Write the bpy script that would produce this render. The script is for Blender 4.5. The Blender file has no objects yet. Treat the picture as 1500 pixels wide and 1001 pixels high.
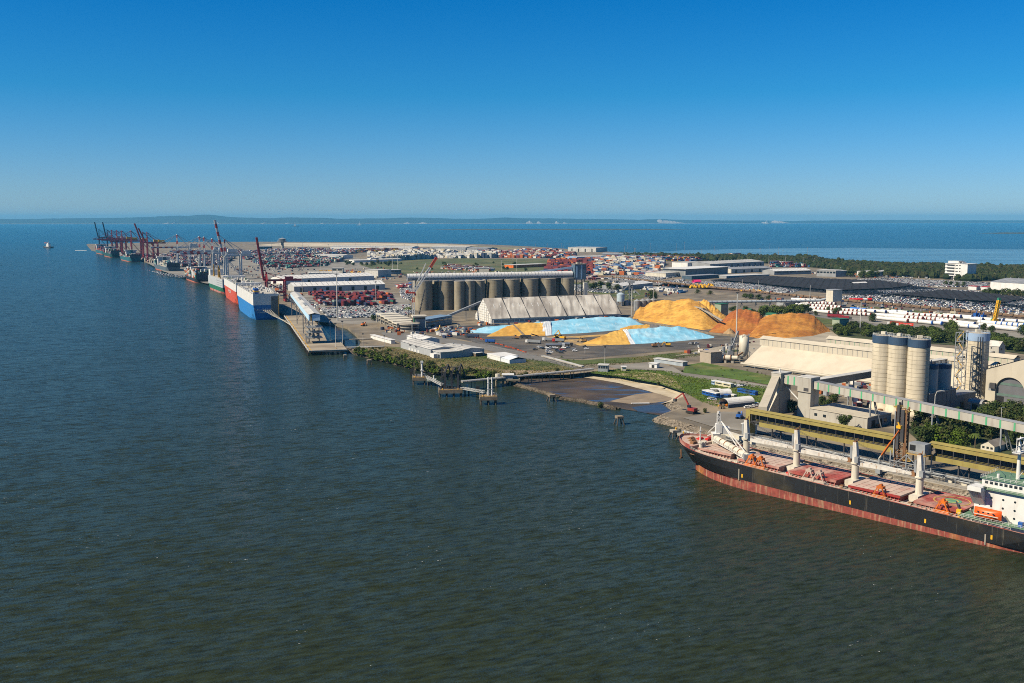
import bpy, math, random
from math import sin, cos, pi, radians, atan, hypot, atan2, sqrt
from mathutils import Vector
import numpy as np
random.seed(7)
S = bpy.context.scene
C = S.collection
# ---------------------------------------------------------------- camera
F, H, VH = 1458.0, 120.0, 322.5            # focal length in px of a 1500 px wide frame, eye height in m, horizon row
TH = atan((500.5 - VH) / F); CT, ST = cos(TH), sin(TH)
cd = bpy.data.cameras.new('camera'); cam = bpy.data.objects.new('camera', cd); C.objects.link(cam)
cam.location = (0, 0, H); cam.rotation_euler = (pi/2 - TH, 0, 0)
cd.lens = 35; cd.sensor_width = 36; cd.clip_start = 1; cd.clip_end = 90000
S.camera = cam
# ---------------------------------------------------------------- sky, sun, exposure
SUN_EL, SUN_AZ = 43, 248                   # compass degrees clockwise from +Y
W = bpy.data.worlds.new('World'); S.world = W; W.use_nodes = True
nt = W.node_tree; bg = nt.nodes['Background']
sk = nt.nodes.new('ShaderNodeTexSky'); sk.sky_type = 'NISHITA'; sk.sun_disc = False
sk.sun_elevation = radians(SUN_EL); sk.sun_rotation = radians(SUN_AZ)
sk.altitude = 100; sk.air_density = 1.0; sk.dust_density = 0.1; sk.ozone_density = 3.5
tc = nt.nodes.new('ShaderNodeTexCoord'); sx = nt.nodes.new('ShaderNodeSeparateXYZ'); nt.links.new(tc.outputs['Generated'], sx.inputs[0])
rp = nt.nodes.new('ShaderNodeValToRGB'); nt.links.new(sx.outputs[2], rp.inputs[0])     # deep, polarised blue overhead
for i, (z, c) in enumerate([(0, (.70, 1.0, 1.5)), (.04, (.52, .92, 1.46)), (.12, (.14, .82, 1.34)), (.215, (.015, .72, 1.36)), (1, (.08, .70, 1.25))]):
    e = rp.color_ramp.elements[i] if i < 2 else rp.color_ramp.elements.new(z)
    e.position = z; e.color = (*[x/1.5 for x in c], 1)
mu = nt.nodes.new('ShaderNodeMix'); mu.data_type = 'RGBA'; mu.blend_type = 'MULTIPLY'; mu.inputs[0].default_value = 1
nt.links.new(sk.outputs[0], mu.inputs[6]); nt.links.new(rp.outputs[0], mu.inputs[7])
nt.links.new(mu.outputs[2], bg.inputs[0]); bg.inputs[1].default_value = 0.0615
sl = bpy.data.lights.new('sun', 'SUN'); sl.energy = 5.0; sl.angle = radians(0.5); sl.color = (1, .87, .66)
so = bpy.data.objects.new('sun', sl); C.objects.link(so)
_az = radians(SUN_AZ); _d = Vector((sin(_az)*cos(radians(SUN_EL)), cos(_az)*cos(radians(SUN_EL)), sin(radians(SUN_EL))))
so.rotation_euler = _d.to_track_quat('Z', 'Y').to_euler(); so.location = (0, 0, 400)
S.view_settings.view_transform = 'Standard'; S.view_settings.look = 'None'
S.view_settings.exposure = 0.87; S.view_settings.gamma = 1; S.view_settings.use_curve_mapping = False
S.render.engine = 'CYCLES'
S.cycles.use_denoising = False; S.cycles.max_bounces = 5; S.cycles.diffuse_bounces = 2; S.cycles.glossy_bounces = 2
S.cycles.volume_bounces = 0; S.cycles.transmission_bounces = 2; S.cycles.caustics_reflective = False
S.cycles.filter_width = 1.0; S.cycles.denoising_prefilter = 'ACCURATE'

# ---------------------------------------------------------------- placing helpers
GL = 3.0                                   # level of the land above the water
def at(u, v, z=0.0):
    a = (u - 750) / F; b = (v - 500.5) / F; t = (H - z) / (ST + CT*b)
    return Vector((a*t, (CT - ST*b)*t, z))
def g(u, v): return at(u, v, GL)
def zt(p, v):                              # height of the point above p that shows at row v
    b = (v - 500.5) / F
    return H - p[1]*(ST + b*CT)/(CT - b*ST)
def lerp(a, b, t): return a + (b - a)*t
def tab(t, x):
    if x <= t[0][0]: return t[0][1]
    for (a, b), (c, d) in zip(t, t[1:]):
        if x <= c: return b + (d - b)*(x - a)/(c - a)
    return t[-1][1]
def inside(p, poly):
    x, y = p[0], p[1]; r = False; n = len(poly)
    for i in range(n):
        x1, y1 = poly[i][0], poly[i][1]; x2, y2 = poly[i-1][0], poly[i-1][1]
        if (y1 > y) != (y2 > y) and x < (x2 - x1)*(y - y1)/(y2 - y1) + x1: r = not r
    return r
def scatter(poly, n, rnd=random):
    xs = [p[0] for p in poly]; ys = [p[1] for p in poly]; out = []
    k = 0
    while len(out) < n and k < n*60:
        k += 1
        p = (rnd.uniform(min(xs), max(xs)), rnd.uniform(min(ys), max(ys)))
        if inside(p, poly): out.append(p)
    return out

# ---------------------------------------------------------------- materials
MATS = {}
def M(name, col, rough=.65, metal=0.0, var=.18, scale=.2, streak=None, sscale=(.6, .6, .04), sth=(.5, .68), objcol=False, spec=.35, patch=None, pscale=.02, pth=(.45, .6), bump=0.0):
    if name in MATS: return MATS[name]
    dk = lambda c: tuple(x*.71 for x in c) if c else c
    col, streak, patch = dk(col), dk(streak), dk(patch)
    m = bpy.data.materials.new(name); m.use_nodes = True; t = m.node_tree; N = t.nodes; L = t.links
    b = N['Principled BSDF']; b.inputs['Roughness'].default_value = rough; b.inputs['Metallic'].default_value = metal
    b.inputs['Specular IOR Level'].default_value = spec
    geo = N.new('ShaderNodeNewGeometry')
    if objcol:
        src = N.new('ShaderNodeObjectInfo').outputs['Color']
    else:
        c = N.new('ShaderNodeRGB'); c.outputs[0].default_value = (*col, 1); src = c.outputs[0]
    def noise(sc, vec=None, det=5):
        n = N.new('ShaderNodeTexNoise'); n.inputs['Scale'].default_value = sc; n.inputs['Detail'].default_value = det
        L.new(vec or geo.outputs['Position'], n.inputs['Vector']); return n.outputs[0]
    def ramp(s, a, b2, lo, hi):
        r = N.new('ShaderNodeMapRange'); L.new(s, r.inputs[0])
        for i, q in enumerate((a, b2, lo, hi)): r.inputs[i+1].default_value = q
        return r.outputs[0]
    def mix(fac, A, colB):
        x = N.new('ShaderNodeMix'); x.data_type = 'RGBA'; L.new(fac, x.inputs[0]); L.new(A, x.inputs[6]); x.inputs[7].default_value = (*colB, 1); return x.outputs[2]
    if patch: src = mix(ramp(noise(pscale), pth[0], pth[1], 0, 1), src, patch)
    if streak:
        mp = N.new('ShaderNodeVectorMath'); mp.operation = 'MULTIPLY'; L.new(geo.outputs['Position'], mp.inputs[0]); mp.inputs[1].default_value = sscale
        src = mix(ramp(noise(1.0, mp.outputs[0]), sth[0], sth[1], 0, .85), src, streak)
    if var:
        f = ramp(noise(scale, det=7), .3, .7, 1 - var, 1 + var)
        v = N.new('ShaderNodeVectorMath'); v.operation = 'SCALE'; L.new(src, v.inputs[0]); L.new(f, v.inputs['Scale']); src = v.outputs[0]
    L.new(src, b.inputs['Base Color'])
    if bump:
        bn = N.new('ShaderNodeBump'); bn.inputs['Strength'].default_value = .6; bn.inputs['Distance'].default_value = bump
        L.new(noise(scale*2, det=6), bn.inputs['Height']); L.new(bn.outputs[0], b.inputs['Normal'])
    MATS[name] = m; return m

white = M('white_paint', (.72, .72, .70), .5, streak=(.5, .46, .4), sth=(.55, .75), var=.08)
offwhite = M('cream_steel', (.62, .58, .48), .6, var=.1, streak=(.42, .36, .28), sth=(.55, .8))
roofwhite = M('pale_roof', (.58, .57, .53), .5, var=.15, scale=.05, streak=(.4, .38, .34), sscale=(.3, .3, .3))
roofgrey = M('grey_roof', (.30, .31, .32), .5, var=.2, scale=.06)
greysteel = M('grey_steel', (.27, .29, .31), .5, var=.2)
darksteel = M('dark_steel', (.06, .06, .065), .55, var=.3)
black = M('black_opening', (.012, .013, .015), .6, var=.1)
glass = M('window_glass', (.02, .03, .04), .08, spec=.6, var=.1)
concrete = M('concrete', (.36, .33, .28), .85, var=.15, streak=(.22, .19, .15), sth=(.5, .75))
concdark = M('old_concrete', (.30, .265, .195), .9, var=.16, scale=.12, streak=(.17, .145, .10), sscale=(.25, .25, .02), sth=(.45, .72))
siloc = M('silo_concrete', (.60, .535, .41), .85, var=.1, streak=(.33, .29, .22), sscale=(.35, .35, .03), sth=(.5, .75))
beige = M('beige_cladding', (.52, .475, .385), .75, var=.07, scale=.08, streak=(.42, .37, .29), sscale=(.3, .3, .05), sth=(.5, .8))
beigewall = M('beige_grey_wall', (.44, .42, .37), .8, var=.1, scale=.1, streak=(.33, .30, .26), sscale=(.4, .4, .04))
yellow = M('gallery_yellow', (.31, .255, .075), .6, var=.12, streak=(.26, .19, .05), sth=(.52, .75))
brightyellow = M('machine_yellow', (.75, .42, .02), .5, var=.1)
orange = M('machine_orange', (.75, .17, .015), .5, var=.15, streak=(.3, .09, .02))
red = M('red_paint', (.55, .03, .025), .5, var=.12)
craneblood = M('dark_red_crane', (.36, .025, .035), .5, var=.15)
navy = M('navy_crane', (.02, .04, .085), .5, var=.15)
bandblue = M('navy_band', (.035, .075, .14), .6, var=.1)
paleblue = M('pale_blue_band', (.30, .42, .60), .6, var=.08)
skyblue = M('sky_blue_cladding', (.37, .57, .74), .55, var=.08)
green = M('deck_green', (.12, .22, .14), .7, var=.2)
stripegreen = M('stripe_green', (.09, .40, .20), .6, var=.08)
blue = M('blue_paint', (.02, .10, .38), .45, var=.1)
tarp = M('blue_tarpaulin', (.25, .58, .78), .5, var=.14, scale=.12, patch=(.36, .64, .80), pscale=.05, bump=.7, streak=(.48, .72, .84), sscale=(.35, .06, .02), sth=(.56, .68))
tarpwhite = M('white_tarpaulin', (.7, .74, .78), .5, var=.12, bump=.4)
timber = M('weathered_timber', (.22, .18, .13), .9, var=.3)
rust = M('rusty_steel', (.22, .11, .05), .8, var=.35)
rubber = M('black_rubber', (.02, .02, .02), .8)
red_ox = M('red_oxide_deck', (.34, .07, .055), .75, var=.25, scale=.25, patch=(.44, .26, .21), pscale=.12, pth=(.42, .6))
dust = M('dusty_pink_deck', (.50, .385, .325), .85, var=.16, scale=.3, patch=(.40, .16, .12), pscale=.15, pth=(.55, .72))
carpaint = M('car_paint', (1, 1, 1), .25, objcol=True, var=0, spec=.5)
boxpaint = M('container_paint', (1, 1, 1), .55, objcol=True, var=.12, scale=.5)
blanket = M('asphalt', (.085, .08, .074), .9, var=.28, scale=.08, patch=(.14, .12, .095), pscale=.018, streak=(.05, .048, .045), sscale=(.018, .22, 1), sth=(.52, .66))
rocks_m = M('rock', (.26, .22, .17), .95, var=.4, scale=.5)
leafm = []
for i, c in enumerate([(.028, .048, .012), (.04, .058, .012), (.055, .08, .014), (.075, .12, .012), (.05, .055, .018)]):
    m = M('foliage_%d' % i, tuple(x*1.25 for x in c), .8, var=.45, scale=.25, spec=.15); leafm.append(m)
bark = M('bark', (.12, .09, .06), .9, var=.3)

# ---------------------------------------------------------------- mesh builder
class MB:
    def __init__(s): s.v = []; s.f = []; s.m = []
    def face(s, pts, m=0):
        k = len(s.v); s.v += [tuple(p) for p in pts]; s.f.append(tuple(range(k, k+len(pts)))); s.m.append(m); return s
    def hexa(s, P, m=0, mt=None):            # 8 corners: bottom 4 ccw, top 4 ccw
        k = len(s.v); s.v += [tuple(p) for p in P]
        for q in ((0,3,2,1), (4,5,6,7), (0,1,5,4), (1,2,6,5), (2,3,7,6), (3,0,4,7)):
            s.f.append(tuple(k+i for i in q)); s.m.append(m)
        if mt is not None: s.m[-5] = mt
        return s
    def box(s, x0, x1, y0, y1, z0, z1, m=0, mt=None):
        return s.hexa([(x0,y0,z0), (x1,y0,z0), (x1,y1,z0), (x0,y1,z0), (x0,y0,z1), (x1,y0,z1), (x1,y1,z1), (x0,y1,z1)], m, mt)
    def obox(s, cx, cy, z0, lx, ly, lz, rz=0, m=0, mt=None):
        c, n = cos(rz), sin(rz)
        q = [(cx + x*c - y*n, cy + x*n + y*c) for x, y in ((-lx/2,-ly/2), (lx/2,-ly/2), (lx/2,ly/2), (-lx/2,ly/2))]
        return s.hexa([(x, y, z0) for x, y in q] + [(x, y, z0+lz) for x, y in q], m, mt)
    def bar(s, p, q, w, h=None, m=0):
        p, q = Vector(p), Vector(q); h = h or w; d = (q-p).normalized()
        sd = d.cross(Vector((0,0,1)))
        if sd.length < 1e-3: sd = Vector((1,0,0))
        sd.normalize(); up = sd.cross(d)
        a, b = sd*w/2, up*h/2
        return s.hexa([p-a-b, p+a-b, q+a-b, q-a-b, p-a+b, p+a+b, q+a+b, q-a+b], m)
    def cyl(s, p, q, r0, r1=None, n=10, m=0, caps=True, mc=None):
        p, q = Vector(p), Vector(q); r1 = r0 if r1 is None else r1; d = (q-p).normalized()
        a = d.cross(Vector((0,0,1)))
        if a.length < 1e-3: a = Vector((1,0,0))
        a.normalize(); b = d.cross(a); k = len(s.v)
        for c, r in ((p, r0), (q, r1)):
            for i in range(n):
                t = 2*pi*i/n; s.v.append(tuple(c + a*cos(t)*r + b*sin(t)*r))
        for i in range(n):
            j = (i+1) % n; s.f.append((k+i, k+j, k+n+j, k+n+i)); s.m.append(m)
        if caps:
            s.f.append(tuple(k+i for i in reversed(range(n)))); s.m.append(m if mc is None else mc)
            s.f.append(tuple(k+n+i for i in range(n))); s.m.append(m if mc is None else mc)
        return s
    def prism(s, poly, z0, z1, m=0, mt=None):
        n = len(poly); k = len(s.v)
        s.v += [(p[0], p[1], z0) for p in poly] + [(p[0], p[1], z1) for p in poly]
        for i in range(n):
            j = (i+1) % n; s.f.append((k+i, k+j, k+n+j, k+n+i)); s.m.append(m)
        s.f.append(tuple(k+n+i for i in range(n))); s.m.append(m if mt is None else mt)
        s.f.append(tuple(k+i for i in reversed(range(n)))); s.m.append(m)
        return s
    def lathe(s, cx, cy, prof, n=24, m=0, ms=None):
        k = len(s.v)
        for r, z in prof:
            for i in range(n): s.v.append((cx + r*cos(2*pi*i/n), cy + r*sin(2*pi*i/n), z))
        for a in range(len(prof)-1):
            for i in range(n):
                j = (i+1) % n; s.f.append((k+a*n+i, k+a*n+j, k+(a+1)*n+j, k+(a+1)*n+i)); s.m.append(ms[a] if ms else m)
        return s
    def grid(s, rows, m=0):                  # rows of points joined into quads
        k = len(s.v); w = len(rows[0])
        for r in rows: s.v += [tuple(p) for p in r]
        for i in range(len(rows)-1):
            for j in range(w-1):
                a = k + i*w + j; s.f.append((a, a+1, a+w+1, a+w)); s.m.append(m)
        return s
    def mesh(s, name, mats, smooth=False):
        me = bpy.data.meshes.new(name); me.from_pydata(s.v, [], s.f)
        for m in (mats if isinstance(mats, (list, tuple)) else [mats]): me.materials.append(m)
        me.polygons.foreach_set('material_index', s.m)
        if smooth: me.polygons.foreach_set('use_smooth', [True]*len(s.f))
        me.update(); return me
    def build(s, name, mats, parent=None, smooth=False, loc=None, rz=0):
        return link(name, s.mesh(name, mats, smooth), parent, loc, rz)
def link(name, me, parent=None, loc=None, rz=0):
    o = bpy.data.objects.new(name, me); C.objects.link(o)
    if parent: o.parent = parent
    if loc is not None: o.location = loc
    if rz: o.rotation_euler = (0, 0, rz)
    return o
def tag(o, label, cat, group=None):
    o['label'] = label; o['category'] = cat
    if group: o['group'] = group
    return o
def thing(name, label, cat, loc=(0,0,0), rz=0, group=None):
    o = bpy.data.objects.new(name, None); C.objects.link(o); o.location = loc; o.rotation_euler = (0,0,rz)
    o.empty_display_size = .1
    return tag(o, label, cat, group)
def struct(o): o['kind'] = 'structure'; return o
def stuff(o): o['kind'] = 'stuff'; return o
KIDS = {}
def copytree(o, loc, rz=None, label=None, group=None, parent=None):
    c = o.copy(); C.objects.link(c)
    if parent: c.parent = parent
    else:
        c.location = loc
        if rz is not None: c.rotation_euler = (0,0,rz)
        if label: c['label'] = label
        if group: c['group'] = group
    for ch in list(o.children): copytree(ch, None, parent=c)
    return c
def sheet(name, px, mat, z=GL, pix=True):
    pts = [at(u, v, z) for u, v in px] if pix else [Vector((x, y, z)) for x, y in px]
    a = sum(pts[i-1].x*pts[i].y - pts[i].x*pts[i-1].y for i in range(len(pts)))
    if a < 0: pts.reverse()
    b = MB(); b.face(pts); return struct(b.build(name, mat))
# ================================================================ SEA
def water_material(name, deep, bay, amp=1.0, rough=.2, flat=None):
    m = bpy.data.materials.new(name); m.use_nodes = True; t = m.node_tree; N = t.nodes; L = t.links
    b = N['Principled BSDF']; b.inputs['Roughness'].default_value = rough; b.inputs['IOR'].default_value = 1.33; b.inputs['Specular IOR Level'].default_value = .095
    geo = N.new('ShaderNodeNewGeometry'); P = geo.outputs['Position']
    def vm(op, a, bb, sc=None):
        n = N.new('ShaderNodeVectorMath'); n.operation = op
        for i, q in enumerate((a, bb)):
            if q is None: continue
            if isinstance(q, tuple): n.inputs[i].default_value = q
            else: L.new(q, n.inputs[i])
        if sc is not None:
            if isinstance(sc, float): n.inputs['Scale'].default_value = sc
            else: L.new(sc, n.inputs['Scale'])
        return n.outputs[1] if op == 'DOT_PRODUCT' else n.outputs[0]
    def noise(vec, sc, det=3, rgh=.5, out=0):
        n = N.new('ShaderNodeTexNoise'); n.inputs['Scale'].default_value = sc; n.inputs['Detail'].default_value = det
        n.inputs['Roughness'].default_value = rgh; L.new(vec, n.inputs['Vector']); return n.outputs[out]
    def mr(s, a, b2, lo, hi):
        r = N.new('ShaderNodeMapRange'); L.new(s, r.inputs[0])
        for i, q in enumerate((a, b2, lo, hi)): r.inputs[i+1].default_value = q
        return r.outputs[0]
    def mth(op, a, bb):
        n = N.new('ShaderNodeMath'); n.operation = op
        for i, q in enumerate((a, bb)):
            if isinstance(q, (int, float)): n.inputs[i].default_value = q
            else: L.new(q, n.inputs[i])
        return n.outputs[0]
    rot = N.new('ShaderNodeVectorRotate'); rot.rotation_type = 'Z_AXIS'; rot.inputs['Angle'].default_value = radians(-24); L.new(P, rot.inputs['Vector'])
    q = rot.outputs[0]
    chop = vm('MULTIPLY', q, (.16, .5, 1.0))         # crests long across the wind
    rip = vm('MULTIPLY', q, (2.2, 3.4, 1.0))
    swell = vm('MULTIPLY', q, (.05, .17, 1.0))
    patchn = noise(vm('MULTIPLY', P, (.004, .0022, 1.0)), 1.0, 3)
    gust = mr(patchn, .35, .65, .7, 1.15)
    n1 = vm('SUBTRACT', noise(chop, 1.0, 3, .55, 1), (.5, .5, .5)); n2 = vm('SUBTRACT', noise(rip, 1.0, 2, .6, 1), (.5, .5, .5)); n3 = vm('SUBTRACT', noise(swell, 1.0, 2, .5, 1), (.5, .5, .5))
    s = vm('ADD', vm('MULTIPLY', n1, (.30*amp, .85*amp, 0.0)), vm('MULTIPLY', n2, (1.0*amp, 1.2*amp, 0.0)))
    s = vm('ADD', s, vm('MULTIPLY', n3, (.1*amp, .42*amp, 0.0)))
    s = vm('SCALE', s, None, gust)
    if flat:                                            # streaks of calm shallow water
        st = mr(noise(vm('MULTIPLY', P, flat), 1.0, 4, .6), .42, .6, .22, 1.0); s = vm('SCALE', s, None, st)
    back = N.new('ShaderNodeVectorRotate'); back.rotation_type = 'Z_AXIS'; back.inputs['Angle'].default_value = radians(24); L.new(s, back.inputs['Vector'])
    nrm = vm('NORMALIZE', vm('ADD', back.outputs[0], (0, 0, 1.0)), None)
    L.new(nrm, b.inputs['Normal'])
    # silt brown-green river water, clearer blue out in the bay, foam flecks on the steepest crests
    sep = N.new('ShaderNodeSeparateXYZ'); L.new(P, sep.inputs[0])
    far = mr(mth('ADD', sep.outputs[1], mth('MULTIPLY', patchn, 600.0)), 600, 6000, 0, 1)
    mx = N.new('ShaderNodeMix'); mx.data_type = 'RGBA'; L.new(far, mx.inputs[0]); mx.inputs[6].default_value = (*deep, 1); mx.inputs[7].default_value = (*bay, 1)
    lum = mr(noise(chop, 1.0, 3, .55, 0), .3, .7, .55, 1.45)  # light and dark of the ripples put into the water colour
    col = vm('SCALE', mx.outputs[2], None, lum)
    fo = mth('MULTIPLY', mr(noise(vm('MULTIPLY', q, (.35, .9, 1.0)), 1.0, 5, .7), .665, .70, 0, 1), mr(noise(vm('MULTIPLY', P, (.02, .02, 1.0)), 1.0, 2), .56, .6, 0, 1))
    m2 = N.new('ShaderNodeMix'); m2.data_type = 'RGBA'; L.new(fo, m2.inputs[0]); L.new(col, m2.inputs[6]); m2.inputs[7].default_value = (.55, .58, .58, 1)
    L.new(m2.outputs[2], b.inputs['Base Color'])
    return m
sea_m = water_material('sea_water', (.0165, .0225, .0115), (.005, .042, .072))
b = MB(); b.face([(-30000,-1500,0), (30000,-1500,0), (30000,46000,0), (-30000,46000,0)]); struct(b.build('sea', sea_m))

# ================================================================ LAND
QP = [at(414,463.5), at(410,469)+Vector((2,12,0)), at(326,430)+Vector((31,14,0)), at(288,415)+Vector((31,14,0)), at(245,399)+Vector((31,14,0)), at(191,384)+Vector((31,14,0)), at(140,372)+Vector((31,14,0))]
QP = [QP[0]] + QP[2:]                      # quay face from the grain wharf to the river mouth
QP.append(QP[-1] + (QP[-1]-QP[-2]).normalized()*420)
def quay(y):                               # x of the quay face and unit vectors along it and towards the water
    for a, c in zip(QP, QP[1:]):
        if y <= c.y: break
    t = (y - a.y)/(c.y - a.y); d = (c - a).normalized()
    return a.x + (c.x - a.x)*t, atan2(d.y, d.x)
shore_px = [(505,512),(516,516),(540,523),(575,531),(612,541),(650,549),(690,553),(742,556),(770,550),(835,549.5),(862,547),(900,553),(945,560),(985,569),(1008,578),(1000,588),(985,594)]
groyne_px = [(1000,604),(975,613),(968,617),(1010,628),(1045,640),(1085,655)]
bank = [at(u, v) for u, v in shore_px]
ber = at(1085, 655); AX = Vector((.614, -.789, 0)); NW = Vector((-.789, -.614, 0))    # along the cement berth, and towards the water
front = bank + [at(u, v) for u, v in groyne_px] + [ber + AX*60, ber + AX*260]
back_px = [(1760,402),(1500,392),(1400,390),(1300,388),(1240,387),(1205,381),(1180,377),(1100,376.5),(1000,376),(940,373.5),(860,368),(790,363),(720,359.5),(640,357.5),(560,356),(470,355.5),(380,355.2),(300,355.5),(240,356),(190,357),(150,358.6),(130,358.3),(127,359.2)]
land = [at(480,476), at(508,482), at(520,492), at(531,503), at(526,511)] + front[1:] + [Vector((900, 250, 0))] + [at(u, v) for u, v in back_px] + [q.copy() for q in reversed(QP)] + [at(432,455), at(448,470)]
ground_m = M('port_ground', (.15, .13, .10), .9, var=.35, scale=.06, patch=(.22, .18, .125), pscale=.014, pth=(.4, .6), bump=.3)
b = MB(); pl = [(p.x, p.y) for p in land]
ar = sum(pl[i-1][0]*pl[i][1] - pl[i][0]*pl[i-1][1] for i in range(len(pl)))
if ar < 0: pl.reverse()
b.prism(pl, -.7, GL, 0)
struct(b.build('ground', M('quay_wall', (.17, .15, .12), .9) and [ground_m]))
def bankstrip(name, pts, out, mat, z1=GL+.03, z0=-.6, inn=1.5, jag=0.0):
    b = MB(); r0, r1, r2 = [], [], []
    fine = []
    for p, q in zip(pts, pts[1:]):
        k = max(1, int((q-p).length/3)); fine += [p.lerp(q, i/k) for i in range(k)]
    fine.append(pts[-1])
    for i, p in enumerate(fine):
        d = (fine[min(i+2, len(fine)-1)] - fine[max(i-2, 0)]).normalized(); n = Vector((d.y, -d.x, 0))
        o = out*random.uniform(1-jag, 1+jag)
        r0.append((p.x - n.x*inn, p.y - n.y*inn, z1)); r1.append((p.x + n.x*o*.4, p.y + n.y*o*.4, lerp(z1, z0, .45) + random.uniform(-.3,.3)*jag)); r2.append((p.x + n.x*o, p.y + n.y*o, z0))
    b.grid([r0, r1, r2]); return struct(b.build(name, mat))
def rocks(name, pts, w, n, size=(.5, 1.5), z=(0, 2.6), mat=None):
    b = MB(); tot = [(q-p).length for p, q in zip(pts, pts[1:])]
    for _ in range(n):
        i = random.choices(range(len(tot)), tot)[0]; p = pts[i].lerp(pts[i+1], random.random()); d = (pts[i+1]-pts[i]).normalized(); nn = Vector((d.y, -d.x, 0))
        t = random.random(); c = p + nn*w*t; s = random.uniform(*size); zz = lerp(z[1], z[0], t) - s*.3
        R = [Vector((random.uniform(-1,1), random.uniform(-1,1), random.uniform(-.6,.8))) for _ in range(8)]
        k = len(b.v); f = ((-1,-1,-.6),(1,-1,-.6),(1,1,-.6),(-1,1,-.6),(-.7,-.7,.6),(.7,-.7,.6),(.7,.7,.6),(-.7,.7,.6))
        b.hexa([(c.x + (q[0]+r.x*.4)*s*.6, c.y + (q[1]+r.y*.4)*s*.6, zz + (q[2]+r.z*.35)*s*.6) for q, r in zip(f, R)])
    return stuff(b.build(name, mat or rocks_m))
mudbank_m = M('mud_bank', (.085, .07, .05), .8, var=.35, scale=.15)
bankstrip('river_bank', bank[:8], 5, mudbank_m, jag=.35); rocks('bank_rocks', bank[:8], 5, 1100, (.5, 1.3), (-.1, 2.3), M('dark_weedy_rock', (.10, .082, .06), .95, var=.45, scale=.5))
beach_m = M('beach_sand', (.52, .45, .33), .9, var=.12, scale=.15, patch=(.40,.33,.22), pscale=.06)
bankstrip('beach', bank[7:17], 9, beach_m, z0=-.1, inn=4)
gp = [at(u, v) for u, v in [(985,594),(1000,604),(975,613),(968,617),(1010,628),(1045,640),(1085,655)]] + [ber + AX*60, ber + AX*240]
bankstrip('rock_bank', gp, 5.5, M('rubble_bank', (.13, .11, .085), .95, var=.4, scale=.4), jag=.3)
rocks('riprap_rocks', gp, 5.5, 2600, (.7, 2.0), (-.1, 2.9))
# training walls of loose rock with the muddy cove behind them
def wall_of_rock(name, px, w, n, hgt=1.6):
    pts = [at(u, v) for u, v in px]; b = MB(); r = [[], [], [], []]
    fine = []
    for p, q in zip(pts, pts[1:]):
        k = max(1, int((q-p).length/2.5)); fine += [p.lerp(q, i/k) for i in range(k)]
    for i, p in enumerate(fine):
        d = (fine[min(i+1, len(fine)-1)] - fine[max(i-1, 0)]).normalized(); nn = Vector((d.y, -d.x, 0)); e = min(1, i/2, (len(fine)-1-i)/2) + .05
        for k, (o, z) in enumerate(((w, -.6), (w*.35, hgt), (-w*.35, hgt), (-w, -.6))):
            r[k].append((p.x + nn.x*o*e + random.uniform(-.4,.4), p.y + nn.y*o*e + random.uniform(-.4,.4), (z if z < 0 else z*e*random.uniform(.7,1.15))))
    b.grid(r); dr = M('dark_weedy_rock', (.10, .082, .06), .95, var=.45, scale=.5); struct(b.build(name, dr))
    rocks(name.replace('wall', 'wall_rocks'), pts, w, n, (.5, 1.4), (-.1, hgt), dr)
    return rocks(name.replace('wall', 'wall_rocks'), [p for p in reversed(pts)], w, n, (.5, 1.4), (-.1, hgt), dr)
wall_of_rock('training_wall', [(738,560),(765,567),(790,574),(819,582)], 3.2, 420)
wall_of_rock('training_wall', [(822,584.5),(850,588),(875,593),(905,600)], 3.2, 420)
mud_m = M('wet_mud', (.085, .062, .042), .5, var=.35, scale=.05, patch=(.06, .048, .036), pscale=.03, pth=(.45,.55), spec=.25)
_t = mud_m.node_tree; _n = _t.nodes.new('ShaderNodeTexNoise'); _n.inputs['Scale'].default_value = .035; _n.inputs['Detail'].default_value = 6; _g = _t.nodes.new('ShaderNodeNewGeometry')
_v = _t.nodes.new('ShaderNodeVectorMath'); _v.operation = 'MULTIPLY'; _v.inputs[1].default_value = (.7, 2.2, 1); _t.links.new(_g.outputs['Position'], _v.inputs[0]); _t.links.new(_v.outputs[0], _n.inputs['Vector'])
_r = _t.nodes.new('ShaderNodeMapRange'); _t.links.new(_n.outputs[0], _r.inputs[0])
for _i, _q in enumerate((.5, .6, .65, .12)): _r.inputs[_i+1].default_value = _q
_t.links.new(_r.outputs[0], _t.nodes['Principled BSDF'].inputs['Roughness'])
sheet('mudflat', [(742,562),(780,551),(850,549),(905,556),(955,563),(1003,578),(985,592),(1000,602),(975,610),(940,604),(905,598),(870,590),(822,582),(780,570)], mud_m, .12)
sheet('beach_sand', [(838,551),(862,549),(900,556),(945,563),(985,571),(1006,579),(1000,590),(984,583),(950,573),(905,561),(862,554)], beach_m, .3)
sheet('sand_spit', [(893,588),(930,578),(975,573),(1004,578),(990,586),(960,590),(925,592)], M('damp_sand', (.27, .21, .14), .7, var=.2, scale=.12), .2)
0 and sheet('tide_pool', [(770,556),(810,553),(870,560),(860,566),(800,564)], M('tide_pool', (.045,.042,.035), .25, var=.2, spec=.3), .16)
0 and sheet('tide_pool', [(905,566),(950,570),(968,575),(930,577),(900,572)], M('tide_pool', (.045,.042,.035), .25, var=.2, spec=.3), .16)
sheet('tide_pool', [(925,597),(950,593),(978,592),(996,596),(985,600),(960,603.5),(935,603)], M('tide_pool', (.045,.042,.035), .25, var=.2, spec=.3), .16)
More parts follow.
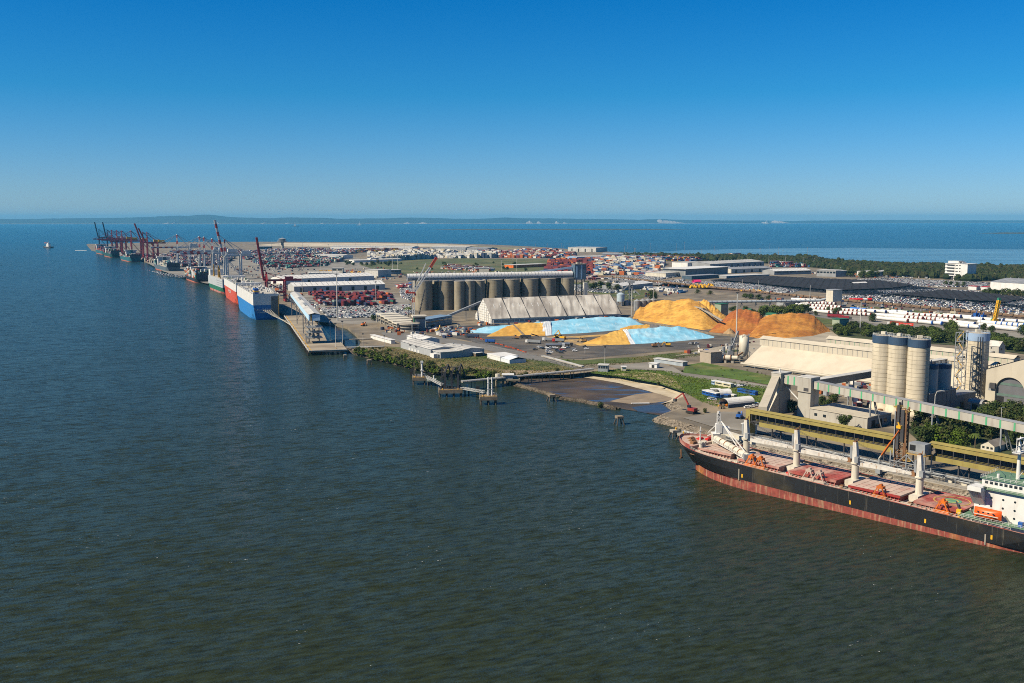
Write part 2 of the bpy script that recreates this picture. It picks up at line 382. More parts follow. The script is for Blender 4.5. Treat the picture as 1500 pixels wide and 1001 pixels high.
# ---- ground cover sheets, each a little above the last
grass_m = M('grass', (.075, .10, .022), .95, var=.35, scale=.06, patch=(.125, .105, .04), pscale=.03, pth=(.48, .62), bump=.3)
dry_m = M('dry_grass', (.15, .125, .06), .95, var=.3, scale=.05, patch=(.085, .095, .03), pscale=.03)
lush_m = M('lush_grass', (.07, .125, .014), .95, var=.35, scale=.08, patch=(.11, .12, .03), pscale=.04, pth=(.5,.65), bump=.3)
sand_m = M('reclaimed_sand', (.55, .48, .36), .95, var=.15, scale=.02, patch=(.40, .35, .26), pscale=.006)
conc_m = M('concrete_yard', (.25, .235, .205), .9, var=.16, scale=.05, patch=(.19, .175, .15), pscale=.015)
dirt_m = M('bare_dirt', (.28, .22, .15), .95, var=.25, scale=.08, patch=(.2, .17, .12), pscale=.04)
Zc = [GL]
def cover(name, px, mat):
    Zc[0] += .012; return sheet(name, px, mat, Zc[0])
cover('concrete_apron', [(432,440),(470,420),(560,425),(600,440),(600,470),(520,475),(470,472),(445,465)], conc_m)
cover('container_yard', [(215,385),(330,373),(500,372),(580,392),(560,412),(430,415),(400,430),(385,425),(300,415),(240,398)], conc_m)
cover('reclaimed_sand', [(372,359.5),(420,355.8),(560,356.4),(640,357.8),(700,360),(665,362.5),(540,361.5),(430,361.5)], sand_m)
cover('sand_flat', [(690,360.5),(780,364),(850,369),(790,368.5),(700,363.5)], M('sparse_scrub', (.22, .20, .11), .95, var=.25, scale=.02))
cover('grass_field', [(525,388),(600,380.5),(680,378.5),(760,380),(820,380),(860,398),(800,404),(600,404),(560,398)], M('field_grass', (.075, .095, .03), .95, var=.3, scale=.02, patch=(.12,.115,.045), pscale=.012))
cover('grass_strip', [(835,412),(900,418),(960,428),(930,442),(880,432),(835,424)], grass_m)
cover('rail_ballast', [(835,401),(900,406),(1000,417),(1100,427),(1250,441),(1500,465),(1700,485),(1700,491),(1500,470),(1250,446),(1100,432),(1000,421.5),(900,409.5),(835,404)], M('rail_ballast', (.14, .11, .085), .95, var=.3, scale=.05))
cover('verge_grass', [(1120,446),(1150,455),(1300,472),(1340,477),(1500,492),(1700,510),(1700,530),(1400,500),(1240,482),(1150,470),(1110,458)], grass_m)
cover('yard_grass', [(1260,448),(1400,460),(1500,470),(1700,490),(1700,496),(1500,476),(1380,466),(1258,452)], grass_m)
cover('access_road', [(1140,456),(1180,457.5),(1250,467.5),(1310,476.5),(1420,490),(1420,495),(1300,480.5),(1245,472.5),(1175,461),(1136,459)], M('road_asphalt', (.17, .165, .155), .85, var=.12, scale=.1))
for k in range(34):
    pass
cover('grain_yard', [(615,487),(668,478),(720,475),(905,466),(935,470),(1050,485),(1125,500),(1085,505),(1000,512),(900,521),(852,526),(818,525),(778,520),(735,512),(690,500),(650,492)], blanket)
cover('terminal_road', [(556,488),(566,486),(600,489),(640,494),(720,506),(790,522),(852,537),(838,540),(775,527),(690,508),(620,500),(585,502)], MATS['road_asphalt'])
cover('bank_scrub', [(517,515),(556,507),(590,509),(640,522),(700,530),(760,540),(748,552),(690,551),(640,545),(575,529)], dry_m)
cover('grass_lawn', [(632,523),(680,514),(740,524),(800,530),(845,541),(800,543),(735,541),(680,533)], grass_m)
cover('grass_lawn', [(800,524),(852,528),(940,522),(1090,506),(1090,514),(1000,522),(960,530),(900,532),(845,534)], grass_m)
cover('dirt_track', [(735,543),(850,543),(960,533),(1010,530),(960,540),(880,545),(840,548.5),(745,550)], dirt_m)
cover('gravel_lot', [(890,536),(960,530),(985,538),(980,543),(905,541)], conc_m)
cover('lush_grass', [(860,546),(905,541),(980,544),(1005,551),(1090,562),(1128,568),(1128,590),(1060,600),(1030,590),(1003,575),(965,562),(905,551)], lush_m)
cover('lush_grass', [(1004,535),(1030,531),(1130,551),(1135,565),(1060,553),(1000,546)], lush_m)
cover('gravel_road', [(962,538),(985,537),(1000,546),(1060,553.5),(1130,566),(1128,571),(1050,558),(985,549)], conc_m)
cover('dune_scrub', [(895,548),(950,545),(985,552),(1002,572),(960,559)], M('dune_scrub', (.19, .17, .06), .95, var=.45, scale=.12, patch=(.32,.26,.15), pscale=.07))
cover('compound_dirt', [(1030,589),(1060,585),(1110,592),(1140,600),(1120,612),(1060,612),(1020,605)], dirt_m)
cover('compound_road', [(1000,612),(1060,603),(1110,606),(1140,610),(1150,640),(1090,632),(1040,624)], conc_m)
cover('plant_yard', [(985,522),(1080,512),(1130,540),(1240,566),(1420,600),(1700,660),(1700,560),(1500,540),(1180,480),(1100,498)], M('dusty_yard', (.36, .32, .25), .92, var=.2, scale=.06))
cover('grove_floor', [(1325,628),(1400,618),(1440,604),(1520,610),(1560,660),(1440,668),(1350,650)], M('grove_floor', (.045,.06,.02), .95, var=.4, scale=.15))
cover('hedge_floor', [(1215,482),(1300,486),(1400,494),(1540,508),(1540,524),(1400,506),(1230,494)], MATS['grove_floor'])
cover('dark_lot', [(1040,410),(1110,405),(1200,409),(1290,412),(1330,418),(1420,428),(1510,440),(1640,455),(1640,472),(1500,455),(1400,446),(1320,437),(1220,430),(1150,424),(1050,416)], M('dark_bitumen', (.035, .036, .04), .85, var=.3, scale=.02))
cover('tube_yard', [(1165,456),(1260,450),(1400,464),(1500,475),(1640,490),(1640,510),(1500,500),(1420,496),(1330,481),(1250,470)], conc_m)
cover('lot_asphalt', [(880,414),(960,418),(1010,412),(1050,416),(1170,425),(1160,431),(1100,427),(1000,416),(900,406)], MATS['road_asphalt'])
# ---- lane lines and a kerb
b = MB()
for i in range(26):
    p = g(lerp(1150, 1400, i/26), tab([(1150,458),(1180,459.2),(1250,470),(1310,478.5),(1400,490)], lerp(1150, 1400, i/26))); q = g(lerp(1150, 1400, (i+.45)/26), tab([(1150,458),(1180,459.2),(1250,470),(1310,478.5),(1400,490)], lerp(1150, 1400, (i+.45)/26)))
    d = (q-p).normalized(); n = Vector((-d.y, d.x, 0))*.15; z = Vector((0,0,Zc[0]+.02-GL)); b.face([p-n+z, q-n+z, q+n+z, p+n+z])
struct(b.build('road_marking', white))
# ================================================================ FAR SHORE
hill_m = M('far_forest', (.03, .045, .03), .95, var=.25, scale=.002)
shore_m = M('far_sand', (.36, .33, .29), .9, var=.1, scale=.001)
def Ds(u): return tab([(-900,29000),(500,29500),(900,33000),(1500,40000),(2500,41000)], u)
rid = [(-900,321),(-300,320.5),(0,321.6),(60,321.2),(110,320.3),(180,319.8),(230,318.2),(255,316.8),(280,316.8),(310,315),(330,317.4),(345,318.9),(400,320.4),(430,319.2),(470,319.6),(500,321),(560,320.5),(600,319.4),(625,319.5),(660,320.8),(700,321.2),(740,319.2),(765,320.6),(800,320.4),(850,321.2),(900,321.6),(930,322.5),(960,321.3),(1000,322.6),(1060,323.4),(1120,323.6),(1160,324.2),(1200,323.4),(1260,323),(1310,322.6),(1380,323),(1500,323.3),(1900,322),(2600,322.5)]
rr = random.Random(3); rows = []
us = [-900 + 8*i for i in range(430)]
for t in (0, .02, .25, .5, .75, 1.0, 1.6):
    row = []
    for u in us:
        D0 = Ds(u); D = D0 + t*3200; x = (u - 750)/F*D
        top = (VH + F*H/D0 - tab(rid, u))*(D0 + 3200)/F - 5
        hgt = {0: 0, .02: 9}.get(t, max(12, top)*(sin(min(1, t)*pi/2)**.8)*(1 if t <= 1 else .7))
        if .1 < t < 1: hgt *= 1 + .18*sin(u*.11 + t*9) * (1-t) + rr.uniform(-.06, .06)
        if t == 1: hgt += rr.uniform(-5, 5)
        row.append((x, D, hgt))
    rows.append(row)
b = MB(); b.grid(rows[1:], 0); struct(b.build('island_hills', hill_m, smooth=True))
b = MB(); b.grid([[(x*.998, y*.998, .5) for x, y, z in rows[0]], [(x, y, 9) for x, y, z in rows[1]]]); struct(b.build('island_shore', shore_m))
def dune(u0, u1, v0, pk):
    v0 += .3*(VH + F*30/Ds(u0) - v0) if v0 < 323.5 else 0                  # bare sand blow-out on the island, highest at share pk of its width
    D = Ds((u0+u1)/2) - 60; b = MB(); n = 22; r0, r1, r2 = [], [], []
    for i in range(n+1):
        t = i/n; u = lerp(u0, u1, t); x = (u-750)/F*D; e = (1 - abs(t-pk)/(pk if t < pk else 1-pk))**.7
        h = max(2, (VH + F*H/D - v0)*D/F*e*rr.uniform(.75, 1.1))
        r0.append((x, D, 1)); r1.append((x, D+300, h*.8)); r2.append((x, D+700, h))
    b.grid([r0, r1, r2]); struct(b.build('sand_dune', shore_m))
for a in [(236,250,325.8,.6),(250,257,325,.8),(311,323,324.6,.5),(322,350,327,.5),(381,389,325.4,.7),(416,425,326,.5),(468,476,326,.5),(492,500,326,.4),(576,584,326,.5),(586,603,325.4,.6),(605,628,325.3,.6),(768,782,323.6,.6),(784,794,324,.6),(812,820,324,.5),(822,832,325.6,.5),(962,1006,320.6,.12),(1115,1125,325.4,.6),(1128,1158,322.8,.4)]: dune(*a)
# low mangrove islands out in the bay
def islet(px, hgt):
    b = MB(); n = 60; r = [[], [], [], []]
    for i in range(n+1):
        t = i/n; u = lerp(px[0], px[1], t); e = min(1, sin(pi*min(max(t, .001), .999))*2.2)
        a = at(u, px[2]); D = a.y; w = 260*e + 10
        for k, (dy, z) in enumerate(((-w, 0), (-w*.9, hgt*e*rr.uniform(.7, 1)), (w, hgt*e*rr.uniform(.8, 1.1)), (w*1.1, 0))): r[k].append((a.x*(D+dy)/D, D+dy, z))
    b.grid(r); struct(b.build('low_island', M('mangrove_far', (.055, .06, .025), .95, var=.3, scale=.01)))
islet((630, 1012, 336.6), 7); islet((1430, 1700, 342), 4)
flat_m = water_material('shallow_water', (.03, .06, .075), (.03, .06, .075), amp=1.0, rough=.1, flat=(.0016, .009, 1.0))
sheet('tidal_flat', [(930,371),(1010,366.5),(1120,364.6),(1250,363.2),(1400,365),(1560,366),(1900,366),(1900,398),(1500,394),(1290,389),(1215,384),(1190,379),(1000,377)], flat_m, .06)
sheet('mud_bar', [(1190,378),(1215,382),(1300,387.4),(1400,389.4),(1530,391.5),(1530,390),(1400,388),(1310,385.4),(1240,381.5)], M('grey_mud', (.10, .10, .10), .4, var=.3, scale=.01), .1)
# ================================================================ HAZE
b = MB(); b.box(-31000, 31000, -2000, 47000, -2, 330)
hz = stuff(b.build('haze', [])); hm = bpy.data.materials.new('haze'); hm.use_nodes = True; t = hm.node_tree
t.nodes.remove(t.nodes['Principled BSDF']); pv = t.nodes.new('ShaderNodeVolumePrincipled'); pv.inputs['Density'].default_value = 2.8e-5
pv.inputs['Color'].default_value = (.11, .47, .82, 1); pv.inputs['Anisotropy'].default_value = 0.0
t.links.new(pv.outputs[0], t.nodes['Material Output'].inputs['Volume']); hz.data.materials.append(hm)
# ================================================================ CEMENT WORKS (right)
RZ = atan2(AX.y, AX.x)                     # local x runs along the berth towards the right, local y inland
INL = Vector((.789, .614, 0))
def part(b, name, mat, par, **k): return b.build(name, mat, par, **k)
def rail(b, pts, h=1.1, step=2.5, r=.05, m=0):
    for p, q in zip(pts, pts[1:]):
        p, q = Vector(p), Vector(q); b.bar(p+Vector((0,0,h)), q+Vector((0,0,h)), r*1.6, m=m); b.bar(p+Vector((0,0,h*.5)), q+Vector((0,0,h*.5)), r*1.2, m=m)
        n = max(1, int((q-p).length/step))
        for i in range(n+1):
            c = p.lerp(q, i/n); b.bar(c, c+Vector((0,0,h)), r*1.6, m=m)
def truss(b, p, q, w, h, n=8, r=.18, m=0):    # box truss from p to q
    p, q = Vector(p), Vector(q); d = (q-p).normalized(); s = d.cross(Vector((0,0,1)))
    if s.length < .01: s = Vector((1,0,0))
    s.normalize(); u = s.cross(d).normalized(); c = [(sx*w/2, sz*h/2) for sx, sz in ((-1,-1),(1,-1),(1,1),(-1,1))]
    P = lambda i, k: p.lerp(q, i/n) + s*c[k][0] + u*c[k][1]
    for k in range(4): b.bar(P(0,k), P(n,k), r*1.5, m=m)
    for i in range(n+1):
        for k in range(4):
            b.bar(P(i,k), P(i,(k+1)%4), r, m=m)
            if i < n: b.bar(P(i,k), P(i+1,(k+1)%4) if (i+k) % 2 else P(i+1,k) , r, m=m)
            if i < n: b.bar(P(i,k) if i % 2 else P(i,(k+1)%4), P(i+1,(k+1)%4) if i % 2 else P(i+1,k), r, m=m)

# --- big clinker shed
c0 = g(1092, 537)
t = thing('storage_shed', 'huge beige clinker shed with long smooth sloping roof beside the three silos', 'shed', c0, RZ)
L_, w_, hr, he = 196, 25, 17.5, 3.4
b = MB(); b.box(0, L_, 0, 2*w_, 0, he); part(b, 'wall', beigewall, t)
b = MB(); n = 30
b.grid([[(L_*i/n - 1, -1, he-.2) for i in range(n+1)], [(L_*i/n - 1, w_*.5, lerp(he, hr, .5)+.2) for i in range(n+1)], [(L_*i/n - 1, w_, hr) for i in range(n+1)], [(L_*i/n - 1, 2*w_+1, he-.2) for i in range(n+1)]])
b.face([(-1,-1,he-.2), (-1,w_,hr), (-1,2*w_+1,he-.2)]); b.face([(L_-1,-1,he-.2), (L_-1,2*w_+1,he-.2), (L_-1,w_,hr)])
part(b, 'roof', M('smooth_beige_roof', (.56, .50, .40), .8, var=.07, scale=.05, streak=(.47, .41, .32), sscale=(.12, .12, .12), sth=(.45, .75)), t)
def monitor(x0, x1, y, z, h, w, nm):
    b = MB(); b.box(x0, x1, y, y+w, z, z+h); b.face([(x0-.5,y-.6,z+h), (x1+.5,y-.6,z+h), (x1+.5,y+w/2,z+h+2.2), (x0-.5,y+w/2,z+h+2.2)]); b.face([(x0-.5,y+w/2,z+h+2.2), (x1+.5,y+w/2,z+h+2.2), (x1+.5,y+w+.6,z+h), (x0-.5,y+w+.6,z+h)])
    b.face([(x0,y,z+h), (x0,y+w/2,z+h+2.1), (x0,y+w,z+h)])
    o = part(b, 'roof_monitor', beige, t)
    k = int((x1-x0)/4.2)
    for i in range(1, k):
        r = MB(); x = lerp(x0, x1, i/k); r.box(x-.1, x+.1, y-.12, y-.02, z+.4, z+h-.3); q = part(r, 'panel_joint', greysteel if nm else stripegreen, o)
monitor(-3, 190, w_-4, hr-2.2, 5.4, 9, 1)
monitor(42, 190, w_+22, hr-3, 8.5, 9, 0)
b = MB(); b.cyl((-2,-3.2,2.6), (165,-3.2,2.6), .9, n=8)
for i in range(14): b.bar((i*12,-3.2,0), (i*12,-3.2,1.8), .3)
part(b, 'duct', beige, t)
b = MB(); b.box(-1, 190, -1.25, -1.15, he-.9, he-.35); part(b, 'gutter', greysteel, t)

# --- three clinker silos
def silo(u, v, vt, rad, label, group=None, band=bandblue, bandh=4.6, name='cement_silo', railc=white, cat='silo'):
    p = g(u, v); z = zt(p, vt) - GL; p = p + Vector((p.x, p.y, 0)).normalized()*rad
    t = thing(name, label, cat, p, random.uniform(0,3), group)
    b = MB(); b.lathe(0, 0, [(rad+.5,0),(rad+.5,3.2),(rad,3.3)] + [(rad,3.3+(z-bandh-3.3)*i/8) for i in range(1,9)], 40); part(b, 'shell', siloc, t, smooth=True)
    for i in range(1, 15):
        b = MB(); zz = 3.3 + (z-bandh-3.3)*i/15; b.lathe(0, 0, [(rad,zz-.09),(rad+.05,zz-.05),(rad+.05,zz+.05),(rad,zz+.09)], 40); part(b, 'pour_joint', concdark, t)
    b = MB(); b.lathe(0, 0, [(rad+.25,z-bandh),(rad+.3,z-.2),(rad+.3,z),(rad-.2,z),(rad-.2,z-.6)], 40); part(b, 'roof_band', band, t, smooth=False)
    b = MB(); b.lathe(0, 0, [(rad,z-.5),(.01,z+.5)], 40); part(b, 'roof', concrete, t)
    b = MB(); n = 22
    for i in range(n):
        a0, a1 = 2*pi*i/n, 2*pi*(i+1)/n; q0, q1 = (rad*cos(a0), rad*sin(a0)), (rad*cos(a1), rad*sin(a1))
        b.bar((*q0,z), (*q0,z+1.2), .1); b.bar((*q0,z+1.15), (*q1,z+1.15), .12); b.bar((*q0,z+.6), (*q1,z+.6), .08)
    part(b, 'railing', railc, t); b = MB(); b.box(-1.6, 1.2, -1, 1, z+.5, z+2.2); part(b, 'roof_hatch', offwhite, t)
    return t, p, z
S1 = silo(1289, 604, 492.5, 6.1, 'tall beige concrete silo with navy top band, farthest left of a touching row of three')
S2 = silo(1312, 607.5, 495, 6.1, 'tall beige concrete silo with navy top band, middle of a touching row of three')
S3 = silo(1341, 611, 498.5, 6.3, 'tall beige concrete silo with navy top band, rightmost of a touching row of three')
t4, p4, z4 = silo(1427, 588, 489, 7.0, 'lone tall concrete silo with pale blue top band and pipes down its face', band=paleblue, bandh=5)
t4.rotation_euler = (0, 0, 0)
b = MB()
for a in (-2.0, -1.8, -1.62): b.bar((7.3*cos(a), 7.3*sin(a), 0), (7.3*cos(a), 7.3*sin(a), z4-2), .3)
for k in range(5):
    b.bar((7.2*cos(-2.0), 7.2*sin(-2.0), 8+k*7), (7.2*cos(-1.62), 7.2*sin(-1.62), 6+k*7), .35)
part(b, 'riser_pipe', darksteel, t4)
b = MB(); b.bar((1,0,z4), (1,0,z4+11), .22); part(b, 'mast', white, t4)
# stair tower beside the lone silo
tp = g(1395, 590)
t = thing('stair_tower', 'grey steel stair tower with yellow handrails beside the pale blue topped silo', 'stair tower', tp, RZ)
hs = zt(tp, 487) - GL
b = MB()
for x in (0, 5):
    for y in (0, 5): b.bar((x,y,0), (x,y,hs), .38)
for k in range(9):
    z = hs*k/8
    for p, q in (((0,0),(5,0)), ((5,0),(5,5)), ((5,5),(0,5)), ((0,5),(0,0))): b.bar((*p,z), (*q,z), .25)
    if k < 8: b.bar((0,0,z), (5,0,z+hs/8), .16); b.bar((0,0,z), (0,5,z+hs/8), .16); b.bar((5,5,z), (0,5,z+hs/8), .16)
part(b, 'frame', greysteel, t)
for k in range(8):
    z = hs*k/8; b = MB(); s = k % 2; b.bar((.6 if s else 4.4, 1.5, z+.3), (4.4 if s else .6, 1.5, z+hs/8), 1.1, .25); part(b, 'stair_flight', greysteel, t)
    b = MB(); b.bar((.6 if s else 4.4, .9, z+1.3), (4.4 if s else .6, .9, z+hs/8+1), .2); b.bar((.6 if s else 4.4, .9, z+.9), (4.4 if s else .6, .9, z+hs/8+.6), .16); part(b, 'handrail', brightyellow, t)
    b = MB(); b.box(0, 5, 0, 1.6, z+hs/8-.3, z+hs/8-.15); part(b, 'landing', concrete, t)
# --- silo-side plant building with two bins
pb = S3[1] + AX*9.5 + INL*-1; pb.z = GL
t = thing('plant_building', 'tall dark grey clad building standing in the shade of the silos', 'building', pb, RZ)
b = MB(); b.box(-14, -2.5, 3, 34, 0, 13.5); b.box(-12, -2.5, 34.1, 58, 0, 9); part(b, 'wall', M('shade_grey_cladding', (.16, .165, .18), .6, var=.1), t)  # shade on the side that shows is put into the cladding grey
b = MB(); b.box(-14.3, -2.2, 2.7, 34.3, 13.5, 14); b.box(-12.3, -2.2, 34.35, 58.3, 9, 9.5); part(b, 'roof', roofgrey, t)
for y in (8, 20, 42): b = MB(); b.box(-2.47, -2.4, y-2, y+2, .1, 4.8); part(b, 'door', black, t)
b = MB()
for y in (8, 13, 18, 23, 28): b.box(-2.48, -2.4, y-.06, y+.06, 5, 13)
part(b, 'cladding_joint', darksteel, t)
for i, (x, y, r, h, lab) in enumerate([(-7.6, 12, 4.4, 16, 'grey steel bin with navy rim on the dark plant building, nearer the three silos'), (-7.6, 27, 4.6, 15, 'grey steel bin with blue rim on the dark plant building, nearer the stair tower')]):
    q = pb + AX*x + INL*y; q.z = GL + 14.02
    t2 = thing('steel_bin', lab, 'bin', q, RZ, 'steel bins on the plant building')
    b = MB(); b.lathe(0, 0, [(r,0),(r,h)], 24); part(b, 'shell', M('bin_grey', (.36,.37,.38), .5, var=.1), t2, smooth=True)
    b = MB(); b.lathe(0, 0, [(r+.1,h-2.4),(r+.1,h),(.01,h+.6)], 24); part(b, 'rim', bandblue, t2)
    b = MB()
    for k in range(6): b.cyl((r*.6*cos(k), r*.6*sin(k), h+.2), (r*.6*cos(k), r*.6*sin(k), h+1.4+k%3*.5), .35, n=6)
    rail(b, [(r*cos(k*pi/4), r*sin(k*pi/4), h) for k in range(9)], 1.1, 2)
    part(b, 'roof_fittings', greysteel, t2)
b = MB()
rr2 = random.Random(5)
for k in range(46):
    x, y = rr2.uniform(-13, -4), rr2.uniform(4, 33)
    b.cyl((x,y,14), (x,y,14+rr2.uniform(.6, 2)), rr2.uniform(.15,.5), n=6)
rail(b, [(-14,3,14), (-2.6,3,14), (-2.6,34,14)], 1.2, 2.5)
part(b, 'roof_vents', offwhite, t) if False else part(b, 'roof_vents', offwhite, bpy.data.objects['plant_building'])
# --- transfer towers
pA = g(1142, 606); pB = g(1186, 613)
zA = zt(pA, 548) - GL; zB = zt(pB, 555) - GL
t = thing('transfer_tower', 'beige grey clad transfer tower carrying the slanting chute gallery', 'transfer tower', pA, RZ)
b = MB(); b.box(-7, 0, 0, 10, 0, zA); part(b, 'wall', beigewall, t)
b = MB(); b.box(-7.3, .3, -.3, 10.3, zA, zA+.4); part(b, 'roof', roofwhite, t)
_e = at(1117, 602, 16) - pA; _e = Vector((_e.dot(AX), _e.dot(INL), _e.z))
b = MB(); b.bar((-3.5,-.4,zA-4), _e, 4.6, 4.6); part(b, 'chute_gallery', beige, t)
b = MB(); b.face([(-6.9,-.1,0), (-6.9,-12,0), (-6.9,-.1,zA-9)]); b.face([(-.3,-.1,0), (-.3,-.1,zA-9), (-.3,-12,0)]); b.face([(-6.9,-12,0), (-.3,-12,0), (-.3,-.1,zA-9), (-6.9,-.1,zA-9)]); part(b, 'skirt', beige, t)
b = MB(); b.cyl((-3,3,zA+.4), (-3,3,zA+2.6), .4, n=8); part(b, 'vent', white, t)
dAB = (pB - pA); lx = dAB.dot(AX); ly = dAB.dot(INL)
b = MB(); b.box(.03, lx-9.1, 2.5, 7.5, zA-6.2, zA-.9); part(b, 'link_gallery', beigewall, t)
for i in range(2):
    b = MB(); x = lerp(1.2, lx-10, (i+.5)/2); b.box(x-.5, x+.5, 2.42, 2.49, zA-6.1, zA-1); part(b, 'green_stripe', stripegreen, t)
b = MB(); b.bar((.2,5,zA-8), (lx-9,5,zA-16), .6); part(b, 'brace', white, t)
t = thing('transfer_tower', 'boxy beige grey transfer tower where the green striped gallery begins', 'transfer tower', pB, RZ)
b = MB(); b.box(-9, -.25, .3, 8.6, 0, zB-8.6); b.box(-9.4, 0, 0, 9, zB-8.6, zB); part(b, 'wall', beigewall, t)
b = MB(); b.box(-9.6, .2, -.2, 9.2, zB, zB+.4); part(b, 'roof', roofwhite, t)
b = MB(); b.box(-5, -1.6, -.09, -.02, zB-8, zB-6); part(b, 'vent', darksteel, t)
b = MB(); b.box(-9.4, 0, -.06, 0.28, zB-8.95, zB-8.62); part(b, 'floor_edge', darksteel, t)
# green striped gallery
t = thing('conveyor_gallery', 'long beige conveyor gallery with green stripes on steel trestles', 'conveyor', pB, RZ)
Lg = 190; z0, z1 = zt(pB, 559.5) - GL, zt(pB, 559.5) - GL - 9.0
b = MB(); b.hexa([(.05,2.2,z0-4.4),(Lg,2.2,z1-4.4),(Lg,6.4,z1-4.4),(.05,6.4,z0-4.4),(.05,2.2,z0),(Lg,2.2,z1),(Lg,6.4,z1),(.05,6.4,z0)]); part(b, 'cladding', beigewall, t)
b = MB(); b.hexa([(.05,2,z0),(Lg,2,z1),(Lg,6.6,z1),(.05,6.6,z0),(.05,2,z0+.25),(Lg,2,z1+.25),(Lg,6.6,z1+.25),(.05,6.6,z0+.25)]); part(b, 'roof', roofgrey, t)
for i in range(26):
    x = 3 + i*7.2; zz = lerp(z0, z1, x/Lg); b = MB(); b.hexa([(x,2.1,zz-4.35),(x+.9,2.1,zz-4.35),(x+.9,2.18,zz-4.35),(x,2.18,zz-4.35),(x,2.1,zz-.05),(x+.9,2.1,zz-.05),(x+.9,2.18,zz-.05),(x,2.18,zz-.05)]); part(b, 'green_stripe', stripegreen, t)
for x in (38, 75, 112, 150):
    zz = lerp(z0, z1, x/Lg) - 4.45; b = MB()
    b.cyl((x,2.6,0), (x,2.6,zz), .45, n=10); b.bar((x+.5,9.5,0), (x,6,zz), .45); b.bar((x+3,9.5,0), (x+.4,6,zz), .45)
    for k in range(6): b.bar((x+.5,9.5-3.5*k/6,zz*k/6), (x+3-2.6*(k+1)/6,9.5-3.5*(k+1)/6,zz*(k+1)/6), .16)
    part(b, 'trestle', greysteel, t)
# inland gallery from tower B to the roof head house
t = thing('conveyor_gallery', 'grey sided inland gallery running behind the silos to the head house', 'conveyor', pB, RZ)
zi = 17.3
b = MB(); b.box(-8, -3.4, 9.05, 226, zi, zi+4); part(b, 'cladding', M('dark_grey_cladding', (.17, .175, .18), .6, var=.1), t)
b = MB(); b.box(-8.4, -3, 9.05, 226, zi+4.02, zi+4.35); part(b, 'roof', roofwhite, t)
for y in (50, 95, 140, 185):
    b = MB(); b.bar((-7.5,y,0), (-7.5,y,zi), .6); b.bar((-4,y,0), (-4,y,zi), .6); b.bar((-7.5,y,2), (-4,y,zi-2), .3); part(b, 'trestle', greysteel, t)
ph = pB + AX*-3 + INL*226.2
t = thing('head_house', 'gabled grey head house on the shed at the end of the inland gallery', 'tower', ph, RZ)
b = MB(); b.box(-7, 3, 0, 9, 0, zi+8); b.face([(-7,0,zi+8), (3,0,zi+8), (3,4.5,zi+11.5), (-7,4.5,zi+11.5)]) if False else None
b.face([(3,0,zi+8), (3,9,zi+8), (3,4.5,zi+11.3)]); b.face([(-7,0,zi+8), (-7,4.5,zi+11.3), (-7,9,zi+8)]); part(b, 'wall', beigewall, t)
b = MB(); b.face([(-7.4,-.4,zi+7.9), (3.4,-.4,zi+7.9), (3.4,4.5,zi+11.6), (-7.4,4.5,zi+11.6)]); b.face([(-7.4,4.5,zi+11.6), (3.4,4.5,zi+11.6), (3.4,9.4,zi+7.9), (-7.4,9.4,zi+7.9)]); part(b, 'roof', roofwhite, t)
b = MB(); b.box(3.02, 3.1, 3, 5, zi+5, zi+6.5); b.box(-3, -2, -.1, -.02, zi+6, zi+7); part(b, 'window', glass, t)
# --- arched store
pa = g(1442, 591)
t = thing('arched_store', 'beige store with a giant dark arched doorway in its end wall', 'building', pa, RZ)
ws, hl, hp = 46, zt(pa, 541) - GL, zt(pa, 541) - GL + 9
b = MB(); n = 20; cx, R = 15.5, 9.2; zc = 9.5         # gable wall with the arch left open
out = [(0,0),(0,hl),(ws/2,hp),(ws,hl),(ws,0)]
arch = [(cx+R,0),(cx+R,zc)] + [(cx+R*cos(pi*i/n), zc+R*sin(pi*i/n)) for i in range(1,n)] + [(cx-R,zc),(cx-R,0)]
poly = [(x,0,z) for x, z in out + arch]; b.face(poly); b.face([(x,40,z) for x, z in reversed(out)])
for (x0,z0_),(x1,z1_) in zip(arch, arch[1:]): b.face([(x0,0,z0_),(x1,0,z1_),(x1,1.6,z1_),(x0,1.6,z0_)])
b.face([(0,0,0),(0,0,hl),(0,40,hl),(0,40,0)]); b.face([(ws,0,0),(ws,40,0),(ws,40,hl),(ws,0,hl)]); part(b, 'wall', beige, t)
b = MB(); b.face([(x,1.55,z) for x, z in arch]); dr = part(b, 'arch_door', M('arch_door_grey', (.13, .135, .15), .6, var=.12), t)
for zz in (6.2, 13.2):
    w2 = R if zz < zc else sqrt(R*R-(zz-zc)**2); b = MB(); b.box(cx-w2+.1, cx+w2-.1, 1.4, 1.5, zz, zz+1.6); part(b, 'green_band', M('faded_green', (.10, .16, .14), .7), dr)
b = MB(); b.box(cx-R+.4, cx-R+5, 1.38, 1.5, 0, 5.8); part(b, 'doorway', black, dr)
b = MB(); b.box(cx-R-3, cx-R+.5, -1.8, -.05, 10.5, 14); part(b, 'hood', darksteel, t)
b = MB(); b.box(28, 34, -1.2, -.05, 16.5, 18.5); part(b, 'canopy', MATS['faded_green'], t)
b = MB(); b.box(29, 33, -.1, -.03, 19, 24); b.box(2, 5, -.1, -.03, 9, 13); part(b, 'louvre', greysteel, t)
b = MB(); b.box(36, 44, -.08, -.02, 0, 8); part(b, 'doorway', black, t)
b = MB(); b.face([(-.5,-.5,hl),(ws/2,-.5,hp+.2),(ws/2,40.5,hp+.2),(-.5,40.5,hl)]); b.face([(ws/2,-.5,hp+.2),(ws+.5,-.5,hl),(ws+.5,40.5,hl),(ws/2,40.5,hp+.2)]); part(b, 'roof', M('rubbly_roof', (.38, .34, .27), .95, var=.4, scale=.5), t)
b = MB()
for k in range(22):
    x = 1 + k*.9; b.cyl((x, 2+k%3, hl+x*.3), (x+.4, 2+k%3, hl+x*.3+1.8), .45, n=7)
part(b, 'roof_vents', offwhite, t)
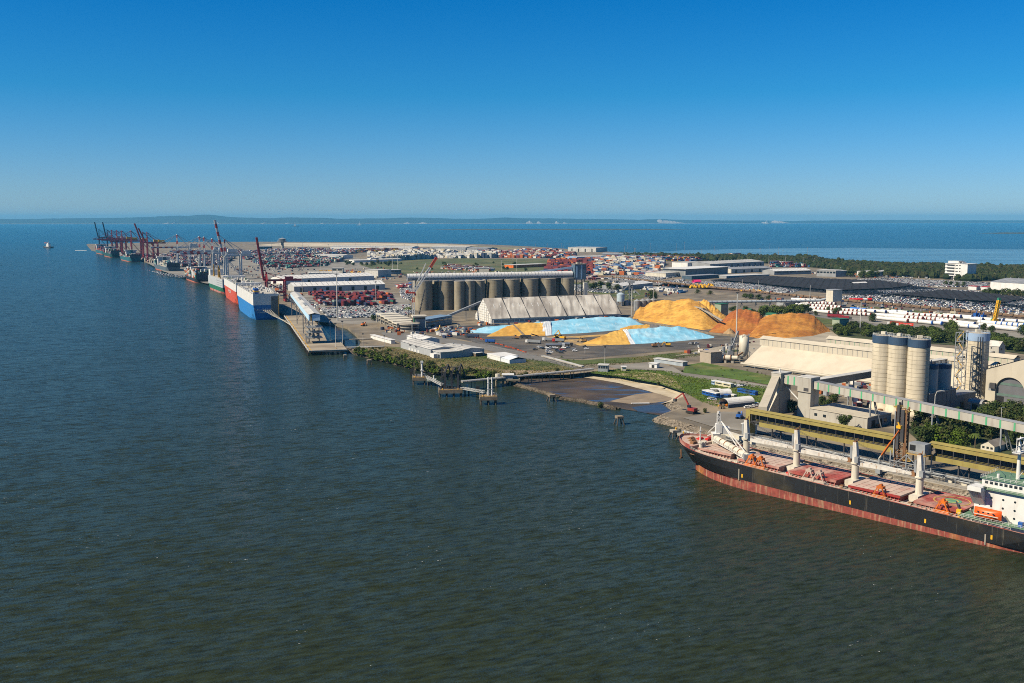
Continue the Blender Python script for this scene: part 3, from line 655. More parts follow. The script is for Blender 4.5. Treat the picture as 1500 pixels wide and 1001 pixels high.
# small gatehouse with round canopy
pg = g(1421, 601)
t = thing('gatehouse', 'small beige gatehouse with a barrel canopy in front of the arched store', 'building', pg, RZ)
b = MB(); b.box(0, 6, 0, 6, 0, 5); part(b, 'wall', beigewall, t)
b = MB(); n = 8; b.grid([[(-1.5, 3+4*cos(pi*i/n), 5+2.2*sin(pi*i/n)) for i in range(n+1)], [(7.5, 3+4*cos(pi*i/n), 5+2.2*sin(pi*i/n)) for i in range(n+1)]]); part(b, 'barrel_roof', roofgrey, t)
b = MB(); b.box(1, 4.5, -.08, -.01, 0, 4); part(b, 'door', black, t)
# --- low site office in front of the silos
po = g(1270, 629)
t = thing('site_office', 'low flat roofed beige workshop at the foot of the three silos', 'building', po, RZ)
b = MB(); b.box(-38, 0, 0, 24, 0, 6.2); part(b, 'wall', beigewall, t)
b = MB(); b.box(-38.4, .4, -.4, 24.4, 6.2, 6.7); part(b, 'roof', beige, t)
for y in (6, 13): 
    b = MB(); b.box(.02, .1, y-1.8, y+1.8, .1, 4.4); part(b, 'roller_door', black, t)
for x in (-34, -28, -12): 
    b = MB(); b.box(x-1, x+1, -.1, -.02, 2.4, 4); part(b, 'window', glass, t)
b = MB(); b.box(.02, .12, 16.5, 19.5, 2, 4.2); part(b, 'window', glass, t)
# --- cottage by the trees
pc = g(1456, 664)
t = thing('cottage', 'small cream weatherboard cottage with grey gabled roof behind the yellow gallery', 'cottage', pc, RZ)
b = MB(); b.box(-7, 0, 0, 11, 0, 3.6); b.face([(-7,0,3.6),(0,0,3.6),(-3.5,0,5.6)]); b.face([(-7,11,3.6),(-3.5,11,5.6),(0,11,3.6)]); part(b, 'wall', offwhite, t)
b = MB(); b.face([(-7.6,-.6,3.35),(-3.5,-.6,5.8),(-3.5,11.6,5.8),(-7.6,11.6,3.35)]); b.face([(-3.5,-.6,5.8),(.6,-.6,3.35),(.6,11.6,3.35),(-3.5,11.6,5.8)]); part(b, 'roof', M('brown_grey_roof', (.21, .19, .17), .8, var=.2), t)
for x in (-5.6, -3.4, -1.4):
    b = MB(); b.box(x-.6, x+.6, -.07, -.01, 1.6, 2.7); part(b, 'window', glass, t)
# --- white tank trailer
pt = g(1470, 606)
t = thing('tank_trailer', 'long white cylindrical tank trailer with red emblem parked by the arched store', 'trailer', pt, RZ)
b = MB(); b.cyl((-3,0,3.6), (24,0,3.6), 1.9, n=16); part(b, 'tank', white, t, smooth=False)
b = MB(); b.box(2.4, 4.4, -1.96, -1.9, 3, 4.4); part(b, 'emblem', red, t)
b = MB()
for x in (-1, 1.2, 17, 19.4, 21.8):
    for y in (-1.1, 1.1): b.cyl((x,y-.2,.55), (x,y+.2,.55), .55, n=10)
b.box(-3, 23, -.6, .6, .9, 1.7); part(b, 'running_gear', rubber, t)

# ================================================================ YELLOW SHIPLOADER GALLERY
q0, q1 = at(1099, 600, 18.0), at(1500, 673, 18.0); gd = (q1-q0).normalized(); RG = atan2(gd.y, gd.x)
t0 = Vector((q0.x, q0.y, 0)); gl_ = (q1-q0).length
SLD = (at(1331, 640, 18)-q0).dot(gd)       # where the tall loader straddles the gallery
def gallery(x0, x1, lab, cap):
    t = thing('loader_gallery', lab, 'gallery', t0, RG)
    b = MB(); b.box(x0, x1, 0, 5, 15.6, 17.6); part(b, 'top_beam', yellow, t)
    b = MB(); b.face([(x0,-.3,17.62),(x1,-.3,17.62),(x1,2.5,18.3),(x0,2.5,18.3)]); b.face([(x0,2.5,18.3),(x1,2.5,18.3),(x1,5.3,17.62),(x0,5.3,17.62)]); part(b, 'roof', yellow, t)
    b = MB(); b.box(x0+(6 if cap else 0), x1, 0, .5, 9.6, 11.9); b.box(x0, x1, 4.5, 5, 9.6, 11.9); part(b, 'bottom_beam', yellow, t)
    b = MB(); b.box(x0+.5, x1, .6, 4.4, 11.2, 11.7); b.box(x0+.5, x1, 4.6, 4.8, 11.9, 15.6); part(b, 'belt_floor', darksteel, t)
    n = int((x1-x0)/5.2)
    for i in range(n+1):
        x = lerp(x0+1, x1-1, i/n); b = MB(); b.box(x-.15, x+.15, .1, .4, 11.92, 15.58); part(b, 'post', darksteel, t)
    b = MB(); rail(b, [(x0+4,.2,11.95), (x1,.2,11.95)], 1.1, 2.6); part(b, 'handrail', yellow, t)
    n = max(2, int((x1-x0)/20))
    for i in range(n):
        x = lerp(x0+14, x1-6, i/(n-1)); b = MB(); b.bar((x,1,-.6), (x,1,9.58), .55); b.bar((x+3.4,4,-.6), (x+3.4,4,9.58), .55); b.bar((x,1,1.5), (x+3.4,4,8.5), .2); b.bar((x+3.4,4,1.5), (x,1,8.5), .2); part(b, 'trestle_leg', darksteel, t)
    if cap:
        b = MB(); b.box(x0-3, x0-.05, 0, 5, 4, 17.6); part(b, 'end_leg', yellow, t)
    return t
gallery(0, SLD-5, 'long yellow framed loader gallery from the bow of the black ship to the tall loader', True)
gallery(SLD+12, gl_+60, 'yellow framed loader gallery continuing right of the tall loader behind the ship', False)
# berth deck under the gallery
b = MB(); b.box(-6, gl_+60, -14, 1.5, 2.2, 3.2); struct(b.build('berth_deck', concrete, None, loc=t0, rz=RG))
b = MB()
for i in range(34):
    for y in (-13, -7, -1): b.cyl((i*6-4, y, -.7), (i*6-4, y, 2.2), .45, n=8)
struct(b.build('berth_piles', concdark, None, loc=t0, rz=RG))
# pipes and clutter along the berth deck
t = thing('pipe_rack', 'tangle of grey pipes and walkways along the berth behind the black ship', 'pipework', t0, RG)
b = MB()
for k in range(5): b.cyl((8, -2-k*.8, 4+k%2*.7), (gl_+40, -2-k*.8, 4+k%2*.7), .28, n=6)
for i in range(26): b.bar((10+i*6.4, -6, 3.2), (10+i*6.4, -6, 5.6), .25); b.bar((10+i*6.4, -6, 5.2), (10+i*6.4, -1.4, 5.2), .22)
rail(b, [(5,-13,3.25), (gl_+40,-13,3.25)], 1.1, 3); rail(b, [(5,-9.5,6.4), (gl_+40,-9.5,6.4)], 1.1, 3); b.box(5, gl_+40, -10.5, -9.4, 6.2, 6.35)
for i in range(22): b.bar((8+i*7.5, -10, 3.2), (8+i*7.5, -10, 6.2), .22)
part(b, 'pipes', greysteel, t)
for i in range(16):
    x = rr2.uniform(12, gl_); b = MB(); b.box(x, x+rr2.uniform(1.5,4), -8.6, -6.8, 3.22, 3.3+rr2.uniform(.8,2.6)); part(b, 'cabinet', random.choice([offwhite, greysteel, rust, white]), t)
# --- tall dark loader straddling the gallery
pL = t0 + gd*(SLD+1) ; pL.z = 3.22
t = thing('ship_loader', 'tall rust streaked dark ship loader tower with grey cab', 'ship loader', pL, RG)
b = MB(); hL = zt(pL, 586) - 3.2
for x in (-2.6, 1.6):
    for y in (-5.6, -2.2): b.bar((x,y,0), (x,y,hL-3), .55)
truss(b, (-.5,-4,3), (-.5,-4,hL-4), 4.2, 3.4, 10, .22); part(b, 'mast', rust, t)
b = MB(); b.bar((-1.4,-6,10), (-1.4,-6,hL-2), 1.3, 1.0); b.bar((.8,-6,14), (.8,-6,hL-4), 1.7, 1.0); part(b, 'elevator_casing', darksteel, t)
b = MB(); b.bar((-2.9,-6.3,6), (-2.9,-6.3,hL-5), .5, .4); part(b, 'ladder_cage', greysteel, t)
b = MB(); b.bar((2.6,-6,2), (2.6,-6,hL-4), .7, .5); part(b, 'rusty_chute', rust, t)
b = MB(); b.box(-4.2, -2, -6, -3.6, hL-3.4, hL-2.9); b.box(.6, 3.2, -6, -3, hL-5, hL-4.5); rail(b, [(-4.2,-6,hL-2.9),(3.2,-6,hL-3.4)], 1.2, 1.2); part(b, 'head_platform', M('ochre_steel', (.42,.29,.06), .7, var=.3), t)
b = MB(); b.cyl((-.6,-5,hL-2.6), (-.4,-5,hL+.4), .6, .3, 8); b.cyl((-2.2,-4,hL-2.4), (-2.2,-4,hL-1), .5, n=8); part(b, 'sheave_head', darksteel, t)
b = MB(); b.box(4.6, 12.5, -6.5, -1, 9.5, 14.5); part(b, 'cab', greysteel, t)
b = MB(); b.box(5.2, 8, -6.6, -6.52, 11, 13.6); part(b, 'cab_window', black, t)
b = MB(); b.box(3.8, 13.6, -7.4, -.6, 9.1, 9.45); rail(b, [(3.8,-7.4,9.4),(13.6,-7.4,9.4)], 1.2, 1.6); b.box(2.2, 6, -7, -3, 5.4, 5.7); rail(b, [(2.2,-7,5.7),(6,-7,5.7)], 1.1, 1.4); part(b, 'platform', M('ochre_platform', (.42, .27, .08), .8, var=.3), t)
b = MB()
for x in (-4, 4, 13):
    for y in (-7, -1): b.bar((x,y,0), (x,y,9.1), .5)
b.bar((-4,-7,1), (4,-7,8.6), .35); b.bar((4,-7,8.6), (13,-7,1), .35); b.bar((-4,-7,4.5), (13,-7,4.5), .4); part(b, 'portal', greysteel, t)
t = thing('boom_lift', 'orange telescopic boom with yellow tip leaning against the tall loader', 'crane boom', at(1288, 672, 10), RG)
e = at(1319, 628, 30) - at(1288, 672, 10); e = Vector((e.dot(gd), e.dot(Vector((-gd.y, gd.x, 0))), e.z))
b = MB(); b.bar(e*.12, e*.55, .75); b.bar(e*.55, e, .5); part(b, 'boom', orange, t)
b = MB(); b.bar((0,0,0), e*.14, .7); part(b, 'boom_root', offwhite, t)
b = MB(); b.box(e.x-1.6, e.x+.4, e.y-.8, e.y+.8, e.z, e.z+1.2); b.bar(e, e+Vector((-1.2,0,2.6)), .6); part(b, 'basket', brightyellow, t)
b = MB(); b.box(-1.2, 1.2, -1, 1, -7, -4); b.bar((0,0,-4.2), (0,0,.4), .8); part(b, 'base', greysteel, t)
# ================================================================ BLACK BULK CARRIER
def hull(L, B, levels, stern=(.82, .10), bow=.2, wl_stern=.6, wl_bow=.30, x_over=.05, n=34, sheer=0.0, trim=0.0):
    """levels: (z, slot, f) from the keel up, f=0 waterline shape, f=1 deck shape. local x from stern to bow, y to port."""
    def hb(t, f):
        st, sl = lerp(wl_stern, stern[0], f), lerp(.22, stern[1], f); bl = lerp(wl_bow, bow, f)
        w = 1.0
        if t < sl: w = st + (1-st)*sin(t/sl*pi/2)
        if t > 1-bl: w = max(0.0, 1-((t-1+bl)/bl)**lerp(1.9, 2.5, f))**lerp(.85, .62, f)
        return w*B/2
    rows = []; top = []
    for z, s, f in levels:
        xe = L*(1 - x_over*(1-f)); xs = L*.02*(1-f) if stern[0] > .9 else L*.035*(1-f); r = []
        for i in range(n+1):
            t = 1-(1-i/n)**1.35; x = lerp(xs, xe, t); zz = z + (sheer*max(0, (t-.75)/.25)**2 + trim*(x/L-.5))*f
            r.append((x, hb(t, f), zz))
        rows.append(r)
    b = MB()
    for k in range(len(rows)-1):
        a, c = rows[k], rows[k+1]; s = levels[k][1]
        for i in range(n):
            b.face([a[i+1], a[i], c[i], c[i+1]], s)
            m = lambda p: (p[0], -p[1], p[2])
            b.face([m(a[i]), m(a[i+1]), m(c[i+1]), m(c[i])], s)
        b.face([a[0], m(a[0]), m(c[0]), c[0]], s)
    return b, rows[-1]
def deck_from(top, dz=-.9, inset=.985):
    b = MB(); P = [(x, y*inset, z+dz) for x, y, z in top]
    for p, q in zip(P, P[1:]): b.face([(p[0], -p[1], p[2]), (q[0], -q[1], q[2]), q, p])
    return b
boot_m = M('red_boot_paint', (.25, .055, .04), .8, var=.3, scale=.5, streak=(.38, .25, .15), sscale=(.9, .9, .09), sth=(.52, .72), patch=(.36, .155, .03), pscale=.05, pth=(.54, .68))
hullblack = M('black_hull', (.008, .009, .011), .6, var=.3, scale=.15, streak=(.10, .09, .07), sscale=(1.1, 1.1, .08), sth=(.63, .76), patch=(.045, .036, .018), pscale=.03, pth=(.6, .7))
SH = Vector((-.674, .7387, 0)); SP = Vector((-.7387, -.674, 0)); SO = at(1240, 752.5, 0) - SH*94 - SP*14.5
RS = atan2(SH.y, SH.x)
t = thing('bulk_carrier', 'long black and red bulk carrier with pink hatch covers and white cranes moored at right', 'ship', SO, RS)
LB, BB = 190.5, 29.6
def dz(x): return 6.9 + (x-27)*.027
zm = 6.9 + (98-27)*.027
b, top = hull(LB, BB, [(-.8, 0, 0), (2.6, 0, 0), (3.1, 1, .25), (zm-2, 1, .7), (zm+.1, 1, 1), (zm+.9, 1, 1)], stern=(.85, .08), bow=.17, wl_bow=.24, wl_stern=.5, x_over=.045, sheer=1.6, trim=.027*190.5)
# the boot topping also rises towards the bow
b.v = [(x, y, z + (x-98)*.016 if 0 < z < 4 else z) for x, y, z in b.v]
hb_ = part(b, 'hull', [boot_m, hullblack], t)
deckm = part(deck_from(top, -1.0), 'deck', dust, t)
b = MB(); b.grid([[(x, y, z) for x, y, z in top], [(x, y, z+.25) for x, y, z in top]]); b.grid([[(x, -y, z) for x, y, z in top], [(x, -y, z+.25) for x, y, z in top]]); part(b, 'bulwark_cap', red_ox, t)
b = MB()
pr = [(x, y*.985, z-.05) for x, y, z in top if x > 24]
rail(b, pr[::1], 1.1, 3, .06); part(b, 'railing', offwhite, t); b = MB(); rail(b, [(x, -y, z) for x, y, z in pr], 1.1, 3, .06); part(b, 'railing', offwhite, t)
# forecastle
fx = 176; b = MB()
F_ = [(x, y*.96, z-.2) for x, y, z in top if x > fx]
fc = MB()
for p, q in zip(F_, F_[1:]): fc.face([(p[0], -p[1], p[2]+1.2), (q[0], -q[1], q[2]+1.2), (q[0], q[1], q[2]+1.2), (p[0], p[1], p[2]+1.2)])
p = F_[0]; fc.face([(p[0], -p[1], p[2]-1), (p[0], p[1], p[2]-1), (p[0], p[1], p[2]+1.2), (p[0], -p[1], p[2]+1.2)])
part(fc, 'forecastle_deck', dust, t)
b = MB(); b.grid([[(x, y*1.035, z) for x, y, z in F_], [(x, y*1.05, z+2.3) for x, y, z in F_]]); b.grid([[(x, -y*1.035, z) for x, y, z in F_], [(x, -y*1.05, z+2.3) for x, y, z in F_]]); part(b, 'bow_bulwark', red_ox, t)
for i, (x, y) in enumerate([(182, 3), (182, -3), (179, 6), (179, -6), (185, 0)]):
    b = MB(); z = dz(x)+2.4; b.cyl((x-.3, y-1.3, z+.9), (x-.3, y+1.3, z+.9), .9, n=10); b.box(x-1.2, x+.9, y-1.7, y-1.3, z-.4, z+1.3); b.box(x-1.2, x+.9, y+1.3, y+1.7, z-.4, z+1.3); part(b, 'winch', red if i % 2 else rust, t)
b = MB(); b.cyl((179.5,0,dz(183)), (179.5,0,dz(183)+10), .4, .25, 8); b.bar((179.5,-1.5,dz(183)+8), (179.5,1.5,dz(183)+8), .2); part(b, 'foremast', white, t)
for y in (5, 7.4): 
    b = MB(); b.cyl((173.5,y,dz(177)), (173.5,y,dz(177)+4.2), .9, n=10); b.cyl((173.5,y,dz(177)+4.2), (173.5,y,dz(177)+4.8), 1.2, n=10); part(b, 'ventilator', offwhite, t)
b = MB(); b.bar((184.6,8.2,10.5), (184,8.6,6.6), .5); b.bar((184,7.6,6.5), (184,9.6,6.5), .6); part(b, 'anchor', rust, t)
# hatches
hats = [(156,174,15,dust,1), (129.5,150,19,dust,2), (102,124,19,red_ox,3), (74,95.5,19,dust,4), (49.5,67.5,19,red_ox,5)]
for x0, x1, w, m, k in hats:
    z = dz((x0+x1)/2) - .1
    b = MB(); b.box(x0, x1, -w/2, w/2, z-.4, z+1.9)
    for i in range(int((x1-x0)/1.7)+1):
        x = x0 + .3 + i*1.7
        for s in (-1, 1): b.hexa([(x-.12, s*w/2, z), (x+.12, s*w/2, z), (x+.12, s*(w/2+.75), z), (x-.12, s*(w/2+.75), z), (x-.12, s*w/2, z+1.85), (x+.12, s*w/2, z+1.85), (x+.12, s*(w/2+.7), z+1.75), (x-.12, s*(w/2+.7), z+1.75)])
    hc = part(b, 'hatch_coaming', red_ox if k != 4 else M('hatch_red', (.30, .03, .025), .6, var=.2), t)
    for i in range(2):
        a, c = lerp(x0, x1, i/2) + (.1 if i else -.5), lerp(x0, x1, (i+1)/2) + (.5 if i else -.1)
        b = MB(); b.box(a, c, -w/2-.8, w/2+.8, z+1.95, z+2.6)
        for s in (-1, 1): b.box(a+.1, c-.1, s*(w/2+.82), s*(w/2+.9), z+1.9, z+2.5)
        b.hexa
        hv = part(b, 'hatch_cover', [m], t)
        for q in range(3):
            r = MB(); xx = lerp(a, c, (q+1)/4); r.box(xx-.06, xx+.06, -w/2, w/2, z+2.61, z+2.66); part(r, 'cover_seam', red_ox, hv)
        e = MB(); e.box(a, c, w/2+.92, w/2+1.0, z+1.6, z+2.62); e.box(a, c, -w/2-1.0, -w/2-.92, z+1.6, z+2.62); part(e, 'cover_edge', red_ox if k != 4 else MATS['hatch_red'], hv)
    if k == 5:
        def disc(r0, r1, zz, m, nm):
            b = MB(); n = 36; cx = 57.5
            b.grid([[(cx+r*cos(2*pi*i/n), r*sin(2*pi*i/n), zz) for i in range(n+1)] for r in (r0, r1)]); part(b, nm, m, t)
        disc(.01, 3.6, z+2.72, M('helipad_green', (.12, .30, .17), .8), 'helipad_disc'); disc(2.0, 2.5, z+2.74, M('helipad_yellow', (.60, .42, .09), .8), 'helipad_ring'); disc(6.4, 6.8, z+2.72, MATS['helipad_yellow'], 'helipad_ring')
# crane posts with their jibs lowered aft
zp = [28.4, 27.8, 27, 26.4]
for k, x in enumerate((153.2, 126.8, 98.8, 70.8)):
    zb = dz(x) - 1; b = MB(); b.box(x-1.9, x+1.9, -5, 5, zb, zb+3.4); mh = part(b, 'mast_house', offwhite, t)
    b = MB(); b.cyl((x,0,zb+3.4), (x,0,zb+10), 1.55, 1.45, 16); b.cyl((x,0,zb+10), (x,0,zb+10.5), 2.0, n=16); cp = part(b, 'crane_pedestal', offwhite, t)
    b = MB(); b.hexa([(x-1.3,-1.1,zb+10.5),(x+1.1,-1.1,zb+10.5),(x+1.1,1.1,zb+10.5),(x-1.3,1.1,zb+10.5),(x-.4,-.9,zp[k]),(x+1.1,-.9,zp[k]),(x+1.1,.9,zp[k]),(x-.4,.9,zp[k])]); cpost = part(b, 'crane_post', M('rusty_white', (.62,.60,.55), .55, var=.15, scale=.4, streak=(.34,.22,.13), sscale=(.9,.9,.12), sth=(.55,.7)), t)
    b = MB(); b.box(x-2.6, x-1, 1.35, 3, zb+11, zb+13.4); b.box(x+1.35, x+2.2, -.9, .9, zb+12, zb+17); part(b, 'crane_cab', greysteel, cpost)
    b = MB(); b.cyl((x+.4,-.7,zp[k]), (x+.4,.7,zp[k]), .7, n=8); b.bar((x,-.5,zp[k]), (x-.5,-.5,zp[k]+1.8), .25); part(b, 'sheave', rust, cpost)
    Lj = 25 if k < 3 else 0
    if k == 3: continue
    b = MB()
    for s in (-1, 1): b.hexa([(x-2, s*1.4-.45, zb+9.6), (x-2, s*1.4+.45, zb+9.6), (x-2, s*1.4+.45, zb+11.2), (x-2, s*1.4-.45, zb+11.2), (x-Lj, s*.8-.3, zb+9.9), (x-Lj, s*.8+.3, zb+9.9), (x-Lj, s*.8+.3, zb+10.9), (x-Lj, s*.8-.3, zb+10.9)])
    for i in range(7): xx = x-3-i*3.2; b.box(xx-.2, xx+.2, -1.4, 1.4, zb+10.2, zb+10.6)
    part(b, 'crane_jib', MATS['rusty_white'], t)
    b = MB(); b.bar((x+.4, .5, zp[k]), (x-Lj+1, .5, zb+11), .09); b.bar((x+.4, -.5, zp[k]), (x-Lj+1, -.5, zb+11), .09); part(b, 'luffing_wire', darksteel, t)
    b = MB(); b.box(x-Lj-1.2, x-Lj+.4, -1, 1, zb+9.4, zb+11.2); part(b, 'jib_head', rust, t)
# deck clutter: pipes, lockers, vents
rd = random.Random(11)
b = MB()
for y in (12.2, 12.7, -12.3): b.cyl((48, y, dz(48)-.55), (176, y*.98, dz(176)-.55), .14, n=6)
for i in range(40): x = 50 + i*3.1; b.box(x-.1, x+.1, 11.9, 13, dz(x)-1, dz(x)-.5)
part(b, 'deck_pipes', rust, t)
for i in range(34):
    x = rd.uniform(49, 172); y = rd.choice((-1, 1))*rd.uniform(11, 12.9); h = rd.uniform(.5, 1.5); s = rd.uniform(.4, 1.1); z = dz(x)-1; b = MB()
    if i % 3: b.box(x-s, x+s, y-.4, y+.4, z, z+h)
    else: b.cyl((x,y,z), (x,y,z+h), .3, n=8); b.cyl((x,y,z+h), (x,y,z+h+.3), .5, n=8)
    part(b, 'deck_locker' if i % 3 else 'deck_vent', rd.choice([offwhite, rust, red, dust, darksteel]), t)
for x, xl in ((152, 5), (125.5, 5.5), (97.5, 5.5), (69.5, 5.5)):
    for s in (-1, 1):
        for j in range(3):
            b = MB(); xx = x + rd.uniform(-1.5, 2.5); yy = s*rd.uniform(5.5, 11); h = rd.uniform(.8, 2.4); b.box(xx-.7, xx+.7, yy-.8, yy+.8, dz(x)-1, dz(x)-1+h); part(b, 'deck_machinery', rd.choice([rust, red_ox, darksteel, offwhite, red]), t)
for i in range(3): b = MB(); x = 159.5-i*3; b.box(x-.9, x+.9, 11.6, 13, dz(x)-1, dz(x)+.9); part(b, 'box_locker', offwhite, t)
# draught and pilot marks on the side
b = MB()
for x in (145, 92.5, 61, 36): b.box(x-.35, x+.35, BB/2*1.0, BB/2+.06, 4.4+(x-98)*.02, 6.0+(x-98)*.02)
part(b, 'side_mark', brightyellow, t)
b = MB(); b.box(146.5, 147, BB/2, BB/2+.05, 3.8, 9); b.box(38, 38.5, BB/2*.99, BB/2+.05, .6, 4.6); part(b, 'fender_streak', M('faded_white', (.36,.32,.26), .8), t)
# superstructure
def tier(x0, x1, w, z0, z1, nm='deckhouse', m=white): 
    b = MB(); b.box(x0, x1, -w/2, w/2, z0, z1); return part(b, nm, m, t)
zd0 = dz(36) - 1
tier(6, 47, 25, zd0, zd0+2.9, 'lower_house'); b = MB(); b.box(4, 49, -14.2, 14.2, zd0+2.92, zd0+3.15); part(b, 'boat_deck', green, t)
tier(22, 45, 19.5, zd0+3.16, 20.4); b = MB(); b.box(21, 46, -11, 11, 20.42, 20.6); part(b, 'bridge_deck', green, t)
tier(8, 21.9, 17, zd0+3.16, 14); b = MB(); b.box(7.5, 21.8, -9, 9, 14.02, 14.2); part(b, 'aft_deck', green, t)
wh = tier(27, 43.5, 15, 20.62, 23.6, 'wheelhouse'); b = MB(); b.box(26.5, 44, -8, 8, 23.62, 23.82); part(b, 'monkey_deck', green, t)
for i in range(8):
    x = 41.8 - i*1.75; b = MB(); b.box(x-.55, x+.55, 7.52, 7.6, 21.9, 22.9); part(b, 'window', glass, wh)
b = MB(); b.box(43.52, 43.6, -7, 7, 21.9, 22.9); part(b, 'window', glass, wh)
house = [o for o in t.children if o.name.startswith('deckhouse')][0] if False else None
for z in (11.2, 14.2, 17.4):
    for i in range(5):
        x = 43 - i*4.2; b = MB(); b.cyl((x, 9.76, z), (x, 9.82, z), .42, n=10); part(b, 'porthole', glass, t)
b = MB(); b.box(40.5, 45.5, -15.5, 15.5, 20.1, 20.4); b.box(40.5, 45.5, 12.6, 15.5, 20.4, 21.7); b.box(40.5, 45.5, -15.5, -12.6, 20.4, 21.7); wing = part(b, 'bridge_wing', white, t)
b = MB(); b.box(41, 45, 9, 15.3, 21.72, 21.78); b.face([(45.4,9.8,14), (45.4,9.8,20), (45.4,15,20)]); b.face([(41,9.8,14), (41,15,20), (41,9.8,20)]); b.face([(45.4,9.8,14), (45.4,15,20), (41,15,20), (41,9.8,14)]); part(b, 'wing_bracket', white, t)
b = MB()
rail(b, [(4,14.1,zd0+3.2),(49,14.1,zd0+3.2)], 1.1, 2); rail(b, [(21,10.9,20.6),(40,10.9,20.6)], 1.1, 2); rail(b, [(26.6,7.9,23.8),(43.9,7.9,23.8),(43.9,-7.9,23.8)], 1.1, 2); rail(b, [(7.6,8.9,14.2),(21.6,8.9,14.2)], 1.1, 2); rail(b, [(45.3,8,20.6),(45.3,15,20.6)], 1.1, 1.5)
for s in range(2): b.bar((22.6-s*1.2, 10.2, 20.6), (17.4-s*1.2, 10.2, 14.2), .35)
for x in (44, 38, 33, 14): b.bar((x, 13.8, zd0), (x, 13.8, zd0+2.9), .45)
part(b, 'house_railing', white, t)
b = MB(); b.cyl((33.5,0,23.8), (33.5,0,38), .8, .5, 12); mast = part(b, 'mast', white, t)
b = MB(); b.box(32, 35, -3.4, 3.4, 34, 34.3); b.bar((33.5,-3.2,36.5), (33.5,3.2,36.5), .35); b.bar((33.5,-3.2,34.3), (33.5,-3.2,38.6), .22); b.bar((33.5,3.2,34.3), (33.5,3.2,40), .22); rail(b, [(32,-3.4,34.3),(35,-3.4,34.3),(35,3.4,34.3),(32,3.4,34.3)], 1, 1.5); b.box(33, 34, -2.4, 2.4, 39, 39.4); b.bar((33.5,0,38), (33.5,0,40), .3); part(b, 'radar_platform', white, mast)
b = MB()
for i in range(7): b.bar((28+i*2.2, rd.uniform(-6,6), 23.8), (28+i*2.2, rd.uniform(-6,6), 23.8+rd.uniform(1.5,4.5)), .14)
b.cyl((39,4,23.8), (39,4,25.4), .6, n=10); part(b, 'aerials', white, t)
b = MB(); b.box(12, 18, -2.6, 2.6, 14.2, 23); part(b, 'funnel', hullblack, t)
b = MB(); b.cyl((37.8,10.9,zd0+3.2), (37.8,10.9,zd0+5.2), .35, n=8); b.bar((37.8,10.9,zd0+5.2), (42.5,11.5,zd0+6.6), .4); b.bar((31,11,zd0+3.2), (32.5,13,zd0+6.4), .5); b.bar((44,11,zd0+3.2), (45,13,zd0+6.2), .5); part(b, 'boat_davit', offwhite, t)
b = MB(); b.cyl((41.5,10.7,zd0+3.2), (41.5,10.7,zd0+4.6), .75, n=10); part(b, 'green_drum', M('bright_green', (.02,.35,.09), .5), t)
b = MB(); b.box(26.4, 28, 11.2, 12.6, zd0+3.2, zd0+5); b.box(33,34.6,12.4,13.8,zd0,zd0+1.7); part(b, 'blue_locker', blue, t)
for x in (18, 24): b = MB(); b.cyl((x, 12, zd0+3.2), (x, 12, zd0+4), .8, n=8); part(b, 'liferaft', red if x == 18 else white, t)
t2 = thing('lifeboat', 'bright orange enclosed lifeboat beside the white bridge house', 'lifeboat', SO + SH*38.6 + SP*12.8, RS)
def boat(L, B, z0, hh, m1, par, nm='hull'):
    b = MB(); rows = []
    for i in range(13):
        tt = i/12; w = B/2*max(.02, 1-abs(2*tt-1)**2.2)**.75; x = (tt-.5)*L; rows.append([(x, w*cos(a)*.98, z0 + hh/2 - hh/2*1.05*sin(a)*(.95 if a > 0 else 1)) for a in [2*pi*j/14 for j in range(15)]])
    b.grid(rows); b.face([p for p in rows[0][:-1]]); b.face([p for p in reversed(rows[-1][:-1])]); return part(b, nm, m1, par, smooth=True)
t2.location.z = -2.6; t2.scale = (1.15, 1.15, 1.2)
boat(8.6, 3.2, zd0+4.2, 3.4, M('lifeboat_orange', (.80, .11, .01), .4, var=.05), t2)
b = MB(); b.box(-3.9, 3.9, 1.52, 1.66, zd0+5.6, zd0+5.85); part(b, 'rubbing_band', offwhite, t2)
b = MB()
for i in range(4): b.box(-2.6+i*1.6, -2+i*1.6, 1.46, 1.56, zd0+6.3, zd0+6.7)
part(b, 'window', glass, t2)
# grabs on deck
def grab(x, y, m, lab):
    z = dz(x) - .95; t = thing('cargo_grab', lab, 'grab', SO + SH*x + SP*y + Vector((0,0,z)), RS, 'clamshell grabs on the bulk carrier deck')
    t.scale = (1.35, 1.3, 1.3)
    for s in (-1, 1):
        b = MB(); pr = [(0.05,1.6),(s*2.2,1.7),(s*2.5,.9),(s*1.5,.1),(0.05,.0)]
        pts = [(q[0], q[1]) for q in pr]
        b.face([(px_, -1.4, pz) for px_, pz in pts]); b.face([(px_, 1.4, pz) for px_, pz in reversed(pts)])
        for (xa, za), (xb, zb_) in zip(pts, pts[1:]): b.face([(xa,-1.4,za),(xa,1.4,za),(xb,1.4,zb_),(xb,-1.4,zb_)])
        part(b, 'shell', m, t)
    b = MB()
    for s in (-1, 1):
        for u in (-1, 1): b.bar((s*2, u*1.1, 1.6), (s*.7, u*.8, 4.2), .3)
    part(b, 'arm', m, t)
    b = MB(); b.box(-1, 1, -.9, .9, 4, 4.7); b.cyl((0,-.5,4.9), (0,.5,4.9), .5, n=8); part(b, 'head_block', m, t)
grab(142.5, 11, orange, 'orange clamshell grab on the ship deck, nearest the bow'); grab(138, 11, M('rusty_orange', (.50, .13, .02), .6, var=.3), 'rusty orange clamshell grab on the ship deck, second from the bow')
grab(113.5, 11.2, dust, 'dusty pink clamshell grab beside the red hatch, nearer the bow'); grab(108.8, 11.2, dust, 'dusty pink clamshell grab beside the red hatch, nearer the bridge')
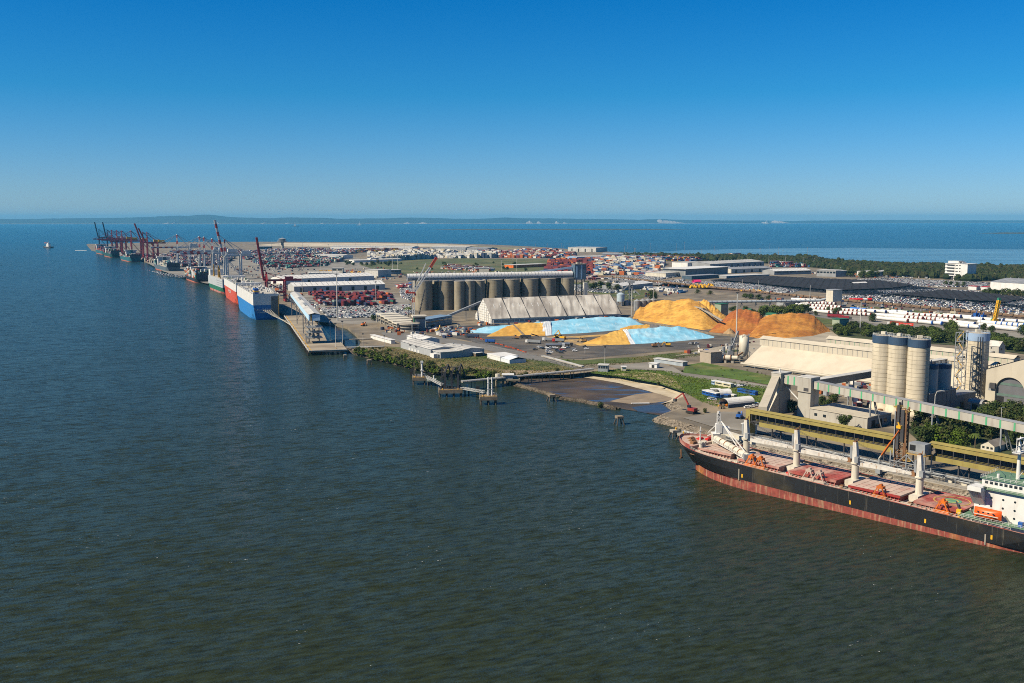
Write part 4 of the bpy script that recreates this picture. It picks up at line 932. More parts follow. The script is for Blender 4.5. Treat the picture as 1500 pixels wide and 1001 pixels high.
grab(81.5, 11, MATS['rusty_orange'], 'orange clamshell grab beside the red sided hatch before the helipad'); grab(56, 11.2, orange, 'orange clamshell grab beside the helipad hatch')
b = MB(); x, y, z = 49.5, 9.5, dz(49)-1
t = thing('deck_crane', 'small yellow provision crane with dark jib by the helipad hatch', 'crane', SO + SH*50 + SP*10.6 + Vector((0,0,dz(50)-1)), RS)
b = MB(); b.cyl((0,0,0), (0,0,3.6), .5, n=10); b.box(-.8,.8,-.8,.8,2.6,4.2); part(b, 'post', brightyellow, t)
b = MB(); b.bar((0,0,4), (4,-6.5,5), .5); part(b, 'jib', darksteel, t)
# ---- white ship loader at the bow
pW = at(1047, 668, 3.2)
lb = at(1096, 672, 15) - at(1048, 641, 18)
t = thing('ship_loader', 'white lattice ship loader reaching a tubular boom over the bow hatch', 'ship loader', Vector((pW.x, pW.y, 0)), 0)
o = Vector((pW.x, pW.y, 0)); W_ = lambda u, v, z: at(u, v, z) - o
base = W_(1052, 640, 16)
b = MB(); b.cyl((base.x, base.y, 3), (base.x, base.y, 13), 2.2, 1.8, 12); b.box(base.x-3, base.x+3, base.y-2.5, base.y+2.5, 12, 17.5); part(b, 'slewing_tower', offwhite, t)
b = MB(); b.box(base.x-3.2, base.x+.4, base.y-2.7, base.y+2.7, 17.7, 18); b.box(base.x-1.4, base.x+1.6, base.y-1.4, base.y+1.4, 18, 22.5); b.box(base.x+1.8, base.x+5.4, base.y-1.2, base.y+1.8, 17.6, 20.8); part(b, 'machinery_house', white, t)
b = MB(); truss(b, (base.x, base.y, 22), (base.x, base.y, 27.5), 1.4, 1.4, 4, .15); b.cyl((base.x,base.y,27), (base.x,base.y,28.6), .7, n=8); part(b, 'mast', white, t)
b0, b1 = W_(1049, 643, 16), W_(1096, 670, 13.5)
b = MB(); b.cyl(b0, b1, 1.7, 1.7, 14); part(b, 'boom_tube', offwhite, t)
for i in range(7): b = MB(); a = b0.lerp(b1, (i+.3)/7); c = b0.lerp(b1, (i+.3)/7+.02); b.cyl(a, c, 1.85, n=14); part(b, 'tube_flange', rust if i % 3 else offwhite, t)
b = MB(); d = (b1-b0).normalized(); n_ = Vector((d.y, -d.x, 0))*2
for s in (1,): b.bar(b0+n_*s*.8+Vector((0,0,-.6)), b1+n_*s*.8+Vector((0,0,-.6)), .8, .15); rail(b, [b0+n_*s+Vector((0,0,-.5)), b1+n_*s+Vector((0,0,-.5))], 1.1, 2)
part(b, 'boom_walkway', white, t)
top_ = Vector((base.x+1, base.y, 24))
for f, s in ((.72, .6), (.93, -.6)):
    b = MB(); b.bar(top_, b0.lerp(b1, f)+Vector((0,s,1.2)), .35); part(b, 'tie_bar', white, t)
b = MB(); b.bar(top_, (base.x-4, base.y+5, 17), .3); b.bar((base.x-5, base.y+2, 16), (base.x+5, base.y, 21), .35); part(b, 'back_stay', white, t)
b = MB(); b.cyl(b1, b1+Vector((.5,-.3,-6)), 1.7, 1.1, 12); b.box(b1.x-2.2, b1.x+2.2, b1.y-1.8, b1.y+1.8, b1.z-1, b1.z+1.4); part(b, 'spout', greysteel, t)
g0, g1 = W_(1062, 634, 14), W_(1104, 648, 14)
b = MB(); b.bar(g0, g1, 2.4, 2.2); part(b, 'feed_gallery', offwhite, t)
b = MB(); truss(b, g0-Vector((0,0,1.8)), g1-Vector((0,0,1.8)), 2.2, 1.4, 9, .14); part(b, 'gallery_truss', greysteel, t)
w0, w1 = W_(1000, 633, 4.5), W_(1046, 645, 4.5)
t3 = thing('mooring_walkway', 'white lattice walkway from the bow dolphin to the berth', 'walkway', o, 0)
b = MB(); truss(b, w0, w1, 1.6, 1.6, 10, .12); b.bar(w0-Vector((0,0,.8)), w1-Vector((0,0,.8)), 1.5, .1); part(b, 'truss', white, t3)
def dolphin(u, v, zt_, lab, w=4.2, legs=4, top=concrete, cap=True):
    p = at(u, v, 0); t = thing('mooring_dolphin', lab, 'dolphin', p, .3)
    b = MB(); b.box(-w/2, w/2, -w/2, w/2, zt_-1.3, zt_); part(b, 'cap', top, t)
    for sx in (-1, 1):
        for sy in (-1, 1): b = MB(); b.cyl((sx*w*.62, sy*w*.62, -.7), (sx*w*.34, sy*w*.34, zt_-1.3), .42, n=8); part(b, 'pile', M('wet_pile', (.07,.06,.05), .8, var=.3), t)
    if cap: b = MB(); b.cyl((w*.2,0,zt_), (w*.2,0,zt_+.9), .4, n=8); b.cyl((w*.2,0,zt_+.9), (w*.2,0,zt_+1.1), .6, n=8); part(b, 'bollard', brightyellow, t)
    return t
dolphin(988, 641, 4.4, 'concrete mooring dolphin farthest left off the bow of the black ship'); dolphin(999, 646, 4.2, 'concrete mooring dolphin carrying the white walkway by the bow')
dolphin(907, 622, 5.2, 'lone timber topped dolphin standing in the cove mouth', 4.0, top=timber, cap=False); dolphin(808, 588, 4.6, 'timber topped dolphin at the gap in the rock wall', 4.4, top=timber, cap=False)
dolphin(541, 534, 4.0, 'small timber dolphin off the scrubby bank near the grain wharf', 3.6, top=timber, cap=False)
# ================================================================ SHIPS ALONG THE RIVER QUAY
def quay_frame(y, off=0.0):                # point on the quay face, heading along it (away from the eye)
    x, a = quay(y); return Vector((x, y, 0)), a
def lettering(txt, size, loc, rot, mat, par, name='lettering'):
    c = bpy.data.curves.new(name, 'FONT'); c.body = txt; c.size = size; c.align_x = 'CENTER'; c.extrude = .02; 
    q = bpy.data.objects.new(name, c); me = bpy.data.meshes.new_from_object(q); bpy.data.objects.remove(q); me.materials.clear(); me.materials.append(mat); o = bpy.data.objects.new(name, me); C.objects.link(o); o.parent = par; o.location = loc; o.rotation_euler = rot; return o
def place_ship(name, label, u, v, cat='ship'):  # the port quarter at the waterline shows at (u, v)
    p = at(u, v); x, a = quay(p.y+60); return thing(name, label, cat, p, a), a
CARC = []
def car_carrier(label, u, v, L, B, zs, zh, mlow, mtop, nm, txt, stern_txt, fun):
    t, a = place_ship('car_carrier', label, u, v)
    # local x from the stern forward, y to port: the hull lies to starboard of the port quarter
    b, top = hull(L, B, [(-.8,0,0), (2.2,0,.35), (zs,1,1), (zh,1,1), (zh+1.2,1,1)], stern=(.96,.035), bow=.13, wl_bow=.24, wl_stern=.72, x_over=.06)
    b.v = [(x, y-B/2, z) for x, y, z in b.v]; top = [(x, y-B/2, z) for x, y, z in top]
    part(b, 'hull', [mlow, mtop], t)
    d = MB()
    for p, q in zip(top, top[1:]): d.face([(p[0], -B-p[1], zh-.05), (q[0], -B-q[1], zh-.05), (q[0], q[1], zh-.05), (p[0], p[1], zh-.05)])
    part(d, 'weather_deck', M('ship_top_deck', (.44,.42,.38), .8, var=.2, scale=.1), t)
    rs = random.Random(nm)
    b = MB(); b.box(L*.88, L*.93, -B+3, -3, zh, zh+3.6); b.box(L*.885, L*.915, -B-1, 1, zh+2.2, zh+4.2); part(b, 'bridge_house', white, t)
    b = MB(); b.box(L*.06, L*.13, -B*.28, -B*.12, zh, zh+6.5); f = part(b, 'funnel', fun, t)
    b = MB(); b.box(L*.06-.1, L*.13+.1, -B*.28-.1, -B*.12+.1, zh+2.4, zh+4.2); part(b, 'funnel_band', brightyellow if nm == 1 else black, f)
    b = MB()
    for i in range(3): b.cyl((L*(.075+.02*i), -B*.2, zh+6.5), (L*(.075+.02*i), -B*.2, zh+8.3), .5, n=8)
    part(b, 'exhaust_pipe', darksteel, f)
    for i in range(64):
        x = rs.uniform(L*.03, L*.86); y = -rs.choice([rs.uniform(1.5, 5), B-rs.uniform(1.5, 5), rs.uniform(6, B-6)]); h = rs.uniform(1, 3.2); b = MB()
        if i % 3 == 0: b.cyl((x,y,zh), (x,y,zh+h), rs.uniform(.7,1.3), n=10); b.cyl((x,y,zh+h), (x,y,zh+h+.6), 1.6, n=10)
        else: b.box(x-rs.uniform(.8,4), x+rs.uniform(.8,4), y-rs.uniform(.8,1.6), y+1, zh, zh+h)
        part(b, 'vent_housing', rs.choice([white, white, offwhite, roofwhite, green if nm == 2 else white]), t)
    b = MB(); rail(b, [(x, y, zh+1.2) for x, y, z in top], 1.1, 4, .06); part(b, 'railing', white, t)
    for k in range(2): b = MB(); x = L*.3 + k*6; b.cyl((L*.18+k*.2*L, -2.2, zh), (L*.18+k*.2*L, -2.2, zh+9), .3, n=6); part(b, 'deck_mast', white, t)
    b = MB(); b.box(-.25, -.02, -B+1.2, -B*.68, 3.2, zh-2); part(b, 'stern_ramp', M('ramp_grey', (.15,.15,.145), .7, var=.2), t)
    b = MB(); b.box(-.5, -.26, -B+1.0, -B+1.6, 3.4, zh-1); part(b, 'ramp_edge', brightyellow, t)
    b = MB(); b.box(L*.16, L*.163, .0, .05, 6, 8); b.box(L*.05, L*.056, -.4, -.2, 4, 7); part(b, 'shell_door', black, t)
    if txt: lettering(txt, 6.2, (L*.45, .12, (zs*.62)), (pi/2, 0, pi), white, t)
    if stern_txt:
        lettering(stern_txt[0], 4.4, (-.06, -B*.36, zs*.60), (pi/2, 0, -pi/2), white, t); lettering(stern_txt[1], 2.6, (-.06, -B*.36, zs*.46), (pi/2, 0, -pi/2), white, t)
    return t, a
shipblue = M('ship_blue', (.03, .21, .56), .5, var=.1, streak=(.07,.25,.5), sscale=(.3,.3,.04), sth=(.52,.8))
shipred = M('ship_red', (.60, .085, .03), .5, var=.12, streak=(.46,.1,.06), sscale=(.3,.3,.04), sth=(.52,.8))
cc1, a1 = car_carrier('blue hulled white topped car carrier, nearest ship at the river quay', 371, 469.5, 200, 32, 18, 30.5, shipblue, white, 1, None, ('TALISMAN', 'TONSBERG'), blue)
cc2, a2 = car_carrier('red hulled white topped car carrier, second from the grain wharf', 346, 446.5, 198, 32, 18, 27.5, shipred, white, 2, 'WILHELMSEN', None, darksteel)
# green ro-ro with yellow cranes
t, a3 = place_ship('roro_ship', 'green and pale grey cargo ship with yellow deck cranes behind the red car carrier', 326, 431)
b, top = hull(170, 28, [(-.8,0,0), (2.4,0,.3), (3,1,.35), (10,2,1), (24,2,1)], stern=(.96,.04), bow=.16, wl_bow=.26, wl_stern=.7)
b.v = [(x, y-14, z) for x, y, z in b.v]; part(b, 'hull', [red_ox, M('ship_green', (.02,.14,.075), .6, var=.15), M('pale_grey_side', (.44,.47,.49), .6, var=.1)], t)
b = MB(); b.grid([[(x, y-14, 23.4) for x, y, z in top], [(x, -y-14, 23.4) for x, y, z in top]]); part(b, 'deck', MATS['ship_top_deck'], t)
for i in range(24):
    b = MB(); x = 6 + (i//3)*7; z = 12.5 + (i % 3)*3.4; b.box(x, x+1.6, .0, .1, z, z+1.2); part(b, 'window', glass, t)
for x in (70, 120):
    b = MB(); b.cyl((x,-6,23.4), (x,-6,40), 1.6, 1.2, 10); part(b, 'crane_post', M('ship_crane_yellow', (.45,.27,.04), .6), t)
    b = MB(); b.bar((x,-6,27), (x-32,-1,44), 1.7); b.bar((x,-6,40), (x-30,-1,43), .3); part(b, 'crane_jib', MATS['ship_crane_yellow'], t)
b = MB(); b.bar((34,-3,24), (14,2,37), 1.6); b.bar((34,-3,24), (46,-4,40), 1.2); part(b, 'cargo_boom', MATS['ship_crane_yellow'], t)
b = MB(); b.box(140, 158, -25, -3, 23.4, 34); part(b, 'bridge_house', white, t)
# container ships
CCOL = {'red': (.21,.033,.03), 'maroon': (.14,.025,.03), 'orange': (.46,.12,.025), 'white': (.58,.57,.54), 'cream': (.52,.46,.34), 'grey': (.28,.30,.32), 'blue': (.03,.11,.27), 'green': (.03,.14,.09), 'teal': (.06,.20,.20), 'yellow': (.55,.38,.04), 'navy': (.025,.04,.10)}
def container_mesh(L):
    b = MB(); b.box(-L/2, L/2, -1.22, 1.22, .12, 2.59)
    n = int(L/1.5)
    for s in (-1, 1):
        for i in range(n): x = -L/2 + L*(i+.5)/n; b.box(x-.18, x+.18, s*1.22-.04, s*1.22+.04, .3, 2.4)
    for x in (-L/2, L/2-.16):
        for y in (-1.24, 1.1): b.box(x-.02, x+.18, y, y+.14, 0, 2.62)
    b.box(-L/2-.05, -L/2, -.05, .05, .3, 2.4); return b.mesh('container', [boxpaint])
CM12, CM6 = container_mesh(12.19), container_mesh(6.06)
NC = [0]
def container(p, rz, col, label, group, L=12):
    o = bpy.data.objects.new('shipping_container', CM12 if L == 12 else CM6); C.objects.link(o); o.location = p; o.rotation_euler = (0,0,rz); o.color = (*[c*.7*random.uniform(.85,1.15) for c in CCOL[col]], 1)
    NC[0] += 1; return tag(o, label, 'container', group)
SB = {}                                    # containers too small to pick apart, joined by colour
def small_box(p, rz, col, L=12.19, h=2.6, w=2.44):
    SB.setdefault(col, []).append((p, rz, L, h, w))
def container_ship(label, u, v, L, B, fb, mh, pal, sup, rows_h, single=None, loads=True, name='container_ship'):
    t, a = place_ship(name, label, u, v); rs = random.Random(u)
    b, top = hull(L, B, [(-.8,0,0), (1.9,0,.3), (2.3,1,.4), (fb,1,1)], stern=(.94,.06), bow=.18, wl_bow=.28, wl_stern=.5, sheer=4)
    b.v = [(x, y-B/2, z) for x, y, z in b.v]; part(b, 'hull', [M('boot_orange', (.42,.13,.08), .8, var=.2), mh], t)
    b = MB(); b.grid([[(x, y-B/2, fb-.6) for x, y, z in top], [(x, -y-B/2, fb-.6) for x, y, z in top]]); part(b, 'deck', M('deck_brown', (.17,.09,.07), .85, var=.2), t)
    s0 = L*sup
    b = MB(); b.box(s0, s0+13, -B+2, -2, fb-.6, fb+17); part(b, 'accommodation', white, t)
    b = MB(); b.box(s0+1, s0+12, -B-.5, .5, fb+17.02, fb+20); w = part(b, 'bridge', white, t)
    b = MB(); b.box(s0+12.02, s0+12.1, -B+1, -1, fb+18, fb+19.2); b.box(s0+.9, s0+.98, -B+4, -4, fb+18, fb+19.2); part(b, 'window', glass, w)
    b = MB(); b.box(s0-9, s0-3, -B*.62, -B*.38, fb-.6, fb+19); part(b, 'funnel', mh, t)
    b = MB(); b.cyl((s0+6,-B/2,fb+20), (s0+6,-B/2,fb+29), .5, n=8); b.bar((s0+6,-B/2-3,fb+26), (s0+6,-B/2+3,fb+26), .4); part(b, 'mast', white, t)
    d = Vector((cos(a), sin(a), 0)); n = Vector((-sin(a), cos(a), 0)); o = t.location
    bays = [x for x in range(8, int(L*.86), 14) if not (s0-14 < x+6 and x < s0+15)]
    b = MB()
    for x in bays: b.box(x-.9, x-.3, -B+1, -1, fb-.6, fb+9)
    part(b, 'lashing_bridge', darksteel, t)
    if loads:
        for bi, x in enumerate(bays):
            for r in range(int((B-2)/2.5)):
                h = max(0, rows_h + rs.randint(-2, 1)); y = -1.6 - r*2.5
                for k in range(h):
                    p = o + d*(x+6.2) + n*y + Vector((0,0,fb-.5+k*2.62)); c = rs.choice(pal)
                    if single and (r == 0 or bi < 2 or k == h-1) and NC[0] < single: container(p, a, c, '%s container stacked on the %s' % (c, label.split(',')[0]), 'containers on the ' + label.split(',')[0][:40])
                    else: small_box(p, a, c)
    return t, a
container_ship('black hulled container ship with orange and white boxes, fourth ship up the quay', 288, 415.5, 185, 30, 8.5, M('ship_black', (.02,.022,.028), .6, var=.2), ['orange','white','cream','red','orange','white','blue','green','grey'], .33, 6, single=88)
container_ship('slate blue container ship with pale boxes beside the white cranes', 245, 399.5, 230, 31, 12, M('ship_slate', (.09,.125,.155), .6, var=.15), ['white','cream','grey','white','navy','teal','cream'], .6, 4)
container_ship('teal hulled container ship beneath the dark red cranes', 191, 384.5, 240, 32, 13, M('ship_teal', (.02,.12,.15), .6, var=.15), ['grey','red','white','teal','maroon','cream'], .35, 3)
container_ship('dark green hulled container ship loaded high behind the teal one', 163, 378, 230, 32, 13, M('ship_dark_green', (.015,.07,.06), .6, var=.15), ['red','maroon','green','grey','navy','red'], .6, 5)
container_ship('farthest container ship with maroon boxes at the river mouth', 151, 373.6, 250, 34, 13, MATS['ship_teal'], ['maroon','red','maroon','orange','navy'], .7, 4)
# mooring lines of the nearest car carrier
t = thing('mooring_line', 'pale mooring lines from the stern of the blue car carrier to the grain wharf', 'rope', (0,0,0))
sp = cc1.location
for i in range(5):
    d = Vector((cos(a1), sin(a1), 0)); n = Vector((-sin(a1), cos(a1), 0)); p = sp + n*(-12-i*2.2) + Vector((0,0,12)); q = at(420+i*2.4, 470.5+i*2.2, 4.2); mid = p.lerp(q, .5) - Vector((0,0,1.6))
    b = MB(); b.bar(p, mid, .22); b.bar(mid, q, .22); part(b, 'rope', offwhite, t)
# pilot launch far left, wake and boats out in the bay
def far_boat(u, v, s, lab, mh, hd=0.4):
    p = at(u, v); t = thing('boat', lab, 'boat', p, hd)
    b, tp = hull(s, s*.26, [(-.6,0,0), (s*.09,0,1)], stern=(.9,.1), bow=.4, wl_bow=.45, n=12); part(b, 'hull', mh, t)
    b = MB(); b.grid([[(x, y, s*.085) for x, y, z in tp], [(x, -y, s*.085) for x, y, z in tp]]); part(b, 'deck', offwhite, t)
    b = MB(); b.box(s*.3, s*.55, -s*.09, s*.09, s*.09, s*.24); b.box(s*.34, s*.5, -s*.07, s*.07, s*.24, s*.34); b.cyl((s*.42,0,s*.34), (s*.42,0,s*.52), s*.012, n=6); part(b, 'wheelhouse', white, t)
    return t
t = far_boat(77, 363.5, 64, 'lone white topped supply boat out on the river at far left', darksteel, 2.6)
b = MB(); b.box(36, 44, -7, 7, 20, 23); part(b, 'funnel_band', M('boat_orange', (.6,.14,.04), .5), t)
far_boat(427, 332.0, 150, 'small distant ship on the bay beyond the control tower', greysteel, .2)
far_boat(522, 330.3, 170, 'distant pale ship on the bay close to the island shore', offwhite, .1)
far_boat(1118, 328.6, 230, 'distant white ship beside the island sand blow', white, .1)
t = thing('sailing_boat', 'tiny white sail boat far out on the bay at right', 'boat', at(1446, 328.6), .3)
b = MB(); b.box(-40, 40, -10, 10, 0, 14); part(b, 'hull', white, t)
b = MB(); b.face([(-34,0,18), (24,0,18), (10,0,110)]); b.face([(10,1,110), (24,1,18), (-34,1,18)]); part(b, 'sail', white, t)
b = MB(); w0 = at(127, 367.5); b.grid([[at(110, 366.9)+Vector((0,0,.05)), at(127, 366.7)+Vector((0,0,.05))], [at(110, 367.6)+Vector((0,0,.05)), at(127, 367.4)+Vector((0,0,.05))]]); struct(b.build('boat_wake', M('foam', (.4,.46,.48), .8)))

# ================================================================ QUAY CRANES
def sts(Y, base_m, up, label, band=None, zb=52, za=82, out=58, back=22, gauge=28, house=white, hi=False, off=5, group=None, boomtilt=80):
    x, a = quay(Y); p = Vector((x, Y, GL)); d = Vector((cos(a), sin(a), 0)); inl = Vector((sin(a), -cos(a), 0))
    p += inl*off; t = thing('quay_crane', label, 'crane', p, atan2(-inl.y, -inl.x), group)    # local x+ over the water
    w = 9; fat = 1.3 if Y > 1700 else 1
    for sx in (0, -gauge):
        for sy in (-w, w): b = MB(); b.bar((sx,sy,0), (sx,sy,zb), 1.9*fat); part(b, 'leg', base_m, t)
    b = MB()
    for sy in (-w, w): b.bar((0,sy,14), (-gauge,sy,14), 1.7); b.bar((-gauge,sy,15), (0,sy,zb-2), .9)
    for sx in (0, -gauge): b.bar((sx,-w,14), (sx,w,14), 1.5); b.bar((sx,-w,zb-1), (sx,w,zb-1), 1.9); b.bar((sx,-w,2), (sx,w,2), 2)
    part(b, 'portal_frame', base_m, t)
    def banded(name, p, q, wd, hh):
        p, q = Vector(p), Vector(q); 
        b = MB(); n = 9 if band else 1
        for i in range(n): b.bar(p.lerp(q, i/n), p.lerp(q, (i+1)/n), wd, hh, m=i % 2)
        return part(b, name, [base_m, band or base_m], t)
    for sy in (-2.6, 2.6):
        b = MB(); b.bar((2,sy,zb), (-gauge-back,sy,zb), 1.5*fat, 2.6*fat); part(b, 'girder', base_m, t)
    ca, sa = cos(radians(boomtilt)), sin(radians(boomtilt))
    tip = (3+out*ca, zb+out*sa) if up else (3+out, zb)
    for sy in (-2.6, 2.6): banded('boom', (3,sy,zb), (tip[0],sy,tip[1]), 1.5*fat, 2.6*fat)
    b = MB()
    for i in range(9): f = (i+.5)/9; X, Z = lerp(3, tip[0], f), lerp(zb, tip[1], f); b.bar((X,-2.6,Z), (X,2.6,Z), .9)
    part(b, 'boom_tie', base_m, t)
    b = MB()
    for i in range(4):
        f0, f1 = i/4, (i+1)/4
        for sy in (-1, 1): b.bar((-.5, sy*lerp(w, 2, f0), lerp(zb, za, f0)), (-.5, sy*lerp(w, 2, f1), lerp(zb, za, f1)), 1.5, m=i % 2)
    b.bar((-.5,-4,za), (-.5,4,za), 1.8); part(b, 'apex_frame', [base_m, band or base_m], t)
    b = MB()
    for sy in (-2, 2):
        b.bar((-.5,sy,za), (-gauge-back+4,sy,zb+1), .6); b.bar((-.5,sy,za), (-gauge,sy*4,zb), .7)
        if up: b.bar((-.5,sy,za), (lerp(3,tip[0],.6),sy,lerp(zb,tip[1],.6)), .5)
        else: b.bar((-.5,sy,za), (3+out*.5,sy,zb+1), .55); b.bar((-.5,sy,za), (3+out*.93,sy,zb+1), .55)
    part(b, 'stay', base_m, t)
    b = MB(); b.box(-gauge-back+3, -gauge-2, -4.5, 4.5, zb+1.6, zb+8); part(b, 'machinery_house', house, t)
    b = MB(); b.box(10, 14, -2, 2, zb-5, zb-1.5) if not up else b.box(-14, -10, -2, 2, zb-5, zb-1.5); part(b, 'operator_cab', house, t)
    return t
bandred = M('crane_band_red', (.50,.05,.03), .5); cwhite = M('crane_white', (.60,.61,.60), .5, var=.1); yel = brightyellow
sts(3760, navy, True, 'navy blue quay crane with boom raised, the farthest at the river mouth', off=4)
sts(3560, navy, True, 'navy blue quay crane with boom raised, second from the river mouth', off=4)
sts(3460, craneblood, False, 'dark red quay crane with lowered boom standing closest to the navy ones', off=4)
sts(3360, craneblood, False, 'dark red quay crane with lowered boom, second from the navy cranes', house=yel)
sts(3260, craneblood, False, 'dark red quay crane with lowered boom, middle of the lowered red ones', house=yel)
sts(3090, craneblood, False, 'dark red quay crane with lowered boom and yellow house, nearest the raised red booms', house=yel, za=84)
sts(2900, craneblood, True, 'dark red quay crane with boom raised and yellow machinery house', house=yel, boomtilt=72)
sts(2830, craneblood, True, 'dark red quay crane with boom half raised beside a taller red boom', house=yel, boomtilt=66, out=46)
sts(2400, cwhite, False, 'white quay crane with red banded lowered boom, farthest of the white cranes', bandred)
sts(2110, cwhite, False, 'white quay crane with red banded boom and twin top frame, second of the white cranes', bandred)
sts(2055, cwhite, False, 'white quay crane with red banded boom and twin top frame, third of the white cranes', bandred)
sts(1965, cwhite, False, 'white quay crane with red banded mast beside the raised white boom', bandred, za=80)
sts(1835, cwhite, True, 'white and rusty quay crane with tall red tipped boom raised', bandred, out=66, boomtilt=79)
# dark red crane by the car carriers
t = sts(1425, craneblood, True, 'dark red quay crane with raised boom behind the blue car carrier', zb=31, za=42, out=62, back=24, gauge=26, house=craneblood, boomtilt=82, off=6)
for ch in list(t.children):
    if ch.name.startswith('machinery_house'): ch.scale = (.6, .6, .55); ch.location.z = 14.5; ch.location.x = -10
# ================================================================ GRAIN WHARF AND ITS LOADER
def deckpoly(px, z): return [(q.x, q.y) for q in (at(u, v, z) for u, v in px)]
wp = deckpoly([(415.5,462),(452,514.5),(509,512.5),(498,499.5),(479,499.5),(470,480),(452,462),(441,446),(425,449)], 4.2)
t = thing('grain_wharf', 'long concrete grain wharf on piles with a broad square end platform', 'wharf', (0,0,0))
b = MB(); a_ = sum(wp[i-1][0]*wp[i][1]-wp[i][0]*wp[i-1][1] for i in range(len(wp)))
b.prism(wp if a_ > 0 else wp[::-1], 3.0, 4.2); part(b, 'deck', M('wharf_deck', (.33,.285,.215), .9, var=.2, scale=.1, patch=(.24,.2,.15), pscale=.05), t)
e0, e1, e2 = at(415.5,462,4.2), at(452,514.5,4.2), at(509,512.5,4.2)
edge = [e0.lerp(e1, i/46) for i in range(47)]
for i, p in enumerate(edge[1:], 1):
    b = MB(); b.cyl((p.x-.3, p.y, -.7), (p.x-.3, p.y, 3.0), .55, n=8); part(b, 'pile', MATS['wet_pile'], t)
    if i % 2: b = MB(); b.box(p.x-1.2, p.x-.2, p.y-.7, p.y+.7, .6, 3.9); part(b, 'fender', rubber, t)
for i in range(9):
    p = e1.lerp(e2, i/8); b = MB(); b.cyl((p.x, p.y+1, -.7), (p.x, p.y+1, 3), .55, n=8); part(b, 'pile', MATS['wet_pile'], t)
b = MB(); b.bar(e0+Vector((.2,0,.2)), e1+Vector((.2,0,.2)), .7, .4); b.bar(e1+Vector((0,.2,.2)), e2+Vector((0,.2,.2)), .6, .4); part(b, 'kerb', roofwhite, t)
b = MB()
for i in range(3, 46, 3): p = edge[i]; b.box(p.x+1.5, p.x+2.2, p.y-.4, p.y+.4, 4.2, 4.9)
b.bar(e0+Vector((2.8,0,.03)), e1+Vector((2.8,0,.03)), .5, .05); part(b, 'bollards', brightyellow, t)
# blue and white shiploading gallery
ga, gb = at(433, 462, 4.2), at(461.5, 503, 4.2); gd2 = (gb-ga); gL = gd2.length; gr = atan2(gd2.y, gd2.x)
t = thing('grain_loader', 'sky blue and white enclosed grain loading gallery on tall legs over the wharf', 'ship loader', ga, gr)
zt1 = zt(gb, 456) - 4.2; zt0 = zt(ga, 433.5) - 4.2; zb1 = zt(gb, 470) - 4.2
zt0 = zt1 = (zt0+zt1)/2; gw = 10.5
b = MB(); b.hexa([(-4,-gw/2,zb1+2),(gL,-gw/2,zb1),(gL,gw/2,zb1),(-4,gw/2,zb1+2),(-4,-gw/2,zt0),(gL,-gw/2,zt1),(gL,gw/2,zt1),(-4,gw/2,zt0)]); part(b, 'cladding', M('loader_sky_blue', (.52,.76,.95), .5, var=.06), t)
b = MB(); b.face([(-4.5,-gw/2-.5,zt0+.1),(gL+.5,-gw/2-.5,zt1+.1),(gL+.5,0,zt1+1.6),(-4.5,0,zt0+1.6)]); b.face([(-4.5,0,zt0+1.6),(gL+.5,0,zt1+1.6),(gL+.5,gw/2+.5,zt1+.1),(-4.5,gw/2+.5,zt0+.1)]); part(b, 'roof', roofwhite, t)
b = MB(); b.box(gL+.02, gL+.12, -gw/2+1.4, -gw/2+3, zb1, zt1); part(b, 'end_stripe', M('ochre_stripe', (.35,.22,.04), .6), t)
b = MB(); b.box(gL*.3, gL*.42, -2.4, 1, zt0+1.1, zt0+1.75); b.box(gL*.58, gL*.7, -2.4, 1, zt0+1.1, zt0+1.75); part(b, 'roof_light', greysteel, t)
for f in (.02, .36, .7, .97):
    b = MB(); X = gL*f
    for y in (-gw/2+.5, gw/2-.5): b.bar((X,y,0), (X,y,zb1+.5), .9)
    b.bar((X,-gw/2+.5,4), (X,gw/2-.5,zb1-3), .35); b.bar((X,gw/2-.5,4), (X,-gw/2+.5,zb1-3), .35); b.bar((X,-gw/2+.5,zb1*.5), (X,gw/2-.5,zb1*.5), .5); part(b, 'trestle', greysteel, t)
b = MB()
for k in range(9): y = -gw/2 + 1 + k % 3*4; b.cyl((gL-14+k*1.6, y, 4+k % 4*2), (gL-13+k*1.6, y, 7+k % 4*2), 1.4, .6, 8)
for z in (5, 10, 15): b.box(gL-16, gL+3, -gw/2-2, gw/2+2, z, z+.3); rail(b, [(gL-16,-gw/2-2,z+.3), (gL+3,-gw/2-2,z+.3), (gL+3,gw/2+2,z+.3)], 1.1, 2.5, .08)
part(b, 'loading_equipment', greysteel, t)
for k in range(6): b = MB(); b.box(gL-15+k*3, gL-13.4+k*3, -gw/2-3.4, -gw/2-2, 0, 3+k % 3*2.5); part(b, 'hopper', [rust, offwhite, greysteel, brightyellow][k % 4], t)
# shade awning, walkways, light poles at the wharf head
t = thing('walkway', 'flat pale walkway from the grain wharf platform to the scrubby bank', 'walkway', (0,0,0))
b = MB(); p, q = at(508,509,4.2), at(562,507.5,4.2); b.bar(p, q, 3, .5); part(b, 'deck', roofwhite, t)
b = MB(); rail(b, [p+Vector((0,-1.4,.2)), q+Vector((0,-1.4,.2))], 1.1, 2.5, .07); part(b, 'railing', greysteel, t)
for f in (.25, .6): b = MB(); c = p.lerp(q, f); b.cyl((c.x,c.y,-.7), (c.x,c.y,4), .5, n=8); part(b, 'pile', MATS['wet_pile'], t)
t = thing('walkway', 'low grey jetty crossing the inlet behind the grain wharf', 'walkway', (0,0,0))
b = MB(); p, q = at(485,499,4.2), at(545,496,4.0); b.bar(p, q, 3.4, .6); part(b, 'deck', concrete, t)
for f in (.3, .62): b = MB(); c = p.lerp(q, f); b.cyl((c.x,c.y,-.7), (c.x,c.y,4), 1.1, n=8); part(b, 'pile', concdark, t)
